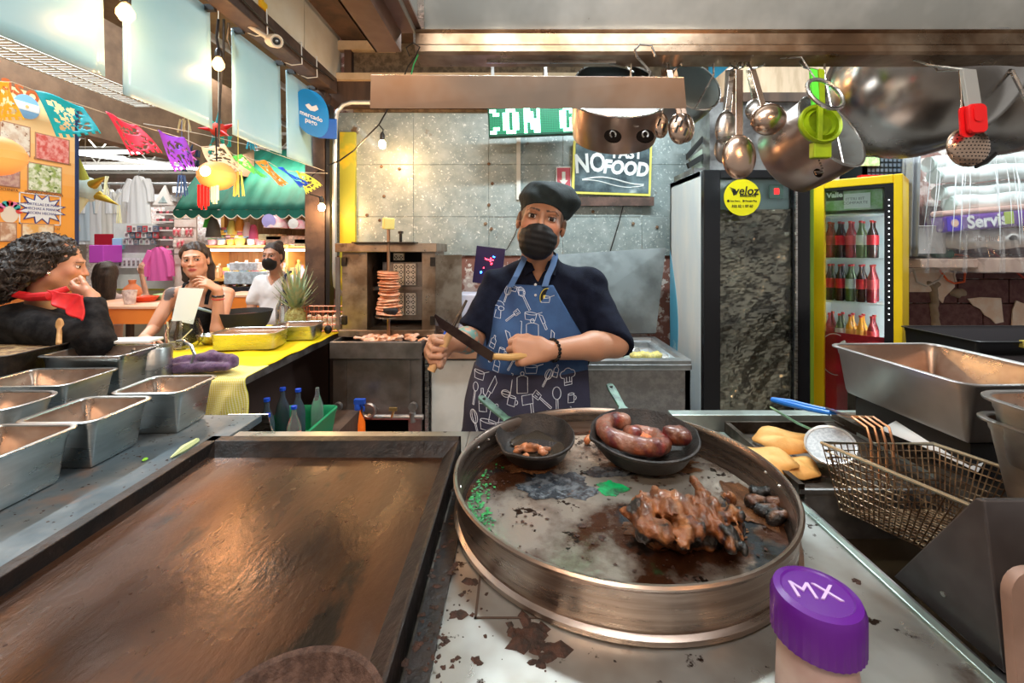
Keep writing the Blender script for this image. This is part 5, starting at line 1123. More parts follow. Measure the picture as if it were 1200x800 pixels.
cl = ['top left roll of wrapped cups under the big pot', 'second roll of wrapped cups from the top', 'third roll of wrapped cups on the shelf', 'fourth roll of wrapped cups, directly above the purple packet']
for k, (x, y) in enumerate([(1090, 193), (1092, 207), (1102, 226), (1109, 239)]):
    p = at(x, y, 3.35); roll(0, p[2], p[0], 4.7, .062, sleeve, cl[k], 3.35-.03*(k % 2))
PP = thing('purple_packet', 'purple and white packet of napkins reading Servis in plastic wrap', 'packet', at(1150, 262, 3.2))
a, b = at(1108, 262, 3.2), at(1215, 253, 3.2)
fr = frame((a+b)/2, b-a, (0, 0, 1)); L_ = np.linalg.norm(b-a)
fbox(fr, -L_/2, L_/2, -.065, .055, -.12, 0).build('packet_body', M('purple wrap', (.16, .06, .33), .35, coat=.4), PP, sm=0, bevel=.02)
fbox(fr, -L_/2, L_/2, .055, .095, -.12, -.005).build('pink_top', M('pinkish paper', (.68, .42, .35), .5), PP, sm=0, bevel=.015)
fbox(fr, -L_/2+.01, -L_/2+.12, -.055, .05, 0, .003).build('blue_square', M('deep blue', (.08, .03, .50), .4), PP, sm=0)
MB().cyl(fr @ Vector((-L_/2+.065, 0, .003)), fr @ Vector((-L_/2+.065, 0, .005)), .028, n=20).build('pink_seal', M('peach dot', (.85, .55, .40), .5), PP)
text('Servis', .125, fr @ Matrix.Translation((-.03, -.005, .003)) @ Matrix.Rotation(.03, 4, 'Z'), M('white print'), 'lettering', PP, bold=.004)
fbox(fr, L_/2-.24, L_/2-.17, -.04, .05, .0, .004).build('green_field', M('lime field', (.45, .60, .05), .5), PP, sm=0, bevel=.01)
b3 = thing('white_bag', 'long white paper bag lying on the shelf below the purple packet', 'bag', at(1150, 295, 3.25)); a = at(1112, 283, 3.25)
blob('bag_body', [('c', at(1115, 281, 3.3), at(1195, 279, 3.3), .07, .075, .02)], M('white sack', (.72, .68, .64), .6, bump=.3), b3, h=.015, disp=lambda p: .010*nz(p, 14, 3))
text('de Huella', .06, frame(at(1160, 279, 3.205), (1, 0, .03), (0, 0, 1)), M('brown print', (.30, .20, .16), .6), 'lettering', b3)
a = at(1067, 265, 3.3); b = at(1108, 297, 3.3)
tag(MB().rr((a[0]+b[0])/2, 3.38, b[0]-a[0], .2, .03, [(0, b[2]), (.005, a[2]-.01), (.012, a[2]), (0, a[2]+.004)], 5, cap0=True).build('foam_box', M('milky tub', (.62, .60, .58), .35), sm=40), 'milky plastic tub on the shelf beside the yellow fridge', 'tub')
# draped clear plastic sheet: folds hanging from above
film = M('plastic film', (.85, .88, .9), .12, trans=.85, alpha=.30, coat=1)
def film_fn(u, v):
    x = at(1060, 0, 3.1)[0]+u*1.75; z0 = at(0, 178, 3.1)[2]-.0; z = z0-.85*v
    return (x+.16*v*(.15-u)*(-1), 3.08+.03*math.sin(u*46+v*3)*(.4+v)+.02*math.sin(u*90)*v-.03*v, z+.10*math.sin(u*5)*v*0)
tag(MB().grid(film_fn, 150, 16).build('plastic_film', film, sm=180), 'clear plastic film draped over the cup sleeves on the shelf', 'plastic film')
fl = M('film crease', (.85, .88, .9), .2, coat=1); r = random.Random(8)
mb = MB()
for k in range(26):
    u = r.random(); x = at(1075, 0, 3.05)[0]+u*1.3; ln = r.uniform(.25, .7); z0 = 2.16-r.random()*.1
    mb.tube([(x+(u-.3)*.25*t, 3.035-.01*math.sin(t*3), z0-ln*t) for t in (0, .35, .7, 1)], [.001, .0035, .003, .0008], 4)
mb.build('film_creases', fl, bpy.data.objects['plastic_film'], kind='stuff')
# bag of film beside fridge
mb = MB(); tag(MB().grid(lambda u, v: (at(1060+u*18-3*v, 0, 3.0)[0], 3.0+.03*math.sin(u*14), at(0, 180+v*120, 3.0)[2]), 24, 10).build('film_bundle', M('grey film', (.40, .42, .44), .15, alpha=.75, coat=1), sm=180, solid=.004), 'bundle of grey film hanging beside the yellow fridge', 'plastic film')
# cables on the block wall
for col, nm, lb, pts in [((.75, .12, .03), 'orange_cable', 'loop of orange cable hanging on the block wall below the shelf', [(1134, 300), (1120, 298), (1106, 306), (1102, 318), (1110, 328), (1118, 332), (1130, 330), (1131, 320), (1126, 312)]),
                         ((.6, .55, .5), 'white_cable', 'tangle of thin white cable on the block wall', [(1070, 314), (1074, 330), (1086, 335), (1100, 328), (1112, 312), (1125, 306), (1118, 322), (1120, 330)]),
                         ((.45, .05, .03), 'red_cable', 'dark red cable running down from the white bag', [(1160, 292), (1172, 302), (1186, 314), (1200, 326)])]:
    tag(MB().tube([at(x, y, 3.54) for x, y in pts], .008, 6).build(nm, M(nm+' skin', col, .4)), lb, 'cable')
tag(MB().box(at(1083, 0, 3.4)[0], at(1105, 0, 3.4)[0], 3.3, 3.5, at(0, 302, 3.4)[2]-.0, at(0, 292, 3.4)[2]).build('green_bag', M('dark green bag', (.01, .09, .05), .5), sm=0, bevel=.02), 'small dark green bundle on the shelf under the milky tub', 'bag')
# crates and boxes above the fridges
CK = thing('black_crate', 'black perforated crate with a green label on top of the yellow fridge', 'crate', at(1030, 205, 3.1))
a, b = at(1004, 203, 3.15), at(1045, 170, 3.15)
ckx0, ckx1 = a[0], b[0]+.03
MB().box(ckx0, ckx1, 3.08, 3.10, 1.97, 2.30).box(ckx0, ckx1, 3.3, 3.32, 1.97, 2.30).box(ckx0, ckx0+.02, 3.08, 3.32, 1.97, 2.30).box(ckx1-.02, ckx1, 3.08, 3.32, 1.97, 2.30).box(ckx0, ckx1, 3.08, 3.32, 1.968, 1.98).build('crate_wall', M('dark crate', (.012, .018, .025), .5), CK, sm=0)
mb = MB()
for i in range(9):
    for j in range(8): mb.box(ckx0+.02+i*.03, ckx0+.038+i*.03, 3.074, 3.079, 2.0+j*.036, 2.022+j*.036)
mb.build('crate_hole', M('crate hole', (.10, .13, .17), .6), CK, sm=0, kind='stuff')
q = at(1021, 189, 3.06); MB().box(q[0]-.075, q[0]+.06, 3.062, 3.073, q[2]-.03, q[2]+.03).build('green_label', M('green label', (.35, .55, .25), .5, col2=(.7, .8, .5), scale=30), CK, sm=0)
tag(MB().box(q[0]-.10, q[0]+.085, 3.02, 3.06, 1.975, 2.005).build('red_strip', redlab, sm=0), 'red strip in front of the black crate on the yellow fridge', 'strip')
box_w = M('pale box wood', (.62, .45, .30), .7, col2=(.50, .35, .22), scale=20, stretch=(1, 1, .2))
a, b = at(868, 118, 2.95), at(990, 78, 2.95)
BX = thing('wooden_box', 'pale wooden box on top of the white fridge behind the ladles', 'box', ((a[0]+b[0])/2, 3.1, 2.0))
MB().box(1.45, b[0]+.3, 3.0, 3.35, a[2]+.06, 2.75).build('box_body', box_w, BX, sm=0, bevel=.004)
MB().box(1.42, b[0]+.32, 2.96, 3.38, a[2]-.0, a[2]+.06).build('box_base', dark_wood, BX, sm=0)
MB().box(1.3, 1.9, 2.98, 3.3, 2.004, a[2]).build('box_stand', steel_dull, BX, sm=0)
tg = M('pale green tray', (.42, .50, .40), .4, .3, col2=(.28, .33, .27), scale=6)
TR = thing('stacked_trays', 'slanted green grey metal tray leaning against the wall left of the white fridge', 'tray', (1.1, 3.2, 2.0)); TR.name = 'slanted_tray'; MW['slanted_tray'] = MW['stacked_trays']
plate([at(806, 186, 3.1), at(815, 206, 3.1), at(885, 186, 3.2), at(885, 130, 3.2)], .02, 'tray_panel', tg, TR)
plate([at(806, 187, 3.05), at(806, 180, 3.05), at(850, 130, 3.15), at(851, 136, 3.15)], .02, 'tray_edge', rubber, TR)
plate([at(808, 197, 3.04), at(806, 191, 3.04), at(856, 160, 3.15), at(857, 166, 3.15)], .02, 'tray_edge', rubber, TR)
MB().box(1.2, 1.28, 3.0, 3.38, 2.002, 2.05).build('tray_bottom', steel_dull, TR, sm=0)
tag(MB().box(*(lambda p: (p[0]-.07, p[0]+.12, 3.585, 3.60, p[2]-.12, p[2]+.16))(at(850, 90, 3.45))).build('blue_paper', M('sky blue paper', (.05, .38, .62), .5), sm=0), 'sky blue paper on the wall behind the small hanging pot', 'paper')
# dark bins at the right, black ladle bowl
DB = gn(2.75, 2.35, 1.05, .45, 1.05, .15, 'black plastic crate behind the big hotel pan by the block wall', 0, name='black_bin', m=black_plastic, mi=M('dark bin inside', (.05, .045, .05), .6), flare=.01, group=None, cat='crate')
gn(2.35, 2.02, .8, .22, .985, .10, 'lower black plastic tray in front of the black crate', 0, name='black_bin', m=black_plastic, mi=M('dark bin inside'), flare=.01, group=None, cat='crate')
tag(MB().box(1.95, 3.4, 1.9, 2.6, 0, .88).build('rear_bench', steel_dark, sm=0), 'dark steel bench carrying the black crates by the block wall', 'bench')
tag(MB().box(2.44, 2.70, 2.12, 2.14, 1.02, 1.055).build('yellow_rod', M('mustard plastic', (.50, .40, .08), .5), sm=0), 'mustard yellow strip on the rim of the black crate', 'strip')
# ------------------------------------------------------------------ hanging cookware
rz_ = 1.27
def hpan(name, c, R, h, axis, label, m_out, m_in, th=.003, n=48, handles=(), bulge=0, cat='pot', rimr=.0035, hook=None):
    """open pot: c is the centre of the mouth, axis points from the bottom to the mouth"""
    ax = Vector(tuple(axis)).normalized(); up = Vector((0, 0, 1)); x = ax.cross(up); x = x.normalized() if x.length > .05 else Vector((1, 0, 0)); y = ax.cross(x)
    m = Matrix((x, y, ax)).transposed().to_4x4(); m.translation = Vector(tuple(c))
    T = thing(name, label, cat, tuple(m @ Vector((0, 0, -h/2))))
    b = bulge
    MB().lathe([(1e-6, -h), (R*.80, -h), (R*.93, -h*.93), (R*(1+b), -h*.5), (R, 0)], n=n, mat=m).build('outer_wall', m_out, T, sm=50)
    MB().lathe([(1e-6, -h+th), (R*.78, -h+th), (R*.91, -h*.92), (R*(1+b)-th, -h*.5), (R-th*.5, 0)], n=n, mat=m).build('inner_wall', m_in, T, sm=50)
    MB().tube([m @ Vector((R*math.cos(a), R*math.sin(a), 0)) for a in np.arange(n)*6.2832/n], rimr, 6, closed=True).build('rim', steel, T)
    for a in handles:
        e = Matrix.Rotation(a, 4, 'Z'); 
        mb = MB().tube([m @ e @ Vector((R*1.0, -.03, -h*.22)), m @ e @ Vector((R+.012, -.032, -h*.22)), m @ e @ Vector((R+.03, 0, -h*.2)), m @ e @ Vector((R+.012, .032, -h*.22)), m @ e @ Vector((R*1.0, .03, -h*.22))], .005, 8)
        hd = mb.build('handle', m_out, T)
        for s in (-.022, .022):
            MB().sph(m @ e @ Vector((R+.003, s, -h*.22)), .006, 8).build('rivet', steel, hd)
    if hook is not None:
        MB().tube([m @ Vector((R*math.cos(hook), R*math.sin(hook), 0)), Vector((c[0], 1.27, 2.0)), Vector((c[0], rz_, 2.033))], .003, 6).build('hook', steel, T)
    return T
alum = M('worn aluminium', (.52, .44, .40), .32, .95, col2=(.36, .27, .23), scale=3.5, rvar=.08, bump=.12, spots=[((.10, .05, .03), 9, .72, .02)])
alum_in = M('pale aluminium inside', (.55, .64, .65), .42, .5, col2=(.50, .57, .58), scale=4, rvar=.08, bump=.1)
c = at(724, 118, 1.33); A_ = hpan('hanging_pot', c, .137, .125, (-.02, -.60, .80), 'copper toned aluminium pot with black riveted marks hanging behind the steel strip', alum, alum_in)
blk = M('burnt black patch', (.006, .004, .003), .95, ior=1.1)
for (x, y) in [(718, 160), (756, 160)]:
    p = at(x, y, 1.30); fr = frame(p+V(0, -.118*0, 0), (1, 0, 0), (0, .25, 1))
    dx = p[0]-c[0]; q = V(p[0], 0, p[2])
    # rivet plate laid on the wall: find the wall depth along this bearing
    yy = 1.333-.137*.80*math.sqrt(max(0, 1-(dx/.137)**2))*.97-.012
    q = at(x, y, yy); f2 = frame(q, (1, dx*-2.2, 0), (0, .55, 1))
    bp = MB().cyl(f2 @ Vector((0, 0, 0)), f2 @ Vector((0, 0, .003)), .024, n=20).build('black_patch', blk, A_)
    MB().tube([f2 @ Vector((.008*math.cos(t), .012*math.sin(t)+.004, .004)) for t in np.linspace(-1, 4.2, 10)], .0022, 5).build('handle_stub', steel, bp)
MB().tube([(c[0]-.04, 1.27, 2.033), at(735, 80, 1.30), at(742, 84, 1.36)], .003, 6).build('hook', steel, A_)
c = at(722, 96, 1.46); hpan('hanging_pot', c, .135, .09, (0, -.75, .65), 'dark pot hanging behind the copper toned pot, only its rim showing', steel_dark, M('dark teal inside', (.10, .14, .15), .4, .8), hook=1.5)
c = at(812, 100, 1.42); hpan('hanging_saucepan', c, .096, .10, (.20, -.90, .36), 'small aluminium saucepan hanging right of the steel strip', M('grey aluminium', (.42, .48, .49), .35, .9, rvar=.06), alum_in, hook=1.4, cat='saucepan')
c = at(975, 153, 1.24); Bp = hpan('hanging_pot', c, .120, .16, (.36, -.84, .42), 'tilted aluminium pot hanging on the right with the lime squeezer over its mouth', alum, alum_in, th=.003, hook=1.3)
f2 = frame(at(958, 203, 1.14), (1, .25, .15), (0, .3, 1)); MB().cyl(f2 @ Vector((0, 0, 0)), f2 @ Vector((0, 0, .003)), .012, n=16).build('black_patch', blk, Bp); MB().box(-.012, .012, -.005, .005, .003, .006, 0, f2).build('handle_stub', steel, Bp)
# two huge steel bowls
bigm = M('mirror worn steel', (.62, .62, .60), .22, 1, col2=(.48, .47, .46), scale=2.5, rvar=.08, bump=.06, spots=[((.09, .07, .05), 4, .70, .08)])
def bigbowl(c, R, h, axis, label, arc=True):
    ax = Vector(axis).normalized(); x = ax.cross(Vector((0, 0, 1))).normalized(); y = ax.cross(x); m = Matrix((x, y, ax)).transposed().to_4x4(); m.translation = Vector(tuple(c))
    T = thing('hanging_bowl', label, 'bowl', tuple(c))
    prof = [(R*math.sin(t), -h*math.cos(t)) for t in np.linspace(0.001, math.pi/2, 16)]
    MB().lathe(prof+[(R+.012, .002), (R+.012, .006), (R-.002, .004)]+[((R-.004)*math.sin(t), -(h-.004)*math.cos(t)) for t in np.linspace(math.pi/2, .001, 14)], n=64, mat=m).build('bowl_body', bigm, T, sm=50)
    hk = m @ Vector((0, -R if (m @ Vector((0, -R, 0))).z > (m @ Vector((0, R, 0))).z else R, 0))
    MB().tube([tuple(hk), (hk.x, (hk.y+1.27)/2, (hk.z+2.03)/2), (hk.x, 1.27, 2.033)], .003, 6).build('hook', steel, T)
    return T
bigbowl(at(1078, 92, 1.50), .285, .20, (.10, .55, .45), 'huge mirror-like steel bowl hanging behind the red-gripped strainer')
bigbowl(at(1205, 96, 1.56), .27, .17, (-.15, .55, .40), 'second huge dark steel bowl hanging at the right picture edge')
tag(plate([at(1186, 82, 1.50), at(1200, 100, 1.45), at(1215, 100, 1.45), at(1215, 70, 1.5)], .006, 'grater', M('perforated metal', (.35, .42, .5), .3, .9, spots=[((.02, .02, .03), 160, .55, .02)]), None), 'perforated metal grater at the upper right corner', 'grater')
# ladles, spoons, slotted spoons
def flat_handle(p0, p1, w, m, T, th=.0025, w1=None):
    d = nrm(p1-p0); s = nrm(np.cross(d, (0, 1, 0))); nn = np.cross(d, s); w1 = w1 or w
    vs = [p+s*a*ww+nn*b*th for p, ww in ((p0, w), (p1, w1)) for a, b in ((-1, -1), (1, -1), (1, 1), (-1, 1))]
    MB().add(vs, [(0, 1, 2, 3), (7, 6, 5, 4)]+[(i, 4+i, 4+(i+1) % 4, (i+1) % 4) for i in range(4)]).build('handle', m, T, sm=0, bevel=.001)
def oval_bowl(name, c, rx, rz, depth, rot, m, T, slots=0, facing=-1):
    mr = Matrix.Translation(tuple(c)) @ Matrix.Rotation(rot, 4, 'Y')
    n, k = 32, 7; vs = []; th = .002
    for s in (0, 1):
        for i in range(k+1):
            t = i/k*math.pi/2
            for q in range(n):
                a = q*6.2832/n; vs.append(mr @ Vector((rx*math.sin(t)*math.cos(a), facing*(depth-s*th)*math.cos(t)*1.0, rz*math.sin(t)*math.sin(a))))
    fs = [(s*(k+1)*n+i*n+q, s*(k+1)*n+i*n+(q+1) % n, s*(k+1)*n+(i+1)*n+(q+1) % n, s*(k+1)*n+(i+1)*n+q) for s in (0, 1) for i in range(k) for q in range(n)]
    e = (k+1)*n; fs += [(k*n+q, k*n+(q+1) % n, e+k*n+(q+1) % n, e+k*n+q) for q in range(n)]
    MB().add(vs, fs).build(name, m, T, sm=60)
    for i, (sx, sz) in enumerate(slots or []):
        d = facing*depth*math.sqrt(max(0, 1-(sx/rx)**2-(sz/rz)**2)); p = mr @ Vector((sx, d+facing*.0006, sz)); f_ = frame(p, (1, 0, 0), (0, 0, 1))
        MB().box(-.003, .003, -.011, .011, -.0005, .001, 0, f_ @ Matrix.Rotation(-.35, 4, 'Z')).build('slot', rubber, T, sm=0, bevel=.001)
cop = M('copper lit steel', (.66, .48, .37), .24, 1, col2=(.45, .34, .28), scale=4, rvar=.06)
def spoon(nm, top, c, rx, rz, depth, rot, label, cat, slots=None, w=.007, Y=None, m=cop):
    T = thing(nm, label, cat, tuple(c-V(0, 0, rz)), group='utensils hanging from the hood rail')
    oval_bowl('bowl', c, rx, rz, depth, rot, m, T, slots or [])
    e = V(c[0]+rz*.9*math.sin(rot), c[1]+.0, c[2]+rz*.9*math.cos(rot)); flat_handle(e, V(*top), w, m, T, w1=w*1.05)
    MB().tube([V(*top), (top[0], 1.27, 2.030), (top[0], 1.272, 2.036)], .003, 6).build('hook', steel, T)
rl = lambda x, Y=1.27: at(x, 82, Y)
spoon('solid_spoon', rl(866, 1.22), at(866, 184, 1.20), .046, .062, .020, 0, 'biggest coppery serving spoon hanging lowest in front of the ladles', 'spoon', w=.010)
spoon('ladle', rl(882, 1.25), at(900, 140, 1.22), .050, .044, .032, -.35, 'rounded coppery ladle tilted to the right beside the serving spoon', 'ladle', w=.008)
spoon('solid_spoon', rl(858, 1.30), at(850, 150, 1.29), .030, .052, .018, .1, 'narrow dark spoon hanging behind the biggest serving spoon', 'spoon', m=steel)
spoon('ladle', rl(863, 1.33), at(858, 150, 1.31), .030, .040, .02, .05, 'small ladle with bright highlights between the two spoons', 'ladle')
spoon('ladle', rl(877, 1.36), at(886, 130, 1.34), .034, .036, .022, -.1, 'dark ladle hanging behind the tilted ladle', 'ladle', m=steel)
spoon('solid_spoon', rl(853, 1.36), at(848, 175, 1.38), .030, .045, .018, .05, 'long dull spoon lowest at the back of the spoon bunch', 'spoon', m=steel_dull)
sl = [(dx, dz) for dx in (-.016, .0, .016) for dz in (-.02, .006)]
spoon('slotted_spoon', rl(784, 1.26), at(796, 151, 1.24), .031, .044, .016, .0, 'slotted spoon with five dark slots hanging in front by the steel strip', 'slotted spoon', slots=[(-.012, .024), (.012, .024), (-.012, -.004), (.012, -.012), (0, .01)])
spoon('slotted_spoon', rl(778, 1.30), at(774, 147, 1.28), .024, .038, .014, .0, 'narrower slotted spoon nearest the copper toned pot', 'slotted spoon', slots=[(-.008, .006), (.008, -.008)])
spoon('slotted_spoon', rl(790, 1.33), at(803, 150, 1.31), .027, .044, .014, -.05, 'hindmost slotted spoon peeking out on the right', 'slotted spoon')
# lime squeezer
LQ = thing('lime_squeezer', 'lime green citrus squeezer hanging over the tilted pot', 'squeezer', at(962, 150, 1.12))
lime = M('lime metal', (.38, .52, .01), .3, .2, col2=(.26, .38, .01), scale=8)
c = at(960, 146, 1.10); m4 = Matrix.Translation(tuple(c)) @ Matrix.Rotation(math.pi/2-.2, 4, 'X')
MB().lathe([(.030, .002), (.034, .012), (.038, .002), (.042, -.002), (.044, .008), (.050, .012), (.053, .004), (.050, -.006), (.034, -.010), (.030, .002)], n=40, mat=m4).build('cup_ring', lime, LQ); flat_handle(at(961, 124, 1.085), at(960, 166, 1.085), .006, lime, LQ, .004)
MB().lathe([(1e-6, -.016), (.022, -.012), (.032, .0), (.028, -.002), (.018, -.012), (1e-6, -.014)], n=24, mat=m4).build('cup_bottom', M('deep lime', (.16, .22, .01), .4), LQ)
flat_handle(at(953, 82, 1.18), at(957, 146, 1.11), .0095, M('bright green', (.12, .75, .05), .35), LQ, .004); flat_handle(at(962, 82, 1.19), at(963, 140, 1.12), .0075, lime, LQ, .004)
MB().box(-.020, .024, -.012, .010, -.085, -.045, 0, Matrix.Translation(tuple(c))).build('hinge_block', lime, LQ, sm=0, bevel=.003)
MB().tube([at(957, 82, 1.19), (at(957, 82, 1.19)[0], 1.24, 2.01), (at(957, 82, 1.19)[0], 1.26, 2.036)], .003, 6).build('hook', steel, LQ)
RG = thing('steel_ring', 'plain steel ring mould hanging over the lime squeezer handles', 'ring', at(967, 112, 1.06))
c = at(967, 110, 1.06); m4 = Matrix.Translation(tuple(c)) @ Matrix.Rotation(1.1, 4, 'X') @ Matrix.Rotation(.2, 4, 'Y')
MB().tube([m4 @ Vector((.047*math.cos(a), .047*math.sin(a), 0)) for a in np.arange(40)*6.2832/40], .005, 8, closed=True).build('ring', steel, RG)
MB().tube([m4 @ Vector((-.01, .047, 0)), (c[0], 1.15, 2.00), (c[0], 1.24, 2.036)], .002, 5).build('hook', steel, RG)
ch = MB()
for k in range(14): p = at(948+k*1.2, 157+k*3.1, 1.10); ch.sph(p, .003, 6)
tag(ch.build('bead_chain', steel_dark), 'short bead chain hanging below the lime squeezer', 'chain')
# skimmer with red grip
SKM = thing('hanging_skimmer', 'round perforated skimmer hanging on the right beside a red spatula', 'skimmer', at(1134, 190, 1.1))
c = at(1134, 172, 1.12); Rk = .056
mb = MB(); n = 40; k = 6
oval_bowl('perforated_bowl', c, Rk, Rk*.92, .018, 0, cop, SKM)
hm = MB()
for i in range(-5, 6):
    for j in range(-5, 6):
        x, z = i*.0095+(.0047 if j % 2 else 0), j*.0088
        if (x/Rk)**2+(z/Rk)**2 < .82:
            d = -.018*math.sqrt(1-(x/Rk)**2-(z/(Rk*.92))**2); hm.cyl((c[0]+x, c[1]+d+.0005, c[2]+z), (c[0]+x, c[1]+d-.0008, c[2]+z), .0018, n=6)
hm.build('hole', rubber, SKM, kind='stuff')
flat_handle(at(1128, 82, 1.17), c+V(-.004, 0, .05), .010, cop, SKM); MB().tube([at(1128, 82, 1.17), (at(1128, 82, 1.17)[0], 1.24, 2.0), (at(1128, 82, 1.17)[0], 1.26, 2.036)], .003, 6).build('hook', steel, SKM)
MB().tube([c+V(.02, .0, -.052), at(1155, 190, 1.12), at(1166, 180, 1.13)], [.004, .006, .006], 6).build('rest_hook', black_plastic, SKM)
RS = thing('red_spatula', 'bright red silicone spatula with clear handle in front of the skimmer', 'spatula', at(1146, 150, 1.07))
redsi = M('red silicone', (.75, .01, .012), .4)
m4 = frame(at(1144, 139, 1.07), (1, 0, .06), (0, 0, 1)); MB().rr(0, 0, .040, .066, .014, [(0, -.004), (.001, 0), (0, .004)], 5, cap0=True)
b_ = MB(); b_.rr(0, 0, .046, .072, .014, [(-.002, -.006), (0, -.003), (0, .003), (-.002, .006)], 6, cap0=True)
b_.v = [np.array([tuple(m4 @ Vector(p)) for p in b_.v[0]])]; b_.build('blade', redsi, RS, sm=40)
b_ = MB(); b_.rr(-.002, .012, .022, .040, .010, [(0, .005), (0, .009)], 6, cap0=True); b_.v = [np.array([tuple(m4 @ Vector(p)) for p in b_.v[0]])]; b_.build('raised_tongue', redsi, RS, sm=40)
b_ = MB(); b_.rr(-.013, -.004, .036, .076, .012, [(0, -.012), (0, -.008)], 6, cap0=True); b_.v = [np.array([tuple(m4 @ Vector(p)) for p in b_.v[0]])]; b_.build('back_blade', redsi, RS, sm=40)
flat_handle(at(1134, 82, 1.10), at(1141, 128, 1.08), .017, M('cloudy handle', (.60, .62, .60), .15, trans=.5), RS, .005)
MB().tube([at(1134, 82, 1.10), (at(1134, 82, 1.10)[0], 1.2, 2.0), (at(1134, 82, 1.10)[0], 1.25, 2.036)], .003, 6).build('hook', steel, RS)
tag(MB().tube([at(1185, 82, 1.3), at(1200, 112, 1.3), at(1215, 140, 1.3)], .006, 6).build('steel_rod', steel), 'slanting steel rod across the second huge bowl', 'rod')
# ------------------------------------------------------------------ people
skin_m = M('skin', (.5, .25, .15), .45, vcol=True, bump=.12, bscale=300, sss=.12)
eye_white = M('eye white', (.75, .72, .70), .15); iris_m = M('dark iris', (.03, .015, .01), .1); hair_line = M('dark lash', (.012, .008, .007), .6)
def RX(a): return np.array(Matrix.Rotation(a, 3, 'X'))
def RY(a): return np.array(Matrix.Rotation(a, 3, 'Y'))
def RZ(a): return np.array(Matrix.Rotation(a, 3, 'Z'))
def TF(R, c, prims, s=1):
    out = []
    for q in prims:
        if q[0] == 'c': out.append(('c', c+R@(V(*q[1])*s), c+R@(V(*q[2])*s), q[3]*s, q[4]*s, (q[5] if len(q) > 5 else .02)*s))
        else:
            RR = R if len(q) < 5 or q[4] is None else R@q[4]
            out.append((q[0], c+R@(V(*q[1])*s), tuple(x*s for x in q[2]), (q[3] if len(q) > 3 else .02)*s, RR))
    return out
HEAD = [('e', (0, .018, .035), (.074, .092, .083), .03), ('e', (0, -.030, -.030), (.060, .062, .088), .03), ('e', (0, -.045, -.088), (.034, .034, .030), .04), ('c', (-.045, .0, -.06), (.045, .0, -.06), .022, .022, .04),
        ('e', (-.038, -.062, -.022), (.022, .020, .020), .025), ('e', (.038, -.062, -.022), (.022, .020, .020), .025), ('c', (-.034, -.078, .026), (.034, -.078, .026), .011, .011, .015),
        ('c', (0, -.088, .014), (0, -.108, -.026), .007, .0095, .012), ('e', (-.012, -.094, -.032), (.009, .011, .008), .008), ('e', (.012, -.094, -.032), (.009, .011, .008), .008), ('e', (0, -.108, -.030), (.010, .010, .009), .008),
        ('e', (0, -.086, -.058), (.024, .013, .007), .008), ('e', (0, -.084, -.069), (.020, .013, .0075), .006), ('e', (0, -.076, -.098), (.018, .014, .014), .02),
        ('e', (-.076, .012, -.008), (.009, .019, .031), .008), ('e', (.076, .012, -.008), (.009, .019, .031), .008)]
HNEG = [('e', (-.031, -.099, .004), (.020, .017, .013), .012), ('e', (.031, -.099, .004), (.020, .017, .013), .012), ('e', (-.084, -.0, -.004), (.006, .009, .016), .006), ('e', (.084, -.0, -.004), (.006, .009, .016), .006)]
def headcol(base, lips, brow, R, c, s=1, extra=None):
    def f(v):
        l = (v-c)@R/s; col = np.tile(V(*base), (len(v), 1))*(1+.07*nz(l, 60, 3)[:, None])
        ax = np.abs(l[:, 0])
        ck = np.exp(-(((ax-.042)/.022)**2+((l[:, 2]+.028)/.024)**2))*(l[:, 1] < -.03); col += ck[:, None]*V(.10, -.01, -.01)
        nose = np.exp(-((ax/.014)**2+((l[:, 2]+.030)/.016)**2))*(l[:, 1] < -.09); col += nose[:, None]*V(.07, .0, -.005)
        m = (((l[:, 0])/.025)**2+((l[:, 2]+.0635)/(.0125*(1-.35*(ax/.025)**2)))**2 < 1) & (l[:, 1] < -.07); col[m] = lips
        m = (np.abs(l[:, 2]+.0635) < .0012) & (ax < .023) & (l[:, 1] < -.07); col[m] = V(*lips)*.35
        m = (np.abs(l[:, 2]-.0245-.16*np.minimum(ax-.012, .022)+.5*np.maximum(ax-.038, 0)) < .0038*(1.15-ax/.06)) & (ax > .011) & (ax < .052) & (l[:, 1] < -.05); col[m] = brow
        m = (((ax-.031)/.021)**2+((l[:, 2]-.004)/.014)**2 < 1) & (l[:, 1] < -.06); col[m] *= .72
        if extra: extra(l, col)
        return np.clip(col, .004, 1)
    return f
def eyes(R, c, T, s=1, look=(0, 0), base=(.45, .22, .14)):
    for sx in (-1, 1):
        e = c+R@(V(sx*.031, -.0745, .004)*s); f = R@nrm(V(look[0], -1, look[1])); a = .0128*s
        eb_ = MB().sph(e, a, 16).build('eyeball', eye_white, T, sm=60)
        q = frame(e+f*a*.80, R@V(1, 0, 0), R@V(0, 0, 1)); MB().sph(tuple(e+f*a*.42), a*.70, 14).build('iris', iris_m, eb_)
        for up, tm in ((1, 1.17), (-1, 1.08)):
            R_ = np.array(R); m = Matrix([list(R_[0])+[e[0]], list(R_[1])+[e[1]], list(R_[2])+[e[2]], [0, 0, 0, 1]])
            a1 = a*1.10; prof = [(max(1e-6, a1*1.12*math.sin(t)), up*a1*math.cos(t)) for t in np.linspace(0, tm, 7)]
            mb = MB().lathe(prof, (0, 0, 0), 24, mat=m); mb.build('eyelid', skin_m, T, sm=180, col=np.tile(V(*base)*.86, (mb.n, 1)))
            z = up*a1*math.cos(tm); r_ = a1*math.sin(tm)
            pts = [e+R_@V(r_*1.13*math.cos(t), -r_*1.12*math.sin(t), z) for t in np.linspace(.2, math.pi-.2, 9)]
            MB().tube(pts, [.0005*s]+[.0013*s if up > 0 else .0005*s]*7+[.0005*s], 6).build('lash_line', hair_line, T)
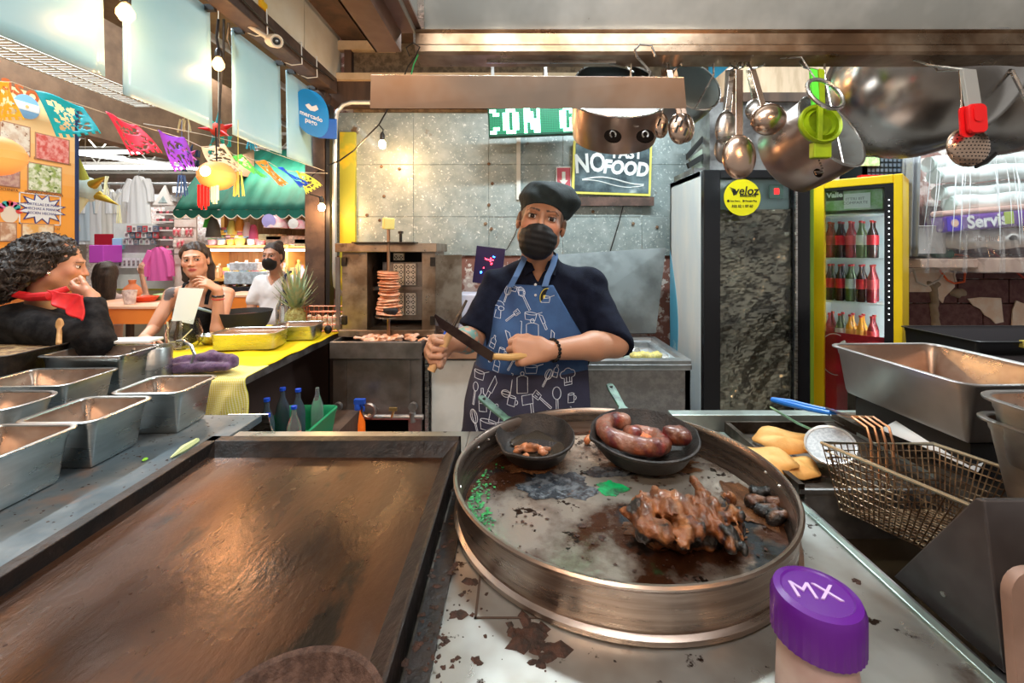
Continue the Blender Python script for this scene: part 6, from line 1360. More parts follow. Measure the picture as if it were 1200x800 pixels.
def hand(w, d, n, side, curl=(.3, .4, .3), thumb=(.3, .2), L=.185, spread=.05, point=0, tt=(.5, .75, .3)):
    """w wrist, d towards the fingers, n the palm's facing, side +1/-1 puts the thumb"""
    w = V(*w); d = nrm(d); n = nrm(np.asarray(n)-d*np.dot(n, d)); t = nrm(np.cross(d, n))*side; s = L/.185; pr = []
    rot = lambda a, dd: dd*math.cos(a)+n*math.sin(a)
    for i in range(4):
        o = .028-.0185*i; kn = w+d*(.090-.006*abs(i-1)-.004*(i == 3))*s+t*o*s
        pr.append(('c', w+t*o*.55*s+d*.012*s, kn, .0145*s, .0125*s, .014)); p = kn; a = 0
        dd0 = nrm(d+t*spread*(1.5-i)); cs = curl if not isinstance(curl[0], (tuple, list)) else curl[i]
        for j, ln in enumerate((.043, .027, .022)):
            a += cs[j]; dd = dd0*math.cos(a)+n*math.sin(a); q = p+dd*ln*s*(.95, 1.05, .98, .78)[i]
            pr.append(('c', p, q, (.0098, .0088, .0080)[j]*s, (.0088, .0080, .0068)[j]*s, .004)); p = q
    p = w+d*.024*s+t*.022*s+n*.004*s; dd = nrm(d*tt[0]+t*tt[1]+n*tt[2]); pr.append(('c', w+d*.01*s, p, .016*s, .016*s, .012)); a = 0
    for j, ln in enumerate((.042, .032, .026)):
        q = p+dd*ln*s; pr.append(('c', p, q, (.0145, .0112, .0102)[j]*s, (.0112, .0102, .0085)[j]*s, .006 if j else .014)); p = q
        dd = nrm(dd+(-t*.9+d*.35)*thumb[min(j, 1)]+n*thumb[1]*.3)
    return pr
def figure(name, T, shells, mat=skin_m, **kw):
    mb = MB(); cols = []
    for pr, neg, h, cf in shells:
        lo, hi = bnd(pr); vs, fs = sdf(fld(pr, neg), lo, hi, h); mb.add(vs, fs.tolist()); cols.append(cf(vs) if callable(cf) else np.tile(V(*cf), (len(vs), 1))*(1+.05*nz(vs, 40, 2)[:, None]))
    return mb.build(name, mat, T, sm=180, col=np.concatenate(cols), **kw)

# ---------------- the cook
Tm = thing('person', 'cook in black cap, black mask and printed blue apron sharpening a knife', 'person', (.09, 1.66, 0))
Rm = RY(math.radians(11)) @ RZ(math.radians(-3)) @ RX(math.radians(-2)); cm = V(.086, 1.60, 1.598); bs_ = (.52, .26, .155); hs = 1.09
neck = [('c', cm+V(-.015, .03, -.07), V(.075, 1.67, 1.40), .055, .066, .03)]
sL, eL, wL = V(.262, 1.66, 1.352), V(.345, 1.565, 1.160), V(.098, 1.395, 1.176)
sR, eR, wR = V(-.075, 1.70, 1.352), V(-.165, 1.63, 1.165), V(-.225, 1.475, 1.182)
core = [('e', (.10, 1.69, 1.25), (.13, .09, .15), .06), ('e', (.07, 1.665, 1.08), (.18, .135, .17), .06), ('e', (.06, 1.68, .92), (.17, .12, .13), .06)]
legs = [('c', V(-.03, 1.68, .88), V(-.05, 1.68, .50), .085, .06, .04), ('c', V(-.05, 1.68, .50), V(-.055, 1.70, .09), .055, .040, .02), ('c', V(.15, 1.68, .88), V(.17, 1.68, .50), .085, .06, .04), ('c', V(.17, 1.68, .50), V(.175, 1.70, .09), .055, .040, .02)]
armsL = [('c', sL, eL, .050, .045, .03), ('c', eL, eL+(wL-eL)*.35, .046, .048, .02), ('c', eL+(wL-eL)*.35, wL, .047, .029, .02)]
armsR = [('c', sR, eR, .048, .043, .03), ('c', eR, eR+(wR-eR)*.35, .044, .045, .02), ('c', eR+(wR-eR)*.35, wR, .045, .029, .02)]
hL = hand(wL, V(-1, -.10, .02), V(0, .25, -1.0), 1, ((.9, 1.2, .9),)*4, (.55, .5), L=.195, tt=(.75, .55, .35))
hL = hand(wL, nrm(V(-1, -.08, -.02)), nrm(V(.0, .95, -.3)), -1, ((1.15, 1.35, .9), (1.2, 1.4, .9), (1.25, 1.4, .9), (1.3, 1.4, .9)), (.35, .5), L=.215, tt=(.8, .45, .55))
hR = hand(wR, nrm(V(-.62, -.72, .02)), nrm(V(.65, -.55, -.15)), -1, ((1.1, 1.4, .9),)*4, (.5, .6), L=.195, tt=(.7, .5, .6))
def stub(l, col):
    m = (l[:, 2] > -.01) & (np.abs(l[:, 0]) > .058) & (l[:, 1] > -.045) & (l[:, 1] < .06) & (l[:, 2] < .09); col[m] = col[m]*.35
armc = lambda v: np.where((np.abs(nz(v, 45, 9)) < .25)[:, None] & ((np.linalg.norm(v-(eR*.55+wR*.45), axis=1) < .055))[:, None], V(.16, .30, .26), V(*bs_)*(1+.08*nz(v, 30, 2)[:, None]))
figure('body', Tm, [(core+neck+legs+[('c', sL, sR, .05, .05, .05)], (), .012, bs_), (TF(Rm, cm, HEAD, hs)+neck, TF(Rm, cm, HNEG, hs), .0036, headcol(bs_, (.35, .12, .09), (.05, .025, .018), Rm, cm, hs, stub)),
                    (armsL+hL, (), .0048, bs_), (armsR+hR, (), .0048, armc)])
eyes(Rm, cm, Tm, hs, (.0, -.10), bs_)
navy = M('navy polo cloth', (.004, .006, .016), .85, ior=1.25, col2=(.007, .010, .024), scale=30, bump=.4, bscale=300)
shirt = [('e', (.09, 1.68, 1.25), (.175, .130, .165), .07), ('e', (.07, 1.662, 1.09), (.205, .168, .18), .08), ('e', (.06, 1.68, .95), (.195, .148, .13), .07), ('c', V(.03, 1.69, 1.40), sR+V(-.0, 0, .004), .06, .056, .06), ('c', V(.12, 1.68, 1.40), sL+V(.0, 0, .004), .06, .058, .06),
         ('c', sL, eL+V(.0, 0, .0), .062, .068, .05), ('c', sR, eR+V(.0, .0, .02), .058, .064, .05), ('c', V(.076, 1.67, 1.40), V(.084, 1.655, 1.45), .085, .066, .03)]
dL = nrm(wL-eL); dR = nrm(wR-eR)
uL = nrm(eL-sL); uR = nrm(eR-sR)
def shirt_cut(p):
    a = np.minimum((eL+uL*.045+dL*.0-p)@uL, 1)     # below the elbow
    cl = np.where(np.linalg.norm(p-eL, axis=1) < .16, np.maximum((p-(eL+uL*.02+dL*.035))@nrm(uL*.75+dL*.9), -1), -1)
    cr = np.where(np.linalg.norm(p-eR, axis=1) < .15, np.maximum((p-(eR-uR*.025))@uR, -1), -1)
    cr = np.where(p[:, 0] < -.118, np.maximum((p-(eR-uR*.03))@uR, -1), -1); cl = np.where(p[:, 0] > .26, np.maximum((p-(eL+uL*.01))@nrm(uL*.8+dL*.7), -1), -1)
    nk = 0.062-np.linalg.norm((p-(cm+V(-.008, .02, -.11)))*V(1, 1, .8), axis=1)
    vn = .030-np.abs(p[:, 0]-.072)-np.maximum(1.435-p[:, 2], 0)*.5+np.where((p[:, 1] < 1.62) & (p[:, 2] > 1.37), 0, -1)
    return np.maximum(np.maximum(cl, cr), np.maximum(nk, vn*.6))
fold = lambda p: .0045*np.sin(p[:, 0]*45+p[:, 2]*30+3*np.sin(p[:, 2]*14))*np.sin(p[:, 2]*16+1)+.003*nz(p, 22, 4)
fs_ = fld(shirt, (), fold)
blob('polo_shirt', shirt, navy, Tm, h=.0075, disp=fold, cut=shirt_cut)
# collar flaps and buttons
for s in (-1, 1):
    pts = [V(.078+s*.062, 1.66, 1.485), V(.078+s*.068, 1.615, 1.462), V(.078+s*.052, 1.575, 1.405), V(.078+s*.018, 1.578, 1.425), V(.078+s*.035, 1.61, 1.462)]
    plate(pts if s > 0 else pts[::-1], .005, 'collar_flap', navy, Tm)
for z in (1.372, 1.335, 1.30): MB().sph((.062, 1.553-.02*(1.37-z)*2, z), (.005, .003, .005), 8).build('button', M('pale button', (.6, .6, .62), .3), Tm)
for c_, u_, r_ in ((eL+uL*.0+dL*.0, None, 0),): pass
blob('trousers', [('e', (.06, 1.68, .90), (.185, .14, .12), .05), ('c', V(-.03, 1.68, .88), V(-.05, 1.68, .45), .105, .08, .04), ('c', V(-.05, 1.68, .45), V(-.055, 1.70, .10), .08, .07, .02), ('c', V(.15, 1.68, .88), V(.17, 1.68, .45), .105, .08, .04), ('c', V(.17, 1.68, .45), V(.175, 1.70, .10), .08, .07, .02)], M('navy trousers', (.008, .012, .035), .8), Tm, h=.014)
for x in (-.058, .178):
    blob('shoe', [('c', V(x, 1.72, .045), V(x, 1.56, .038), .045, .038, .02)], rubber, Tm, h=.01, cut=lambda p: -p[:, 2])
# apron: slab over the shirt, cut to the bib outline
def apron_cut(top, lo_):
    def f(p):
        x, y, z = p[:, 0]-.048, p[:, 1], p[:, 2]
        t = np.clip((1.385-z)/.22, 0, 1); wr = .072+.125*t**1.1; wl = .078+.145*t**1.1
        wr = np.where(z < 1.12, np.minimum(wr+(1.12-z)*.12, .20), wr); wl = np.where(z < 1.12, np.minimum(wl+(1.12-z)*.35, .26), wl)
        side = np.maximum(x-wr, -x-wl)
        return np.maximum.reduce([side*.8, (z-top)*1.0, lo_-z, y-1.66])
    return f
afold = lambda p: fold(p)*.25+.004*np.sin((p[:, 0]+p[:, 2]*.55)*42+2*np.sin(p[:, 2]*9))-.016
apm = M('denim blue apron', (.035, .095, .235), .75, col2=(.022, .060, .165), scale=6, bump=.4, bscale=300)
apm2 = M('shaded navy apron pocket', (.018, .020, .045), .75, col2=(.028, .028, .060), scale=6, bump=.4, bscale=300)  # same fabric as the bib; the counter's shade is put into its darker colour
abox = ((-.24, 1.40, .52), (.34, 1.70, 1.42))
body3 = [q for q in shirt[:5]]
apr_l = body3+[('c', V(-.02, 1.60, .90), V(-.06, 1.58, .56), .16, .15, .08), ('c', V(.13, 1.60, .90), V(.15, 1.58, .56), .15, .13, .08)]
blob('apron_bib', apr_l, apm, Tm, h=.006, disp=afold, cut=apron_cut(1.368, .54), box=abox)
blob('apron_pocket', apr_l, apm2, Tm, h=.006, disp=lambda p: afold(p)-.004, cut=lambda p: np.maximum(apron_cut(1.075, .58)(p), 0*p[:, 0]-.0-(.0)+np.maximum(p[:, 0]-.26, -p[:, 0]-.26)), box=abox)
# straps
for pts in ([(-.028, 1.568, 1.362), (-.008, 1.556, 1.40), (.012, 1.575, 1.44), (.026, 1.61, 1.468), (.03, 1.66, 1.49)], [(.095, 1.555, 1.366), (.105, 1.556, 1.40), (.125, 1.575, 1.44), (.135, 1.61, 1.465), (.14, 1.66, 1.48)]):
    mb = MB(); P_ = [V(*p) for p in pts]; vs = []
    for p in P_: vs += [p+V(-.011, -.004, 0), p+V(.011, -.004, 0), p+V(.011, .004, 0), p+V(-.011, .004, 0)]
    mb.add(vs, [(4*i+a, 4*i+(a+1) % 4, 4*i+4+(a+1) % 4, 4*i+4+a) for i in range(len(P_)-1) for a in range(4)]).build('apron_strap', M('strap blue', (.10, .20, .42), .7), Tm, sm=40)
# white utensil drawings printed on the apron
dg = bpy.context.evaluated_depsgraph_get
def bvh(o):
    me = o.data; M4 = MW[o.name]; return BVHTree.FromPolygons([M4 @ v.co for v in me.vertices], [tuple(p.vertices) for p in me.polygons])
bts = [bvh(o) for o in C.objects if o.name.startswith(('apron_bib', 'apron_pocket'))]
def arc(cx, cy, rx, ry, a0=0, a1=6.2832, n=14): return [(cx+rx*math.cos(a0+(a1-a0)*i/n), cy+ry*math.sin(a0+(a1-a0)*i/n)) for i in range(n+1)]
D = {'pot': [[(-1, .3), (-.8, -.7), (.8, -.7), (1, .3)], arc(0, .35, 1, .22), [(1, .4), (1.9, .7)]], 'spoon': [arc(0, .8, .38, .5), [(-.08, .3), (-.1, -1.3), (.1, -1.3), (.08, .3)]],
     'knife': [[(-.2, 1.3), (.25, .9), (.25, -.2), (-.2, -.2), (-.2, 1.3)], [(-.15, -.2), (-.15, -1.2), (.15, -1.2), (.15, -.2)]], 'hat': [[(-.5, -.9), (-.5, -.1)]+arc(-.6, .3, .4, .4, 4.2, 1.9, 8)+arc(0, .6, .5, .4, 2.8, .4, 8)+arc(.6, .3, .4, .4, 1.2, -1.1, 8)+[(.5, -.1), (.5, -.9), (-.5, -.9)], [(-.5, -.6), (.5, -.6)], [(-.2, -.6), (-.2, 0)], [(.2, -.6), (.2, 0)]],
     'board': [[(-.6, -1), (.6, -1), (.6, .6), (.2, .75), (-.2, .75), (-.6, .6), (-.6, -1)], arc(0, .95, .2, .2)], 'mug': [[(-.6, .6), (-.6, -.6), (.5, -.6), (.5, .6)], arc(-.05, .6, .55, .15), arc(.6, 0, .3, .3, -1.5, 1.5, 8)],
     'bottle': [[(-.4, -1), (.4, -1), (.4, .3), (.12, .6), (.12, 1), (-.12, 1), (-.12, .6), (-.4, .3), (-.4, -1)], [(-.4, -.3), (.4, -.3)]], 'whisk': [arc(0, .6, .45, .7), arc(0, .6, .2, .7), [(-.08, -.1), (-.08, -1.2), (.08, -1.2), (.08, -.1)]],
     'ladle': [arc(0, -.8, .5, .35), arc(0, -.75, .5, .15), [(.5, -.8), (.6, 1.3), (.4, 1.3)]], 'spat': [[(-.35, 1.1), (.35, 1.1), (.3, .3), (-.3, .3), (-.35, 1.1)], [(-.15, .9), (-.13, .5)], [(.15, .9), (.13, .5)], [(-.08, .3), (-.1, -1.3), (.1, -1.3), (.08, .3)]],
     'cleaver': [[(-.6, .8), (.6, .8), (.6, -.1), (-.6, -.1), (-.6, .8)], [(.3, -.1), (.3, -1.1), (.55, -1.1), (.55, -.1)]], 'chef': [arc(0, .3, .5, .35), arc(-.25, .0, .3, .2, 0, 6.28, 10), arc(.25, .0, .3, .2, 0, 6.28, 10), [(-.5, .5), (-.55, 1.0), (-.2, 1.3), (.3, 1.25), (.55, .95), (.5, .5)], [(-.25, -.2), (-.35, -.9), (.3, -.9), (.25, -.2)]]}
dr = [('chef', 583, 365, .030, .1), ('pot', 622, 371, .017, .1), ('spoon', 615, 352, .026, -.45), ('whisk', 593, 348, .020, .3), ('board', 624, 388, .028, 0), ('ladle', 606, 390, .022, 0), ('knife', 597, 400, .022, -.3), ('mug', 588, 413, .014, .2), ('bottle', 577, 404, .018, .3), ('spoon', 568, 392, .018, 0), ('whisk', 566, 378, .020, -.2), ('hat', 577, 345, .018, .2), ('pot', 640, 352, .014, 0), ('knife', 637, 378, .018, -.4), ('spat', 601, 372, .020, .9), ('cleaver', 570, 420, .017, .1), ('bottle', 582, 428, .020, .2), ('spoon', 600, 424, .018, .5), ('mug', 611, 345, .012, 0), ('pot', 601, 340, .012, .2), ('knife', 647, 398, .02, .1),
      ('pot', 560, 443, .016, 0), ('knife', 575, 455, .028, .5), ('ladle', 594, 448, .024, .1), ('board', 612, 445, .024, 0), ('hat', 665, 440, .022, 0), ('whisk', 640, 440, .02, .5), ('bottle', 566, 466, .026, -.1), ('mug', 600, 463, .018, .2), ('cleaver', 618, 465, .024, -.1), ('spat', 634, 462, .024, -.9), ('spoon', 651, 465, .030, 0), ('mug', 668, 462, .016, .1), ('board', 581, 478, .022, .2), ('spoon', 556, 462, .02, .1), ('whisk', 558, 490, .024, -.3), ('pot', 573, 489, .022, .1), ('knife', 595, 485, .02, -.5), ('hat', 640, 480, .018, .2), ('pot', 622, 430, .018, 0), ('bottle', 651, 432, .016, .3), ('ladle', 660, 478, .018, .3)]
wp = M('white apron print', (.62, .66, .74), .7); mb = MB()
def proj(x, z):
    best = None
    for b in bts:
        h = b.ray_cast(Vector((x, 1.2, z)), Vector((0, 1, 0)), .6)
        if h[0] is not None and (best is None or h[0].y < best): best = h[0].y
    return best
for kd, x, y, s, a in dr:
    c = at(x, y, 1.50); s *= 1.22
    for ln in D[kd]:
        P_ = []
        for i in range(len(ln)-1):
            for t in (0, .5): P_.append((ln[i][0]*(1-t)+ln[i+1][0]*t, ln[i][1]*(1-t)+ln[i+1][1]*t))
        P_.append(ln[-1]); Q = []
        for u, v in P_:
            X = c[0]+s*(u*math.cos(a)+v*math.sin(a)); Z = c[2]+s*(-u*math.sin(a)+v*math.cos(a)); yy = proj(X, Z)
            if yy is None: Q = [] if len(Q) < 2 else Q; break
            Q.append((X, yy-.0006, Z))
        if len(Q) > 2: mb.tube(Q, .0012, 4)
mb.build('apron_print', wp, Tm, kind='stuff')
bd_ = at(642, 351, 1.5); yy = None
bsh = bvh([o for o in C.objects if o.name.startswith('polo_shirt')][0]); h = bsh.ray_cast(Vector((bd_[0], 1.2, bd_[2])), Vector((0, 1, 0)), .7)
p = h[0] if h[0] is not None else Vector(bd_); fr = frame(p+Vector((0, -.004, 0)), (1, .5, 0), (0, 0, 1))
MB().lathe([(1e-6, 0), (.030, 0), (.030, .003), (1e-6, .003)], n=28, mat=fr, sy=1.15).build('chest_badge', black_plastic, Tm)
MB().tube([fr @ Vector((.029*math.cos(t), .033*math.sin(t), .003)) for t in np.arange(28)*6.2832/28], .0012, 5, closed=True).box(-.016, .016, -.003, .010, .0025, .004, 0, fr).build('badge_ring', M('badge yellow', (.75, .60, .08), .5), Tm)
# face mask and cap
maskm = M('black face mask', (.010, .010, .011), .55, bump=.2, bscale=60)
mk = [('e', (0, -.048, -.060), (.062, .068, .058), .03), ('e', (0, -.088, -.035), (.022, .030, .022), .03), ('e', (0, -.050, -.095), (.045, .045, .034), .03)]
def mkcut(R, c, top=-.016):
    def f(p):
        l = (p-c)@R; return np.maximum.reduce([l[:, 2]-(top-.25*np.abs(l[:, 0])+.0), l[:, 1]-.0-.15*(l[:, 2]+.05)])
    return f
pleat = lambda R, c: (lambda p: .0007*np.sin(((p-c)@R)[:, 2]*300+((p-c)@R)[:, 0]*10)+.0012*nz(p, 45, 3))
blob('face_mask', TF(Rm, cm, mk, hs), maskm, Tm, h=.0032, disp=pleat(Rm, cm), cut=mkcut(Rm, cm, -.017))
for s in (-1, 1): MB().tube([cm+hs*Rm@V(s*.060, -.02, -.040), cm+hs*Rm@V(s*.074, .0, -.010), cm+hs*Rm@V(s*.080, .020, .018), cm+hs*Rm@V(s*.082, .034, .0)], .0018, 5).build('ear_loop', maskm, Tm)
capm_ = M('black teal cap cloth', (.012, .022, .026), .8, col2=(.020, .034, .038), scale=20, bump=.4, bscale=250)
cp = [('e', (0, .022, .050), (.081, .100, .060), .03), ('e', (.014, .036, .092), (.094, .092, .044), .04), ('e', (.03, .05, .075), (.080, .080, .05), .03)]
blob('chef_cap', TF(Rm, cm, cp, hs*1.03), capm_, Tm, h=.004, disp=lambda p: .0035*np.sin(((p-cm)@Rm)[:, 2]*95+3*np.sin(((p-cm)@Rm)[:, 0]*20))*1.0+.002*nz(p, 40, 3), cut=lambda p: -(((p-cm)@Rm)[:, 2]-(.047-.42*(((p-cm)@Rm)[:, 1]+.07)))*.9)
hm_ = M('black short hair', (.015, .010, .009), .7, bump=.5, bscale=400)
blob('hair', TF(Rm, cm, [('e', (0, .026, .020), (.0775, .086, .080), .02)], hs), hm_, Tm, h=.0045, cut=lambda p: np.maximum(-(((p-cm)@Rm)[:, 1]+.012+.25*((p-cm)@Rm)[:, 2]), -(((p-cm)@Rm)[:, 2]+.035)), neg=TF(Rm, cm, [('e', (-.078, .008, -.008), (.02, .024, .036), .01), ('e', (.078, .008, -.008), (.02, .024, .036), .01)], hs))
# bracelet
u = nrm(wL-eL); fr = Matrix.Translation(tuple(wL-u*.018)) @ Vector((0, 0, 1)).rotation_difference(Vector(tuple(u))).to_matrix().to_4x4(); mb = MB()
for k in range(18): mb.sph(fr @ Vector((.0335*math.cos(k*.349), .0335*math.sin(k*.349), 0)), .0062, 8)
mb.build('bead_bracelet', M('black beads', (.008, .008, .008), .25), Tm, kind='stuff')
# knife and honing steel
gL = wL+V(-.085, -.012, -.006)
KN = thing('kitchen_knife', 'long dark bladed kitchen knife held in front of the apron', 'knife', tuple(gL))
tip = at(508, 371, 1.315); base = at(580, 419, 1.345); dk_ = nrm(tip-base); up_ = nrm(np.cross(dk_, (0, 1, 0))); up_ = up_ if up_[2] < 0 else -up_
pts = [base+up_*.018, base+(tip-base)*.85+up_*.017, tip-up_*.004, tip-up_*.010, base-up_*.012]
vs = []
for s in (-1, 1): vs += [p+V(0, s*(.0015 if i > 2 else .0005), 0) for i, p in enumerate(pts)]
MB().add(vs, [(0, 1, 2, 3, 4), (9, 8, 7, 6, 5)]+[(i, 5+i, 5+(i+1) % 5, (i+1) % 5) for i in range(5)]).build('blade', M('dark blade', (.10, .065, .055), .35, .8, col2=(.05, .03, .03), scale=12), KN, sm=0)
MB().tube([base+dk_*.008, (base+gL)/2+V(0, 0, -.006), gL+V(.02, .0, -.006)], [.010, .011, .012], 10).build('handle', M('tan knife handle', (.60, .36, .13), .4), KN)
gR = wR+V(-.02, -.085, .010)
HS = thing('honing_steel', 'honing steel with tan wooden handle in the other hand of the cook', 'honing steel', tuple(gR))
ax_ = nrm(V(.42, .15, .85)); MB().cyl(gR-ax_*.085+V(.01, 0, 0), gR+ax_*.05+V(.01, 0, 0), .0135, .012, n=12).build('handle', M('tan wood', (.62, .36, .16), .5), HS); MB().cyl(gR+ax_*.05+V(.01, 0, 0), gR+ax_*.16+V(.01, 0, 0), .006, .004, n=10).build('rod', steel_dark, HS)

# ---------------- curly haired woman in black, hand on cheek
T1 = thing('person', 'woman with grey streaked curly hair in black jacket and red scarf, hand on cheek', 'person', (-2.25, 2.15, 0))
R1 = RZ(math.radians(122)) @ RX(math.radians(12)); c1 = V(-2.20, 2.10, 1.425); b1 = (.50, .26, .17)
nk1 = [('c', c1+R1@V(0, .03, -.08), V(-2.30, 2.12, 1.20), .052, .06, .03)]
w1 = V(-1.965, 2.03, 1.275); e1 = V(-1.83, 1.93, 1.085); s1_ = V(-2.24, 1.98, 1.17)
arm1 = [('c', s1_, e1, .045, .04, .03), ('c', e1, w1, .04, .028, .02)]
h1 = hand(w1, nrm(V(-.92, .02, .30)), nrm(V(-.15, .8, .35)), -1, ((.4, .8, .5), (.45, .9, .5), (.5, 1.0, .6), (.6, 1.1, .6)), (.2, .3), L=.18, tt=(.75, .45, .3))
core1 = [('e', (-2.34, 2.16, 1.05), (.13, .17, .17), .06), ('e', (-2.27, 2.16, .80), (.14, .17, .17), .06), ('c', V(-2.25, 2.08, .70), V(-2.10, 2.06, .70), .08, .07, .04), ('c', V(-2.25, 2.25, .70), V(-2.10, 2.25, .70), .08, .07, .04), ('c', V(-2.10, 2.1, .70), V(-2.10, 2.1, .10), .05, .04, .03), ('c', V(-2.10, 2.25, .70), V(-2.10, 2.25, .10), .05, .04, .03)]
figure('body', T1, [(core1+nk1, (), .014, b1), (TF(R1, c1, HEAD)+nk1, TF(R1, c1, HNEG), .0045, headcol(b1, (.45, .16, .13), (.04, .025, .02), R1, c1)), (arm1+h1, (), .0052, b1)])
eyes(R1, c1, T1, 1, (0, 0), b1)
blackj = M('black jacket', (.005, .005, .006), .88, ior=1.25, col2=(.018, .018, .019), scale=20, bump=.3)
jk = [('e', (-2.36, 2.14, 1.07), (.20, .24, .175), .06), ('e', (-2.30, 2.16, .82), (.17, .20, .20), .06), ('c', s1_+V(-.02, 0, 0), e1+V(-.02, 0, 0), .085, .062, .05), ('c', e1+V(-.02, 0, .0), w1+V(.012, -.01, -.035), .062, .046, .03), ('c', V(-2.25, 2.10, .68), V(-2.08, 2.08, .68), .10, .09, .04)]
blob('jacket', jk, blackj, T1, h=.010, disp=lambda p: .006*nz(p, 20, 2)+.003*np.sin(p[:, 2]*60+p[:, 0]*30), cut=lambda p: .062-np.linalg.norm(p-(c1+R1@V(0, .01, -.13)), axis=1))
red = M('red scarf cloth', (.72, .015, .02), .6, col2=(.50, .01, .015), scale=9, bump=.3)
MB().tube([at(-10, 341, 2.0), at(12, 343, 1.985), at(36, 348, 1.965), at(58, 347, 1.95), at(80, 338, 1.99)], [.012, .016, .019, .022, .014], 10).build('scarf_collar', red, T1)
qa, qb, qc, qd = at(54, 340, 1.93), at(99, 346, 1.92), at(94, 376, 1.87), at(62, 356, 1.89)
MB().grid(lambda u, v: (qa*(1-u)+qb*u)*(1-v)+(qd*(1-u)+qc*u)*v+V(0, 1, 0)*(.010*math.sin(u*11+v*4)+.02*v*(1-v)), 22, 16).build('red_scarf', red, T1, sm=180, solid=.008)
hr1 = M('curly dark hair', (.020, .015, .013), .5, col2=(.13, .115, .105), scale=14, lo=.50, hi=.70, stretch=(1, 1, 3), bump=1, bscale=160)
def loc(R, c): return lambda p: (p-c)@R
hp1 = TF(R1, c1, [('e', (0, .035, .045), (.092, .105, .088), .04), ('e', (0, .10, -.02), (.115, .085, .10), .05), ('e', (-.02, .15, -.085), (.13, .085, .09), .05), ('e', (0, .18, -.14), (.12, .07, .07), .05), ('e', (-.055, .045, -.03), (.042, .05, .065), .04), ('e', (.055, .045, -.03), (.042, .05, .065), .04)])
blob('hair', hp1, hr1, T1, h=.006, disp=lambda p: .010*nz(p, 60, 5)+.006*np.sin(p[:, 2]*130+6*np.sin(p[:, 0]*40+p[:, 1]*30)), cut=lambda p: -(((p-c1)@R1)[:, 1]-(-.080+.72*np.maximum(.080-((p-c1)@R1)[:, 2], 0))))
mb = MB(); r = random.Random(14); fh = fld(hp1)
for k in range(420):
    a, b = r.random()*6.283, r.uniform(-1, 1)
    p = c1+R1@V(.13*math.cos(a)*math.sqrt(1-b*b), .07+.16*math.sin(a)*math.sqrt(1-b*b), -.04+.15*b)
    for _ in range(5):
        d0 = fh(p[None])[0]; g = np.array([fh((p+e)[None])[0]-d0 for e in np.eye(3)*.004])/.004; p = p-nrm(g)*d0
    l = R1.T@(p-c1)
    if l[1] < -.070+.72*max(.080-l[2], 0): continue
    ln = r.uniform(.03, .07); w = r.uniform(.004, .008); q = V(r.gauss(0, .3), r.gauss(0, .3), -1); q = nrm(q-nrm(g)*np.dot(q, nrm(g))); t = np.cross(q, nrm(g)); ph = r.random()*6
    mb.tube([p+nrm(g)*.006+q*ln*s+t*w*math.sin(ph+s*9)+nrm(g)*w*.7*math.cos(ph+s*9) for s in np.linspace(-.5, .5, 9)], [.001, .0025, .003, .003, .003, .003, .003, .0025, .001], 4)
mb.build('curls', hr1, T1, kind='stuff')
MB().sph(c1+R1@V(-.080, .002, -.042), .009, 10).build('ear_ring', M('silver', (.8, .8, .8), .15, 1), T1)

# ---------------- woman in black tank top with tattooed arm
T2 = thing('person', 'dark haired woman in black tank top with tattooed arm, hand raised to her face', 'person', (-2.05, 2.8, 0))
R2 = RZ(math.radians(12)) @ RY(math.radians(-5)); c2 = V(-2.005, 2.72, 1.425); b2 = (.60, .31, .20)
R2 = RZ(math.radians(24)) @ RY(math.radians(-5))
nk2 = [('c', c2+V(0, .03, -.08), V(-2.02, 2.79, 1.24), .047, .055, .03)]
sa, ea = V(-2.20, 2.78, 1.185), V(-2.235, 2.66, .975); sb, eb, wb_ = V(-1.84, 2.80, 1.19), V(-1.78, 2.62, .985), V(-1.765, 2.60, 1.235)
t2 = [('e', (-2.02, 2.81, 1.10), (.150, .085, .135), .05), ('e', (-2.02, 2.82, .92), (.12, .09, .12), .06), ('e', (-2.02, 2.84, .76), (.16, .12, .10), .06), ('c', V(-2.1, 2.8, .74), V(-2.1, 2.55, .60), .07, .06, .04), ('c', V(-1.95, 2.8, .74), V(-1.95, 2.55, .60), .07, .06, .04), ('c', V(-2.1, 2.55, .6), V(-2.1, 2.6, .08), .05, .04, .03), ('c', V(-1.95, 2.55, .6), V(-1.95, 2.6, .08), .05, .04, .03),
      ('c', V(-2.02, 2.79, 1.23), sa, .05, .048, .04), ('c', V(-2.02, 2.79, 1.23), sb, .05, .048, .04)]
def tat(v):
    col = np.tile(V(*b2), (len(v), 1))*(1+.05*nz(v, 30, 2)[:, None])
    for (x, y, rx, rz) in ((182, 348, .035, .050), (193, 368, .032, .030), (188, 330, .02, .018)):
        q = at(x, y, 2.65); m = (((v[:, 0]-q[0])/rx)**2+((v[:, 2]-q[2])/rz)**2 < 1+.3*nz(v, 60, 6)) & (v[:, 1] < 2.80) & (nz(v, 90, 4) > -.55); col[m] = V(.12, .10, .10)
    return col
h2 = hand(wb_, nrm(V(-.62, -.25, .55)), nrm(V(-.55, .2, -.75)), -1, ((.15, .35, .2), (.35, .5, .3), (.5, .7, .4), (.6, .9, .5)), (.2, .2), L=.175, spread=.12, tt=(.8, .3, .5))
figure('body', T2, [(t2+nk2+[('c', sa, ea, .046, .038, .03)], (), .008, tat), (TF(R2, c2, HEAD, .96)+nk2, TF(R2, c2, HNEG, .96), .0042, headcol(b2, (.55, .12, .11), (.03, .018, .014), R2, c2, .96)),
                    ([('c', sb, eb, .044, .040, .03), ('c', eb, wb_, .041, .026, .02)]+h2, (), .005, b2), ([('c', ea, V(-2.12, 2.45, .96), .036, .026, .02)]+hand(V(-2.12, 2.45, .96), V(.6, -.5, 0), V(0, 0, -1), 1, L=.17), (), .006, b2)])
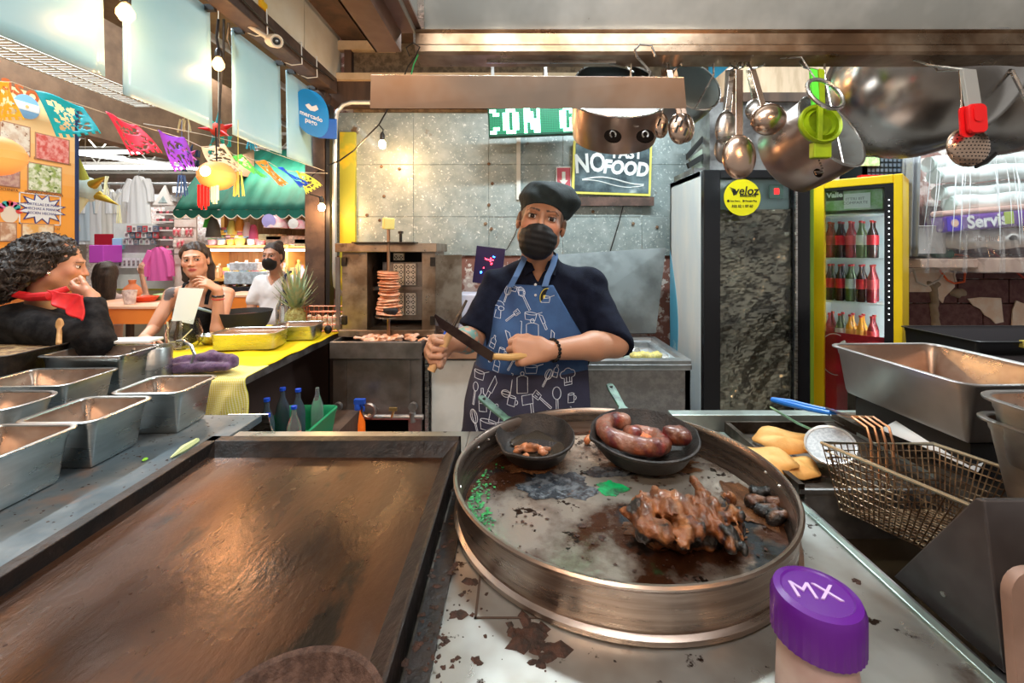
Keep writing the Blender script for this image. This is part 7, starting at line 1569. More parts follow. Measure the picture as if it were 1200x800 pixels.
eyes(R2, c2, T2, .96, (.55, .05), b2)
tank = [('e', (-2.02, 2.812, 1.07), (.145, .095, .125), .05), ('e', (-2.02, 2.822, .92), (.132, .102, .13), .06), ('e', (-2.02, 2.84, .76), (.172, .132, .11), .06)]
def tcut(p):
    x = p[:, 0]+2.02; return np.where(p[:, 2] > 1.10, np.maximum(np.abs(x)-.112, .075-np.abs(x)-(1.13-p[:, 2])*.9*(p[:, 2] < 1.20)), -1)*.8
blob('tank_top', tank+[('c', V(-2.115, 2.79, 1.18), V(-2.105, 2.80, 1.24), .040, .040, .03), ('c', V(-1.925, 2.79, 1.18), V(-1.93, 2.80, 1.24), .040, .040, .03)], blackj, T2, h=.007, cut=tcut)
for x in (-2.11, -1.925): MB().tube([(x, 2.715, 1.13), (x+.005, 2.722, 1.19), (x+.008, 2.755, 1.247), (x+.008, 2.81, 1.258)], .012, 8).build('shoulder_strap', blackj, T2)
hr2 = M('dark brown hair', (.022, .013, .010), .42, col2=(.05, .03, .022), scale=60, stretch=(1, 1, .2), bump=.8, bscale=200)
hp2 = TF(R2, c2, [('e', (0, .022, .050), (.081, .090, .078), .03), ('e', (0, .060, -.01), (.082, .075, .10), .04), ('c', (.065, .055, -.05), (.075, .045, -.13), .035, .020, .04), ('c', (-.060, .055, -.05), (-.075, .045, -.12), .033, .022, .04), ('e', (0, .08, -.08), (.07, .05, .07), .04)])
def hcut2(p):
    l = (p-c2)@R2; return -(l[:, 1]+.060-.9*np.maximum(.062-l[:, 2], 0)*(1))*1.0+0*np.abs(l[:, 0])
def hcut(R, c, front=-.062, hl=.062, k=.9, s=1):
    def f(p):
        l = (p-c)@R/s; y0 = front+k*np.maximum(hl-l[:, 2], 0); return -(l[:, 1]-np.minimum(y0, .03))
    return f
blob('hair', hp2, hr2, T2, h=.005, disp=lambda p: .003*np.sin(((p-c2)@R2)[:, 0]*160+4*((p-c2)@R2)[:, 1]*20)+.003*nz(p, 40, 3), cut=hcut(R2, c2, -.082, .097, .82))
u = nrm(wb_-eb); fr = Matrix.Translation(tuple(wb_-u*.035)) @ Vector((0, 0, 1)).rotation_difference(Vector(tuple(u))).to_matrix().to_4x4()
MB().tube([fr @ Vector((.031*math.cos(k), .031*math.sin(k), 0)) for k in np.arange(20)*.314], .006, 6, closed=True).build('black_wristband', black_plastic, T2)
fr = Matrix.Translation(tuple(wb_-u*.055)) @ Vector((0, 0, 1)).rotation_difference(Vector(tuple(u))).to_matrix().to_4x4(); MB().tube([fr @ Vector((.033*math.cos(k), .033*math.sin(k), 0)) for k in np.arange(20)*.314], .003, 6, closed=True).build('red_bracelet', redlab, T2)

T2.location = (T2.location.x-.165, T2.location.y+.23, -.005)
# ---------------- masked woman in white tee
T3 = thing('person', 'woman in white v-neck tee and black face mask standing by the candy stall', 'person', (-2.2, 4.0, 0))
c3 = at(319, 300, 3.9); R3 = RZ(math.radians(4)); b3_ = (.50, .26, .17); x3 = c3[0]-.0; s3 = 1.0
nk3 = [('c', c3+V(0, .03, -.08), V(x3, 3.97, 1.27), .046, .055, .03)]
bd3 = [('e', (x3+.01, 3.98, 1.10), (.17, .10, .17), .06), ('e', (x3+.01, 3.98, .88), (.15, .11, .16), .06), ('c', V(x3-.07, 3.98, .80), V(x3-.08, 3.98, .08), .085, .045, .04), ('c', V(x3+.09, 3.98, .80), V(x3+.09, 3.98, .08), .085, .045, .04)]
aL, aR_ = [('c', V(x3-.16, 3.97, 1.20), V(x3-.20, 3.93, .98), .045, .036, .02), ('c', V(x3-.20, 3.93, .98), V(x3-.17, 3.82, .80), .036, .026, .02)], [('c', V(x3+.18, 3.97, 1.20), V(x3+.22, 3.93, .98), .045, .036, .02), ('c', V(x3+.22, 3.93, .98), V(x3+.17, 3.82, .80), .036, .026, .02)]
figure('body', T3, [(bd3+nk3+aL+aR_, (), .010, b3_), (TF(R3, c3, HEAD, .96)+nk3, TF(R3, c3, HNEG, .96), .005, headcol(b3_, (.4, .15, .12), (.03, .02, .015), R3, c3, .96)), (hand(V(x3-.17, 3.82, .80), V(0, -.2, -1), V(1, 0, 0), 1, L=.17)+hand(V(x3+.17, 3.82, .80), V(0, -.2, -1), V(-1, 0, 0), -1, L=.17), (), .006, b3_)])
eyes(R3, c3, T3, .96)
wt = M('white tee cotton', (.72, .70, .70), .8, bump=.3)
blob('white_tee', [('e', (x3+.01, 3.98, 1.11), (.185, .12, .17), .06), ('e', (x3+.01, 3.98, .90), (.165, .13, .17), .06), ('c', V(x3-.14, 3.97, 1.20), V(x3-.195, 3.94, 1.04), .062, .058, .04), ('c', V(x3+.15, 3.97, 1.20), V(x3+.215, 3.94, 1.04), .062, .058, .04), ('c', V(x3, 3.97, 1.22), V(x3, 3.97, 1.25), .08, .07, .04)], wt, T3, h=.009, disp=lambda p: .005*nz(p, 25, 3), cut=lambda p: np.maximum(np.where((p[:, 1] < 3.97) & (p[:, 2] > 1.16), .004+(p[:, 2]-1.17)*.8-np.abs(p[:, 0]-x3), -1), .06-np.linalg.norm(p-V(x3, 3.95, 1.31), axis=1)))
blob('black_trousers', [('e', (x3+.01, 3.98, .78), (.165, .13, .10), .05), ('c', V(x3-.07, 3.98, .78), V(x3-.08, 3.98, .08), .10, .07, .04), ('c', V(x3+.09, 3.98, .78), V(x3+.09, 3.98, .08), .10, .07, .04)], blackj, T3, h=.014)
blob('face_mask', TF(R3, c3, mk, .96), maskm, T3, h=.004, cut=mkcut(R3, c3, -.012))
blob('hair', TF(R3, c3, [('e', (0, .022, .050), (.080, .090, .078), .03), ('e', (0, .060, .0), (.078, .07, .09), .04), ('e', (.02, .08, .11), (.04, .04, .035), .03)], .98), hr2, T3, h=.006, disp=lambda p: .003*nz(p, 60, 3), cut=hcut(R3, c3, -.082, .095, .82))
MB().tube([(x3+.12, 3.99, 1.29), (x3+.115, 3.90, 1.26), (x3+.12, 3.855, 1.18), (x3+.16, 3.86, .98), (x3+.22, 3.88, .85)], .012, 6).build('navy_strap', M('navy strap', (.01, .015, .05), .5), T3)

# ---------------- seated girl with long hair, back to us, and child behind
T4 = thing('person', 'person with long dark hair seated at the orange table, seen from behind', 'person', (-4.2, 4.75, 0))
c4 = at(126, 320, 4.8); R4 = RZ(math.radians(170))
figure('body', T4, [([('e', c4+V(0, -.0, -.42), (.17, .11, .22), .06), ('c', c4+V(0, .0, -.1), c4+V(0, .0, -.25), .05, .055, .03), ('c', c4+V(0, 0, -.6), c4+V(0, .0, -1.12), .13, .10, .05), ('c', c4+V(.15, 0, -.30), c4+V(.30, .15, -.28), .035, .03, .02), ('c', c4+V(.30, .15, -.28), c4+V(.20, .20, -.02), .03, .022, .02)], (), .014, (.6, .34, .25)), (TF(R4, c4, HEAD, .9), (), .007, (.55, .3, .2)), (hand(c4+V(.20, .20, -.02), V(-.1, 0, 1), V(0, 1, 0), 1, L=.15), (), .007, (.6, .34, .25))])
blob('hair', [('e', c4+V(0, -.02, .02), (.10, .11, .115), .04), ('c', c4+V(.02, -.06, -.05), c4+V(.07, -.10, -.36), .10, .075, .04)], hr2, T4, h=.009, disp=lambda p: .005*np.sin(p[:, 0]*90+p[:, 2]*8)+.004*nz(p, 40, 3))
blob('shirt', [('e', c4+V(0, -.0, -.42), (.18, .13, .23), .06), ('c', c4+V(.13, 0, -.28), c4+V(.20, .06, -.28), .05, .05, .03)], M('pale pink shirt', (.70, .55, .55), .8), T4, h=.014, cut=lambda p: p[:, 2]-(c4[2]-.2))
# ------------------------------------------------------------------ hanging light blue panels of the opening
pnl = M('frosted light blue panel', (.33, .60, .72), .30, col2=(.39, .64, .76), scale=1.5, coat=.3)
XP = -1.60
pl = ['nearest pale blue hanging panel, cut by the picture edge', 'second pale blue hanging panel, the biggest one seen whole', 'third pale blue hanging panel beside the security camera', 'farthest pale blue hanging panel carrying the blue payment sign']
for k, (ya, yb2, zt_, zb_) in enumerate([(1.06, 1.685, 2.74, 2.16), (1.776, 2.28, 2.74, 2.12), (2.455, 2.95, 2.73, 2.135), (3.03, 3.40, 2.73, 2.13)]):
    T = thing('pale_banner', pl[k], 'panel', (XP, (ya+yb2)/2, zb_), group='pale blue panels under the beam')
    mb = MB(); nu, nv = 14, 12
    mb.grid(lambda u, v: (XP+.012*math.sin(u*math.pi)*(1-v)*(1 if k % 2 else -1)+.010*(1-v), ya+(yb2-ya)*u+.012*(1-v)*(u-.5), zb_+(zt_-zb_)*v), nu, nv); mb.build('sheet', pnl, T, sm=180, solid=.004)
    for y in (ya+.03, yb2-.03): MB().box(XP-.008, XP+.05, y-.012, y+.012, 2.715, 2.745).build('clip', black_plastic, T, sm=0)
PS = thing('payment_sign', 'round bottomed blue payment sign reading mercado pago on the dark beam', 'sign', (-1.50, 3.20, 2.30))
# oval disc facing the camera, with a square bracket
a = at(366, 133, 3.22); fr = frame(a, (.75, -.66*.0+.66, 0), (0, 0, 1)); fr = frame(a, (1, .25, 0), (0, 0, 1))
ov = [( .115*math.copysign(abs(math.cos(t))**.8, math.cos(t)), .165*math.copysign(abs(math.sin(t))**.9, math.sin(t))) for t in np.arange(40)*6.2832/40]
bl = M('payment blue', (.0, .24, .62), .35)
sh_ = Matrix(((1, 0, 0, 0), (-.35, 1, 0, 0), (0, 0, 1, 0), (0, 0, 0, 1)))
MB().prism(ov, .014, fr @ sh_).build('oval_plate', bl, PS, sm=40)
MB().box(.04, .17, -.18, -.03, .0, .012, 0, fr).build('bracket', M('deep blue plastic', (.0, .10, .45), .35), PS, sm=0, bevel=.008)
for s, y, sz in (('mercado', -.025, .048), ('pago', -.065, .048)): text(s, sz, fr @ sh_ @ Matrix.Translation((-.005, y, .0145)), M('white print'), 'lettering', PS, bold=.001, sx=.9)
mb = MB(); mb.prism([(-.045, .045), (-.02, .065), (.0, .052), (.03, .075), (.045, .05), (.02, .025), (-.01, .018), (-.03, .028)], .002, fr @ sh_ @ Matrix.Translation((0, -.005, .0145))); mb.build('handshake_emblem', M('white print'), PS, sm=0)
# security camera on the beam
SCm = thing('security_camera', 'white bullet security camera mounted on the dark beam', 'camera', at(322, 48, 2.3))
c = at(322, 48, 2.42); d = nrm(V(.55, -.55, -.28)); 
m4 = Matrix.Translation(tuple(c)) @ Vector((0, 0, 1)).rotation_difference(Vector(tuple(d))).to_matrix().to_4x4()
MB().lathe([(1e-6, -.09), (.030, -.085), (.034, -.06), (.036, .03), (.032, .038), (.026, .038), (.024, .030), (1e-6, .030)], n=28, mat=m4).build('housing', M('cream plastic', (.65, .58, .48), .4), SCm)
MB().lathe([(1e-6, .030), (.020, .030), (.020, .033), (1e-6, .036)], n=20, mat=m4).build('lens', rubber, SCm)
MB().lathe([(1e-6, .035), (.008, .035), (.006, .039), (1e-6, .040)], n=12, mat=m4).build('lens_ring', steel, SCm)
MB().cyl(c-d*.05, (-1.50, c[1]+.03, 2.74), .012, n=8).build('mount', M('cream plastic'), SCm)
# string lamps hanging from the beam
for k, (x, y, Y, lb) in enumerate([(256, 70, 2.36, 'glowing filament bulb on a black cord between the second and third panels'), (147, 8, 1.72, 'glowing filament bulb between the first and second panels')]):
    T = thing('filament_bulb', lb, 'lamp', at(x, y, Y), group='bulbs along the dark beam'); b = at(x, y, Y)
    MB().lathe([(1e-6, -.062), (.018, -.055), (.030, -.035), (.030, -.018), (.018, .004), (.013, .012), (1e-6, .014)], b, 18).build('glass_bulb', M('amber glass', (1, .75, .45), .05, trans=.9, emit=(1, .62, .28), es=1.5), T)
    MB().sph(b+V(0, 0, -.028), (.009, .009, .016), 8).build('filament', M('hot filament', (1, .8, .5), emit=(1, .62, .25), es=60), T)
    MB().lathe([(.013, .010), (.018, .014), (.018, .045), (.010, .06), (1e-6, .062)], b, 14).build('socket', black_plastic, T)
    MB().tube([b+V(0, 0, .06), b+V(-.01, .0, .12), (b[0]+.0, b[1], 2.73)], .007, 6).build('cord', black_plastic, T)
    point('filament_light', tuple(b-V(-.10, .03, .08)), 2.2, (1, .55, .25), .03)
tag(MB().tube([(-1.58, 2.36, 2.73), at(262, 60, 2.38), at(258, 110, 2.36), at(256, 172, 2.34)], .006, 6).build('power_cable', black_plastic), 'straight black cord hanging beside the filament bulb down to the paper lantern', 'cord')
tag(MB().tube([(-1.58, 2.40, 2.73), at(266, 45, 2.44), at(272, 62, 2.5)], .006, 6).build('power_cable', black_plastic), 'short black cord branching off towards the third panel', 'cord')
# round paper lanterns
lan = M('orange paper lantern', (.72, .25, .07), .6, emit=(1, .30, .08), es=.40)
for k, (x, y, Y, R_, lb, tb) in enumerate([(254, 206, 2.33, .088, 'glowing orange paper ball lantern with a red tassel above the green awning', True), (-8, 182, 1.78, .095, 'glowing orange ball lantern at the left picture edge before the menu board', False)]):
    T = thing('paper_lantern', lb, 'lantern', at(x, y, Y)); c = at(x, y, Y)
    prof = [(max(1e-6, R_*math.sin(t))*(1+.03*(i % 2)), -R_*.86*math.cos(t)) for i, t in enumerate(np.linspace(0, math.pi, 17))]
    MB().lathe(prof, c, 28).build('paper_ball', lan, T, sm=30)
    if tb: MB().sph(c+V(.0, -R_*.98, .01), (.028, .01, .028), 12).build('bulb_glow', M('hot bulb face', (1, .9, .6), emit=(1, .75, .4), es=8), T)
    MB().tube([c+V(0, 0, R_*.85), (c[0]-.005, c[1], c[2]+.25), (-1.6, c[1], 2.14) if k == 0 else (c[0], c[1], 2.76)], .004, 5).build('cord', black_plastic, T)
    if tb:
        for (dx, m_, w, hh, nm) in ((-.04, redsi, .028, .11, 'red_tassel'), (.02, M('cream paper', (.82, .74, .55), .7), .018, .08, 'cream_tassel')):
            mb = MB()
            for s in range(7): mb.box(c[0]+dx+w*(s-3)/3.2-.004, c[0]+dx+w*(s-3)/3.2+.004, c[1]-.045-.004*(s % 2), c[1]-.043-.004*(s % 2), c[2]-R_*.6-hh-.01*(s % 3), c[2]-R_*.6)
            mb.build(nm, m_, T, sm=0, kind='stuff')
    point('lantern_light', tuple(c+V(.18, -.20, -.10)), 9 if k == 0 else 1.2, (1, .50, .20), .07)
# papel picado flags
def flag(pts, m, label, seed, nm='paper_flag', zig=True, name2=None):
    """pts: attached corner pair then the far pair, as points of the place"""
    A_, B_, C_, D_ = [V(*p) for p in pts]; n = 26; r = np.random.RandomState(seed)
    uv_ = [((i+.5)/n, (j+.5)/n) for j in range(n) for i in range(n)]
    blobs = [(r.uniform(.12, .88), r.uniform(.15, .85), r.uniform(.03, .09), r.uniform(.025, .06), r.uniform(0, 3)) for _ in range(17)]
    def hole(i, j):
        u, v = (i+.5)/(n-1), (j+.5)/(n-1)
        if zig and v > .93 and (i//2) % 2: return True
        if u < .06 or u > .94 or v < .08 or v > .93: return False
        for (a, b, ra, rb, t) in blobs:
            for uu in (u, 1-u):
                x, y = uu-a, v-b; x, y = x*math.cos(t)+y*math.sin(t), -x*math.sin(t)+y*math.cos(t)
                if (x/ra)**2+(y/rb)**2 < 1: return True
        return False
    nn = nrm(np.cross(B_-A_, D_-A_))
    def fn(u, v):
        return (A_*(1-u)+B_*u)*(1-v)+(D_*(1-u)+C_*u)*v+nn*(.012*math.sin(u*5+v*3+seed))
    return tag(MB().grid(fn, n, n, skip=hole).build(nm, m, sm=180, solid=.0008), label, 'paper flag', 'paper flags on the string')
pap_ = lambda nm, c: M(nm+' tissue paper', c, .6, trans=.0)
fl_ = [([(-6, 95), (14, 96), (25, 140), (-6, 143)], 1.75, 'orange yellow', (.95, .50, .02), 'orange yellow cut paper flag at the left picture edge'),
       ([(41, 106), (98, 124), (118, 158), (66, 160)], 1.95, 'teal', (.0, .42, .50), 'teal cut paper flag before the menu board'),
       ([(122, 132), (160, 146), (190, 180), (154, 180)], 2.15, 'red', (.85, .02, .06), 'red cut paper flag in the string of flags'),
       ([(184, 153), (215, 162), (231, 198), (206, 200)], 2.3, 'violet', (.28, .05, .65), 'violet cut paper flag with pink tip'),
       ([(236, 172), (262, 170), (286, 200), (246, 192)], 2.4, 'peach', (.92, .72, .48), 'peach cut paper flag above the round lantern'),
       ([(273, 181), (284, 183), (315, 207), (296, 205)], 2.6, 'green', (.12, .60, .06), 'narrow green paper flag right of the lantern'),
       ([(300, 188), (315, 190), (337, 216), (325, 218)], 2.75, 'orange', (.95, .26, .02), 'narrow orange paper flag near the dark post'),
       ([(325, 196), (338, 200), (362, 217), (350, 219)], 2.9, 'royal blue', (.01, .08, .60), 'narrow royal blue paper flag next to the post'),
       ([(345, 201), (356, 202), (377, 218), (360, 227)], 3.05, 'lemon', (.75, .75, .08), 'lemon yellow paper flag hanging against the post')]
tops = []
for k, (pp, Y, nm, col, lb) in enumerate(fl_):
    q = [at(*pp[0], Y-.05), at(*pp[1], Y+.06), at(*pp[2], Y+.05), at(*pp[3], Y-.06)]; tops += [q[0], q[1]]
    flag(q, pap_(nm, col), lb, 40+k)
tag(MB().tube([at(-20, 90, 1.7)]+tops+[at(384, 203, 3.3)], .002, 5).build('flag_string', M('pale string', (.7, .65, .55), .7)), 'thin pale string carrying the cut paper flags to the dark post', 'string')
tag(MB().tube([at(168, 145, 2.3), at(200, 150, 2.35), at(240, 158, 2.5), at(300, 172, 2.8), at(380, 200, 3.38)], .002, 5).build('flag_string', M('pale string')), 'second thin string below the blue panels', 'string')
# hanging star pinatas
def star(c, R_, cols, label, seed, n=7, cone=.5, nm='star_pinata'):
    T = thing(nm, label, 'pinata', tuple(c)); r = random.Random(seed)
    MB().sph(c, R_*.42, 16).build('ball', cols[0], T)
    for k in range(n):
        a = k*6.2832/n+.4; b = r.uniform(-.5, .5); d = nrm(V(math.cos(a), b, math.sin(a))); p = V(*c)+d*R_*.30
        MB().cyl(p, p+d*R_*.75, R_*.17, .002, n=12).build('cone', cols[1+k % (len(cols)-1)], T)
        e = p+d*R_*.75
        if k % 2 == 0:
            mb = MB()
            for s in range(6): mb.tube([e+V(r.gauss(0, .006), r.gauss(0, .006), 0), e+V(r.gauss(0, .014), r.gauss(0, .01), -R_*.6)], .004, 4)
            mb.build('paper_tassel', cols[-1], T, kind='stuff')
    MB().tube([V(*c)+V(0, 0, R_*.4), V(*c)+V(0, 0, 1.2)], .003, 4).build('cord', M('pale string'), T)
    return T
star(at(100, 222, 3.75), .26, [M('pale mint tissue', (.65, .82, .80), .7), M('gold foil', (.62, .42, .05), .3, .6), M('lime foil', (.50, .55, .10), .4), M('cream tissue', (.80, .75, .45), .7)], 'mint and gold star pinata hanging beside the menu board', 3)
star(at(256, 152, 3.0), .12, [M('red tissue', (.80, .06, .03), .7), redsi, M('teal tissue', (.05, .32, .35), .7), M('teal green', (.02, .40, .32), .6)], 'small red and teal star pinata behind the black cord', 5)
star(at(221, 182, 2.7), .07, [M('dark navy tissue', (.02, .04, .10), .7), M('pink tissue', (.80, .15, .50), .6), M('dark navy tissue')], 'small navy and pink paper ornament under the violet flag', 8)
for k, (x, y, Y, w, hh, m_, lb) in enumerate([(213, 216, 2.4, .032, .10, M('blue tassel', (.08, .20, .50), .7), 'blue paper tassel hanging below the violet flag'), (279, 214, 2.45, .035, .12, M('yellow tassel', (.65, .62, .15), .7), 'yellow paper tassel right of the round lantern'), (294, 168, 2.7, .028, .05, M('sky tassel', (.05, .40, .60), .7), 'sky blue paper tassel below the third panel'), (216, 146, 2.6, .05, .06, M('raffia', (.65, .52, .28), .8), 'raffia strands hanging under the second panel')]):
    mb = MB(); c = at(x, y, Y); r = random.Random(k)
    for s in range(12): mb.tube([c+V(w*.5*math.cos(s), w*.3*math.sin(s), hh*.5), c+V(w*.8*math.cos(s)+r.gauss(0, .006), w*.3*math.sin(s), -hh*.5-r.random()*.02)], .003, 4)
    mb.tube([c+V(0, 0, hh*.5), V(c[0], c[1], c[2]+.35 if k != 3 else c[2]+.1)], .0015, 4)
    tag(mb.build('paper_tassel', m_), lb, 'tassel')
# white wire shelf under the hall roof
WS = thing('wire_shelf', 'long white wire shelf hung above the menu board', 'shelf', (-3.2, 2.5, 2.75)); mb = MB()
wz = 2.76; wxa, wxb = -3.40, -3.08; fr0 = MB()
for x in (wxa, wxb, (wxa+wxb)/2): fr0.cyl((x, 1.2, wz), (x, 3.9, wz), .008, n=5)
fr0.cyl((wxa, 3.9, wz), (wxb, 3.9, wz), .008, n=5); fr0.build('shelf_frame', truss, WS)
for k in range(68): mb.cyl((wxa, 1.22+k*.04, wz), (wxb, 1.22+k*.04, wz), .005, n=4)
mb.build('slats', truss, WS, kind='stuff')
for y in (1.5, 3.7): MB().cyl((-3.24, y, wz), (-3.24, y, 4.3), .006, n=5).build('hanger', truss, WS)

# ------------------------------------------------------------------ orange menu board
def menu():
    MBd = thing('menu_board', 'large orange menu board with food pictures behind the curly haired woman', 'menu board', (-3.5, 2.8, 1.3))
    a, b = at(-140, 0, 2.45), at(90, 0, 3.49)
    P0 = V(-3.50, 2.2, 1.30); P1 = V(-3.50, 3.49, 1.30); fr = frame(P0, (0, 1, 0), (0, 0, 1)); Wd = 1.29; Hd = 1.32
    F = lambda x, y, Y=None: None
    fbox(fr, 0, Wd, 0, Hd, -.03, 0).build('panel', M('orange menu', (.98, .40, .06), .45), MBd, sm=0)
    # horizontal bands fading from orange to cream, printed one above the other
    for i in range(8):
        t = i/7; fbox(fr, .0, Wd, Hd*(.45+.55*i/8), Hd*(.45+.55*(i+1)/8), 0, .0006).build('colour_band', M('menu band '+str(i), (.98, .42+.33*t, .08+.32*t), .45), MBd, sm=0)
    fbox(fr, Wd-.02, Wd+.01, 0, Hd, -.035, .004).build('edge_strip', M('navy edge', (.02, .04, .12), .4), MBd, sm=0)
    def q(x, y):   # board coordinates of a bearing
        Y = -3.5*515/(x-607); return Y-2.2, 1.5-(y-291)/515*Y-1.30
    wh = M('white print'); 
    def card(x0, y0, x1, y1, m, nm='food_picture', inset=.008, rz_=0):
        u0, v0 = q(x0, y1); u1, v1 = q(x1, y0); fbox(fr, u0-inset, u1+inset, v0-inset, v1+inset, .001, .003).build('picture_frame', M('brown frame print', (.45, .22, .12), .5), MBd, sm=0, bevel=.004); fbox(fr, u0, u1, v0, v1, .003, .0045).build(nm, m, MBd, sm=0, bevel=.006)
    card(42, 165, 80, 185, M('salad red', (.70, .10, .08), .5, col2=(.85, .40, .35), scale=28)); card(0, 150, 34, 176, M('chicken print', (.70, .52, .38), .5, col2=(.85, .75, .62), scale=20, spots=[((.3, .12, .06), 30, .6, .03)]))
    card(33, 197, 71, 222, M('green salad', (.35, .45, .12), .5, col2=(.85, .85, .68), scale=26, spots=[((.15, .22, .05), 30, .58, .03)])); card(-6, 190, 22, 216, M('mauve stew', (.45, .22, .20), .5, col2=(.60, .38, .30), scale=40))
    card(0, 262, 18, 282, M('taco print', (.85, .70, .55), .5, col2=(.55, .30, .18), scale=18)); card(26, 264, 62, 284, M('taco print 2', (.92, .80, .62), .5, col2=(.85, .45, .12), scale=12))
    # flag disc
    u, v = q(31, 125); f2 = fr @ Matrix.Translation((u, v, .002)); R_ = .085
    MB().cyl(f2 @ Vector((0, 0, 0)), f2 @ Vector((0, 0, .002)), R_, n=32).build('flag_disc', M('sky flag', (.25, .50, .80), .5), MBd)
    mb = MB(); mb.prism([(-R_*.94, -R_*.33), (R_*.94, -R_*.33), (R_*.94, R_*.33), (-R_*.94, R_*.33)], .0008, f2 @ Matrix.Translation((0, 0, .0022))).build('flag_stripe', wh, MBd, sm=0)
    MB().cyl(f2 @ Vector((0, 0, .003)), f2 @ Vector((0, 0, .004)), .012, n=12).build('flag_sun', M('sun dot', (.85, .55, .2), .5), MBd)
    # starburst
    u, v = q(49, 245); f2 = fr @ Matrix.Translation((u, v, .001)); pts = []
    for k in range(24): a_ = k*6.2832/24; rr_ = (1.0 if k % 2 else .62); pts.append((.155*rr_*math.cos(a_), .105*rr_*math.sin(a_)))
    u0, v0 = q(22, 262); u1, v1 = q(71, 230); mb = MB()
    for s in ((u0, u1, v0, v0+.008), (u0, u1, v1-.008, v1), (u0, u0+.008, v0, v1), (u1-.008, u1, v0, v1)): fbox(fr, s[0], s[1], s[2], s[3], .001, .002, mb)
    mb.build('white_outline', wh, MBd, sm=0)
    MB().prism([(x*1.15, y*1.15) for x, y in pts], .001, f2).build('star_outline', M('navy print', (.04, .05, .25), .5), MBd, sm=0); MB().prism(pts, .001, f2 @ Matrix.Translation((0, 0, .0012))).build('starburst', wh, MBd, sm=0)
    dk_ = M('dark red print', (.50, .05, .06), .5)
    for i, s in enumerate(('TORTILLAS DE MAIZ', 'HECHAS A MANO', 'RECIEN HECHAS')): text(s, .026, f2 @ Matrix.Translation((0, .032-.032*i, .0025)), M('navy print'), 'lettering', MBd)
    # heading letters
    for (x, y, ch, rot_) in ((8, 97, 'a', .0), (22, 103, 's', -.1), (38, 111, 'o', -.1)):
        u, v = q(x, y); text(ch, .17, fr @ Matrix.Translation((u, v, .002)) @ Matrix.Rotation(rot_, 4, 'Z'), M('rust print', (.55, .12, .03), .5), 'lettering', MBd, bold=.003)
    for (x, y, s) in ((62, 189, 'ENSALADA RUSA DE RES'), (12, 181, 'POLLO'), (52, 227, 'ENSALADA DE NOPALES'), (8, 222, 'COCHINITA'), (66, 268, '$ 22')):
        u, v = q(x, y); text(s, .024, fr @ Matrix.Translation((u, v, .002)), M('brown ink', (.25, .10, .04), .5), 'lettering', MBd)
    # painted lady's face left out of detail: plain oval with a flower wreath
    u, v = q(11, 250); f2 = fr @ Matrix.Translation((u, v, .001)); MB().prism([(.055*math.cos(t), .065*math.sin(t)) for t in np.arange(20)*.314], .001, f2).build('oval_print', M('cream print', (.85, .72, .58), .5), MBd, sm=0)
    for k in range(7): a_ = .3+k*.42; MB().prism([(.022*math.cos(t)+.06*math.cos(a_), .020*math.sin(t)+.07*math.sin(a_)) for t in np.arange(10)*.628], .001, f2 @ Matrix.Translation((0, 0, .001))).build('flower_print', (M('flower red', (.70, .06, .06), .5), M('flower teal', (.05, .40, .38), .5), M('flower pink', (.80, .20, .40), .5))[k % 3], MBd, sm=0)
    return MBd
menu()
tag(MB().box(-3.75, -3.54, 2.1, 3.6, 0, 1.29).build('low_wall', M('orange tile wall', (.75, .25, .06), .5), sm=0), 'low orange wall under the menu board', 'wall')

# ------------------------------------------------------------------ green awning and candy shop
AW = thing('green_awning', 'dark green fabric awning with scalloped white edge over the candy shop', 'awning', (-3.4, 5.5, 2.0))
gA = M('awning green', (.0, .075, .048), .7, col2=(.0, .11, .075), scale=3, stretch=(3, 1, 1))
ax0, ax1 = -4.35, -2.40; nsc = 12
def aw(u, v):
    y = 5.55+.85*v; z = 1.98+.95*math.sin(v*1.35)/.975; x = ax0+(ax1-ax0)*u
    if v == 0: z -= 0
    return (x+.10*v*(1-u), y, z+.012*math.sin(u*70))
MB().grid(aw, 80, 12).build('canopy', gA, AW, sm=180, solid=.006)
mb = MB(); N_ = nsc*10; vs = []
for i in range(N_+1):
    x = ax0+(ax1-ax0)*i/N_; ph = (i % 10)/10; dz = .05*math.sin(math.pi*ph)
    vs += [(x, 5.545, 1.985), (x, 5.545, 1.925-dz)]
mb.add(vs, [(2*i, 2*i+1, 2*i+3, 2*i+2) for i in range(N_)]); mb.build('valance', gA, AW, solid=.004, sm=0)
MB().tube([(ax0+(ax1-ax0)*i/N_, 5.54, 1.925-.05*math.sin(math.pi*((i % 10)/10))-.003) for i in range(N_+1)], .006, 4).build('white_piping', M('cream piping', (.75, .65, .50), .7), AW)
shopw = M('shop plank wood', (.45, .25, .12), .6, col2=(.35, .18, .08), scale=6, stretch=(4, 1, .4))
CS = thing('shop_shelving', 'wooden shelving of the candy shop under the green awning', 'shelving', (-3.3, 6.2, 0))
sx0, sx1 = -4.25, -1.75; sy = 6.0
back = MB()
for k in range(16):
    x = sx0+k*(sx1-sx0)/16; MB().box(x+.003, x+(sx1-sx0)/16-.003, 6.42, 6.44, 0, 2.9).build('back_plank', shopw, CS, sm=0)
orng = M('honey shelf wood', (.70, .36, .10), .5)
levels = [(1.545, 5.95), (1.10, 5.85), (.82, 5.8), (.55, 5.75)]
for z, y in levels: MB().box(sx0, sx1, y, 6.42, z-.035, z).build('shelf_board', orng, CS, sm=0)
for x in (sx0, -3.12, sx1-.03): MB().box(x, x+.03, 5.9, 6.42, 0, 1.55).build('upright', orng, CS, sm=0)
MB().box(sx0-.05, sx0, 6.36, 6.44, 0, 2.9).build('end_post', orng, CS, sm=0)
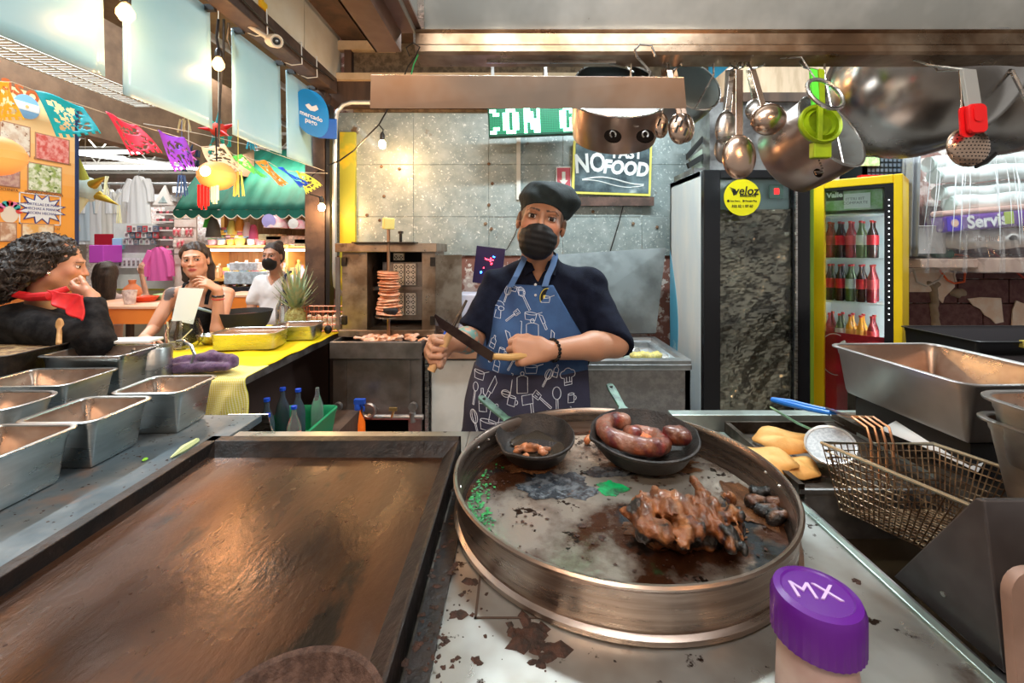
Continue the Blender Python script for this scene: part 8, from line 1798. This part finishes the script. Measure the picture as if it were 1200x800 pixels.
MB().box(sx0+.02, sx1, 5.84, 5.86, 1.465, 1.49).build('light_strip', M('warm strip', (1, .9, .7), emit=(1, .85, .6), es=6), CS, sm=0)
area('shop_light', (-3.1, 5.7, 2.7), (30, 0, 0), 1.6, .1, 28, (1, .86, .68)); area('shelf_light', (-3.1, 5.72, 1.47), (60, 0, 0), 1.8, .05, 9, (1, .92, .8))
pal = [((.85, .20, .25), 'red'), ((.95, .55, .10), 'orange'), ((.90, .80, .65), 'cream'), ((.85, .45, .55), 'pink'), ((.25, .45, .75), 'blue'), ((.30, .60, .25), 'green'), ((.75, .60, .15), 'golden'), ((.55, .30, .15), 'brown'), ((.80, .82, .85), 'white')]
pm = [M('shop '+n, c, .4, bump=.3) for c, n in pal]
r = random.Random(77)
# jars and packets: one prototype per shape and colour, then copies
pj = {}
def jar(x, y, z, ci, w, h, lb, grp, shape):
    key = (ci, shape)
    if key not in pj:
        nm = {'jar': 'sweet_jar', 'box': 'packet', 'tub': 'tub'}[shape]
        T = thing(nm, lb, nm.split('_')[-1], (x, y, z), group=grp)
        if shape == 'jar':
            MB().lathe([(1e-6, 0), (.04, 0), (.042, .1), (.03, .13), (.016, .15), (.016, .17), (1e-6, .17)], (x, y, z), 12).build('jar_body', pm[ci], T); MB().cyl((x, y, z+.165), (x, y, z+.19), .019, n=10).build('lid', pm[(ci*5+3) % 9], T)
        elif shape == 'box':
            MB().box(x-.045, x+.045, y-.02, y+.02, z, z+.16).build('box_body', pm[ci], T, sm=0, bevel=.004); MB().box(x-.038, x+.038, y-.022, y-.019, z+.05, z+.11).build('front_label', pm[(ci+8) % 9], T, sm=0)
        else:
            MB().lathe([(1e-6, 0), (.05, 0), (.062, .075), (.060, .08), (1e-6, .08)], (x, y, z), 14).build('tub_body', pm[ci], T); MB().lathe([(1e-6, .08), (.066, .08), (.062, .092), (1e-6, .1)], (x, y, z), 14).build('lid', pm[(ci+2) % 9], T)
        pj[key] = T; T.scale = (w, w, h)
    else: dup(pj[key], (x, y, z), 0, lb, (w, w, h))
n_ = 0
for li, (z, y, gname) in enumerate([(1.546, 6.0, 'top shelf'), (1.101, 5.92, 'middle shelf'), (.821, 5.86, 'lower shelf')]):
    for row in range(2):
        x = sx0+.08+.04*row
        while x < sx1-.08:
            sh__ = 'tub' if li == 0 else r.choice(('jar', 'box', 'jar')); ci = r.randrange(9) if li else r.choice((1, 2, 3, 3, 6, 0))
            s = r.uniform(.85, 1.15); fx_ = (x-sx0)/(sx1-sx0); where = 'by the hanging bags' if fx_ < .2 else 'beside the tattooed woman' if fx_ < .45 else 'in the middle' if fx_ < .6 else 'near the masked woman' if fx_ < .8 else 'next to the dark post'
            jar(x, y+.16*row, z, ci, s, s*(1.15 if row else 1), '%s %s on the shop %s, %s row, %s' % (pal[ci][1], sh__, gname, ('front', 'back')[row], where), 'sweets on the %s' % gname, sh__); x += .115*s+.02
            n_ += 1
# heap of wrapped sweets and bags on the top shelf, packets stacked
for k in range(34):
    x = -4.15+(k % 9)*.055+r.uniform(-.01, .01); ci = (1, 4, 0, 5, 3, 1, 2)[k % 7]; z = 1.65+(k//9)*.035
    key = ('flat', ci)
    lb = '%s wrapped sweet bar in the stack beside the hanging bags' % pal[ci][1]
    if key not in pj: pj[key] = tag(MB().box(x-.05, x+.05, 5.93, 5.99, z, z+.03).build('sweet_bar', pm[ci], bevel=.006), lb, 'sweet', 'stacked sweet bars on the top shelf')
    else:
        o = pj[key].copy(); C.objects.link(o); o.location = (x, 5.96, z); o.rotation_euler = (0, 0, r.uniform(-.3, .3)); o['label'] = lb
# hanging baskets of cups: domed bundles under the awning
for k, (x, y, R_, col, lb) in enumerate([(324, 259, .115, (.45, .40, .75), 'violet and white domed bundle of plates hanging under the awning'), (350, 262, .085, (.80, .78, .74), 'white round pan like bundle hanging under the awning'), (371, 265, .075, (.85, .50, .65), 'pink bundle hanging beside the dark post under the awning')]):
    c = at(x, y, 5.6); T = thing('hanging_bundle', lb, 'bundle', tuple(c))
    MB().lathe([(R_*1.25, -R_*.75), (R_*1.2, -R_*.3), (R_*.9, R_*.3), (R_*.4, R_*.7), (1e-6, R_*.75)], c, 24).build('dome', M('bundle white '+str(k), (.82, .74, .70), .4, col2=(.85, .35, .40), scale=6), T)
    MB().lathe([(1e-6, 0), (R_*.7, 0), (R_*.75, .02), (1e-6, .03)], n=24, mat=frame(c+V(-R_*.2, -R_*1.0, -R_*.05), (1, 0, 0), (0, 0, 1))).build('round_plate', M('bundle disc '+str(k), col, .3), T)
    MB().tube([c+V(0, 0, R_*.7), (c[0], c[1], 2.02)], .006, 5).build('cord', M('pale string'), T)
for k, (x, y, col, lb) in enumerate([(250, 262, (.15, .14, .13), 'dark grey cloth cone hanging above the stacked sweets'), (247, 256, (.10, .70, .08), 'bright green bag hanging above the stacked sweets'), (281, 260, (.95, .35, .05), 'orange toy bottle standing on the top shelf'), (290, 266, (.85, .55, .50), 'pale pink doll like toy on the top shelf'), (297, 269, (.80, .12, .25), 'red toy on the top shelf beside the pink one'), (272, 264, (.85, .70, .15), 'yellow green toy car like packet on the top shelf')]):
    c = at(x, y, 5.8+.03*(k == 1)); hz = .18 if k == 0 else .12
    tag(MB().lathe([(1e-6, -hz), (.09 if k < 2 else .055, -hz), (.07 if k < 2 else .05, -.02), (.03, hz*.5), (1e-6, hz*.6)], c, 12).build(('cloth_cone', 'green_bag', 'toy_bottle', 'toy', 'toy', 'packet')[k], M('toy '+str(k), col, .5)), lb, 'toy' if k > 1 else 'bag')
# long clear boxes of cookies on top shelf + plastic trays mid shelf
for k, (x, y, w, hh, col, lb) in enumerate([(338, 281, .55, .11, (.85, .55, .40), 'long peach coloured box of sweets on the top shelf'), (318, 278, .30, .08, (.90, .72, .40), 'small golden box stacked on the long peach one'), (362, 284, .35, .10, (.80, .60, .35), 'golden box of sweets nearest the dark post'), (293, 325, .55, .16, (.62, .72, .80), 'pale blue stack of packets behind the wristband'), (290, 312, .35, .10, (.75, .78, .85), 'white lilac packets on the middle shelf'), (300, 340, .70, .10, (.03, .03, .04), 'dark tray of black sweets below the shelf')]):
    c = at(x, y, 5.70); tag(MB().box(c[0]-w/2, c[0]+w/2, 5.66-.06*(k > 2), 5.80-.04*(k > 2), c[2]-hh/2, c[2]+hh/2).build('sweet_box' if k < 5 else 'sweet_tray', M('sweet box '+str(k), col, .4, col2=tuple(x_*.6 for x_ in col), scale=20, bump=.4), sm=0, bevel=.01), lb, 'box')
# orange tables
def table(x0, x1, y0, y1, z, lb, legs=True):
    T = thing('orange_table', lb, 'table', ((x0+x1)/2, (y0+y1)/2, 0)); MB().box(x0, x1, y0, y1, z-.02, z).build('table_top', M('pale orange top', (.90, .48, .28), .35, col2=(.85, .55, .40), scale=3), T, sm=0)
    MB().box(x0+.02, x1-.02, y0+.01, y0+.03, z-.16, z-.02).build('apron_board', M('orange board', (.90, .25, .04), .4), T, sm=0)
    for x in (x0+.06, x1-.06):
        for y in (y0+.06, y1-.06): MB().box(x-.025, x+.025, y-.025, y+.025, 0, z-.02).build('leg', dark_wood, T, sm=0)
table(-4.2, -3.15, 4.0, 4.75, .97, 'orange table between the two seated women'); table(-3.3, -2.35, 4.78, 5.25, .99, 'orange table behind the tattooed woman')
CU = thing('white_cup', 'white patterned plastic cup on the orange table', 'cup', at(152, 352, 4.2)); c = V(at(152, 352, 4.2)[0], 4.2, .971)
MB().lathe([(1e-6, 0), (.042, 0), (.058, .13), (.055, .13), (.040, .005), (1e-6, .005)], c, 20).build('cup_body', M('cup print', (.80, .74, .72), .4, col2=(.55, .45, .45), scale=30), CU)
JG = thing('clay_jug', 'small orange clay jug on the orange table', 'jug', (at(155, 0, 4.6)[0], 4.6, .971)); MB().lathe([(1e-6, 0), (.04, 0), (.085, .06), (.07, .12), (.028, .16), (.034, .20), (1e-6, .20)], (at(155, 0, 4.6)[0], 4.6, .971), 20).build('jug_body', M('terracotta', (.65, .20, .08), .5), JG)
tag(MB().lathe([(1e-6, 0), (.07, 0), (.11, .05), (.105, .05), (.06, .008), (1e-6, .008)], (at(171, 0, 4.4)[0], 4.4, .971), 24).build('red_bowl', M('red bowl', (.80, .08, .02), .3)), 'red plastic bowl on the orange table', 'bowl')
tag(MB().box(-3.75, -3.35, 4.5, 4.7, .971, 1.03).build('green_tray', M('green tray', (.30, .50, .18), .5, col2=(.75, .80, .6), scale=6), sm=0, bevel=.01), 'green and white folded cloth on the orange table', 'cloth')

# ------------------------------------------------------------------ clothes stall across the aisle
RK = thing('clothes_rail', 'metal rail carrying white shirts in the stall across the aisle', 'rail', (-6.2, 7.6, 2.6))
MB().cyl((-7.9, 7.6, 2.62), (-4.9, 7.6, 2.62), .02, n=8).build('rail', conduit, RK)
for x in (-7.8, -5.0): MB().cyl((x, 7.6, 0), (x, 7.6, 2.62), .025, n=8).build('rail_post', conduit, RK)
wm = [M('white shirt cotton', (.86, .88, .90), .8, bump=.3, bscale=20), M('cream shirt cotton', (.85, .84, .78), .8, bump=.3, bscale=20), M('pale blue shirt cotton', (.62, .75, .85), .8, bump=.3)]
def garment(x, y, zt, w, h, m, lb, cat='shirt', sleeves=True, grp='white clothes on the rail', nm='hanging_shirt'):
    T = thing(nm, lb, cat, (x, y, zt-h), group=grp); r = random.Random(int(x*100))
    def fn(u, v):
        a = u*6.2832; ww = w/2*(.75+.35*(1-v)) if v < .9 else w/2*(.75-.5*(v-.9)/.1); return (x+ww*math.cos(a), y+(.05+.012*math.sin(a*9+v*3))*math.sin(a), zt-h+h*v)
    MB().grid(fn, 33, 10).build('cloth_body', m, T, sm=180)
    if sleeves:
        for s in (-1, 1): MB().tube([(x+s*w*.30, y, zt-.06), (x+s*w*.48, y-.02, zt-.22), (x+s*w*.52, y-.02, zt-.42)], [.06, .055, .05], 8).build('sleeve', m, T)
    MB().tube([(x-w*.2, y, zt-.03), (x, y, zt+.03), (x, y, zt+.10)], .008, 5).build('hanger', steel_dull, T)
gx = [(88, 'first'), (102, 'second'), (116, 'third'), (128, 'fourth'), (142, 'fifth'), (152, 'sixth')]
for k, (x, o_) in enumerate(gx):
    p = at(x, 226, 7.6); garment(p[0], 7.6, 2.52, .34+.04*(k % 3), .95-.06*(k % 2), wm[(0, 2, 0, 1, 0, 1)[k]], '%s white hanging garment on the rail, counted from the menu board' % o_)
p = at(163, 0, 7.2); garment(p[0], 7.2, 2.68, .40, 1.02, wm[0], 'long white embroidered shirt with sleeves hanging in front of the rail', grp=None)
RK2 = None
p = at(186, 332, 6.5); garment(at(187, 0, 6.3)[0], 6.3, 1.52, .17*2, .48, M('magenta cotton', (.85, .15, .50), .7), 'bright pink child dress hanging at the stall', 'dress', grp=None, nm='pink_dress')
for k, (x0, y0, x1, y1, Y, col, nm, lb, cat) in enumerate([(110, 274, 146, 304, 6.98, (.45, .01, .03), 'red_cloth', 'dark red cloth folded below the white shirts', 'cloth'), (104, 287, 121, 308, 6.2, (.60, .08, .62), 'violet_box', 'bright violet plastic box below the white shirts', 'box'),
        (122, 290, 160, 304, 6.6, (.72, .75, .72), 'white_box', 'pale box stack behind the seated long haired person', 'box'), (122, 304, 205, 318, 6.8, (.70, .66, .05), 'lime_shelf', 'lime yellow counter under the pictured packets', 'counter'), (125, 318, 210, 340, 6.85, (.72, .70, .05), 'yellow_counter', 'yellow painted counter front of the clothes stall', 'counter'),
        (131, 279, 142, 292, 6.5, (.35, .65, .85), 'blue_packet', 'light blue packet beside the dark red cloth', 'packet')]):
    a, b = at(x0, y1, Y), at(x1, y0, Y); tag(MB().box(a[0], b[0], Y, Y+.3, a[2], b[2]).build(nm, M(nm+' paint', col, .5), sm=0, bevel=.01), lb, cat)
tag(MB().box(-6.6, -5.0, 7.16, 7.4, 0, at(0, 318, 6.85)[2]+.05).build('stall_counter', M('stall cream', (.75, .70, .55), .5), sm=0), 'cream counter body of the clothes stall', 'counter')
# triangular display tower with shelves
TW = thing('display_tower', 'white display tower with triangular top and narrow shelves', 'display', (at(191, 0, 6.6)[0], 6.6, 0)); x0, x1 = at(180, 0, 6.5)[0], at(203, 0, 6.5)[0]
z1 = at(0, 240, 6.5)[2]; zt2 = at(0, 217, 6.5)[2]; wpl = M('display white', (.82, .80, .78), .5)
MB().prism([(x0, z1), (x1, z1), ((x0+x1)/2+.03, zt2)], .03, mat=Matrix(((1, 0, 0, 0), (0, 0, 1, 6.48), (0, 1, 0, 0), (0, 0, 0, 1)))).build('triangle_top', wpl, TW, sm=0)
MB().prism([(x0+.09, z1+.03), (x1-.07, z1+.03), ((x0+x1)/2+.02, zt2-.16)], .03, mat=Matrix(((1, 0, 0, 0), (0, 0, 1, 6.47), (0, 1, 0, 0), (0, 0, 0, 1)))).build('printed_picture', M('grey print picture', (.55, .65, .65), .5, col2=(.30, .42, .45), scale=16), TW, sm=0)
MB().box(x0, x1, 6.7, 6.72, 0, z1).build('back_board', wpl, TW, sm=0)
r = random.Random(6)
for k, yy in enumerate((250, 259, 269, 280, 291, 302)):
    z = at(0, yy, 6.5)[2]; MB().box(x0, x1, 6.5, 6.7, z-.02, z).build('shelf', wpl, TW, sm=0)
    for j in range(5):
        c = (x0+.03+j*(x1-x0-.05)/5, 6.55, z+.0)
        tag(MB().lathe([(1e-6, 0), (.025, 0), (.028, .035), (1e-6, .045)], c, 8).build('trinket', (M('trinket dark', (.12, .07, .07), .5), M('trinket rose', (.55, .12, .15), .5))[(j+k) % 2]), 'small %s trinket on the %s shelf of the white tower, %s along' % (('dark', 'rose')[(j+k) % 2], ('topmost', 'second', 'third', 'fourth', 'fifth', 'lowest')[k], ('first', 'second', 'third', 'fourth', 'fifth')[j]), 'trinket', 'trinkets on the tower')
# printed packets: rows of picture cards
pk = None; n_ = 0
for j, (yy, x0_, x1_, cols_) in enumerate([(268, 148, 185, ((.62, .08, .10), (.80, .82, .84), (.15, .20, .30))), (275, 145, 185, ((.75, .78, .80), (.12, .20, .28), (.60, .10, .12))), (283, 143, 182, ((.55, .65, .62), (.70, .72, .75), (.20, .25, .30))), (308, 138, 170, ((.80, .82, .85), (.80, .82, .85), (.80, .82, .85)))]):
    m_ = 6
    for i in range(m_):
        x = x0_+(x1_-x0_)*(i+.5)/m_; c = at(x, yy, 6.45+.02*j); hw = (x1_-x0_)/m_*.42/515*6.45; hh = .045 if j < 3 else .075
        T = thing('picture_packet', '%s picture packet from the left in the %s row of the clothes stall' % (('first', 'second', 'third', 'fourth', 'fifth', 'sixth')[i], ('top', 'second', 'third', 'bottom')[j]), 'packet', tuple(c-V(0, 0, hh)), group='picture packets at the clothes stall')
        MB().box(c[0]-hw, c[0]+hw, c[1], c[1]+.03, c[2]-hh, c[2]+hh).build('packet_body', M('packet %d%d' % (j, i % 3), cols_[i % 3], .4), T, sm=0); MB().box(c[0]-hw*.6, c[0]+hw*.6, c[1]-.003, c[1], c[2]-hh*.6, c[2]+hh*.5).build('photo_print', M('photo print', (.06, .07, .10), .4, col2=(.5, .4, .4), scale=30), T, sm=0)
tag(MB().box(at(136, 0, 6.6)[0], at(206, 0, 6.6)[0], 6.56, 6.62, .9, at(0, 262, 6.6)[2]).build('rack_panel', M('pale rack panel', (.70, .74, .72), .5, col2=(.60, .65, .62), scale=5), sm=0), 'pale back panel carrying the picture packets', 'panel')
# hanging red and white bags beside the shop
for k in range(8):
    x = 205+(k % 5)*4.8; y = 272+(k//5)*14; c = at(x, y, 6.2+.03*(k % 2)); T = None
    blob('candy_bag', [('e', c, (.032, .02, .065), .01)], (M('red white bag', (.80, .10, .15), .3, col2=(.9, .75, .72), scale=18), M('pale bag', (.85, .75, .70), .3))[k % 3 == 2], h=.012, disp=lambda p: .006*nz(p, 40, k), label='%s red and white sweet bag hanging in the %s row' % (('first', 'second', 'third', 'fourth', 'fifth')[k % 5], ('upper', 'lower')[k//5]), cat='bag', group='bags hanging beside the candy shop')
HR = thing('bag_rack', 'pale wire rack with hanging bags between the white tower and the candy shop', 'rack', (at(216, 0, 6.3)[0], 6.3, 0)); mb = MB(); xa, xb = at(203, 0, 6.3)[0], at(229, 0, 6.3)[0]
MB().box(xa, xb, 6.32, 6.34, .9, 2.05).build('back_sheet', M('pale pink sheet', (.80, .66, .60), .6, col2=(.88, .80, .75), scale=9), HR, sm=0)
for z in (1.92, 1.66, 1.42): MB().cyl((xa, 6.25, z), (xb, 6.25, z), .008, n=6).build('bar', steel, HR)
MB().box(xa, xa+.03, 6.3, 6.34, 0, .9).build('leg', steel, HR, sm=0); MB().box(xb-.03, xb, 6.3, 6.34, 0, .9).build('leg', steel, HR, sm=0)
# rear goods wall far away
gw = M('distant goods', (.55, .42, .36), .7, col2=(.78, .70, .66), scale=14, spots=[((.45, .10, .14), 20, .60, .03), ((.12, .16, .3), 26, .62, .03)])
for k, (x0, x1, z0, z1, lb) in enumerate([(-11, -8.8, 0, 2.7, 'distant stall stacked with goods behind the white shirts'), (-8.6, -6.4, 0, 2.9, 'distant stall of mixed goods beyond the display tower'), (-6.2, -3.0, 0, 2.8, 'distant stall beyond the candy shop')]):
    T = thing('market_stall', lb, 'stall', ((x0+x1)/2, 11.5, 0)); MB().box(x0, x1, 11.2, 12, z0, z1).build('goods_wall', gw, T, sm=0); MB().box(x0-.05, x1+.05, 11.0, 12.05, z1, z1+.15).build('roof_board', white_plastic, T, sm=0)
tag(MB().box(at(163, 0, 2.6)[0]*0-2.95, -2.75, 3.3, 3.5, 0, .02).build('floor_mat', rubber, sm=0), 'small dark mat on the floor of the aisle', 'mat') if 0 else None
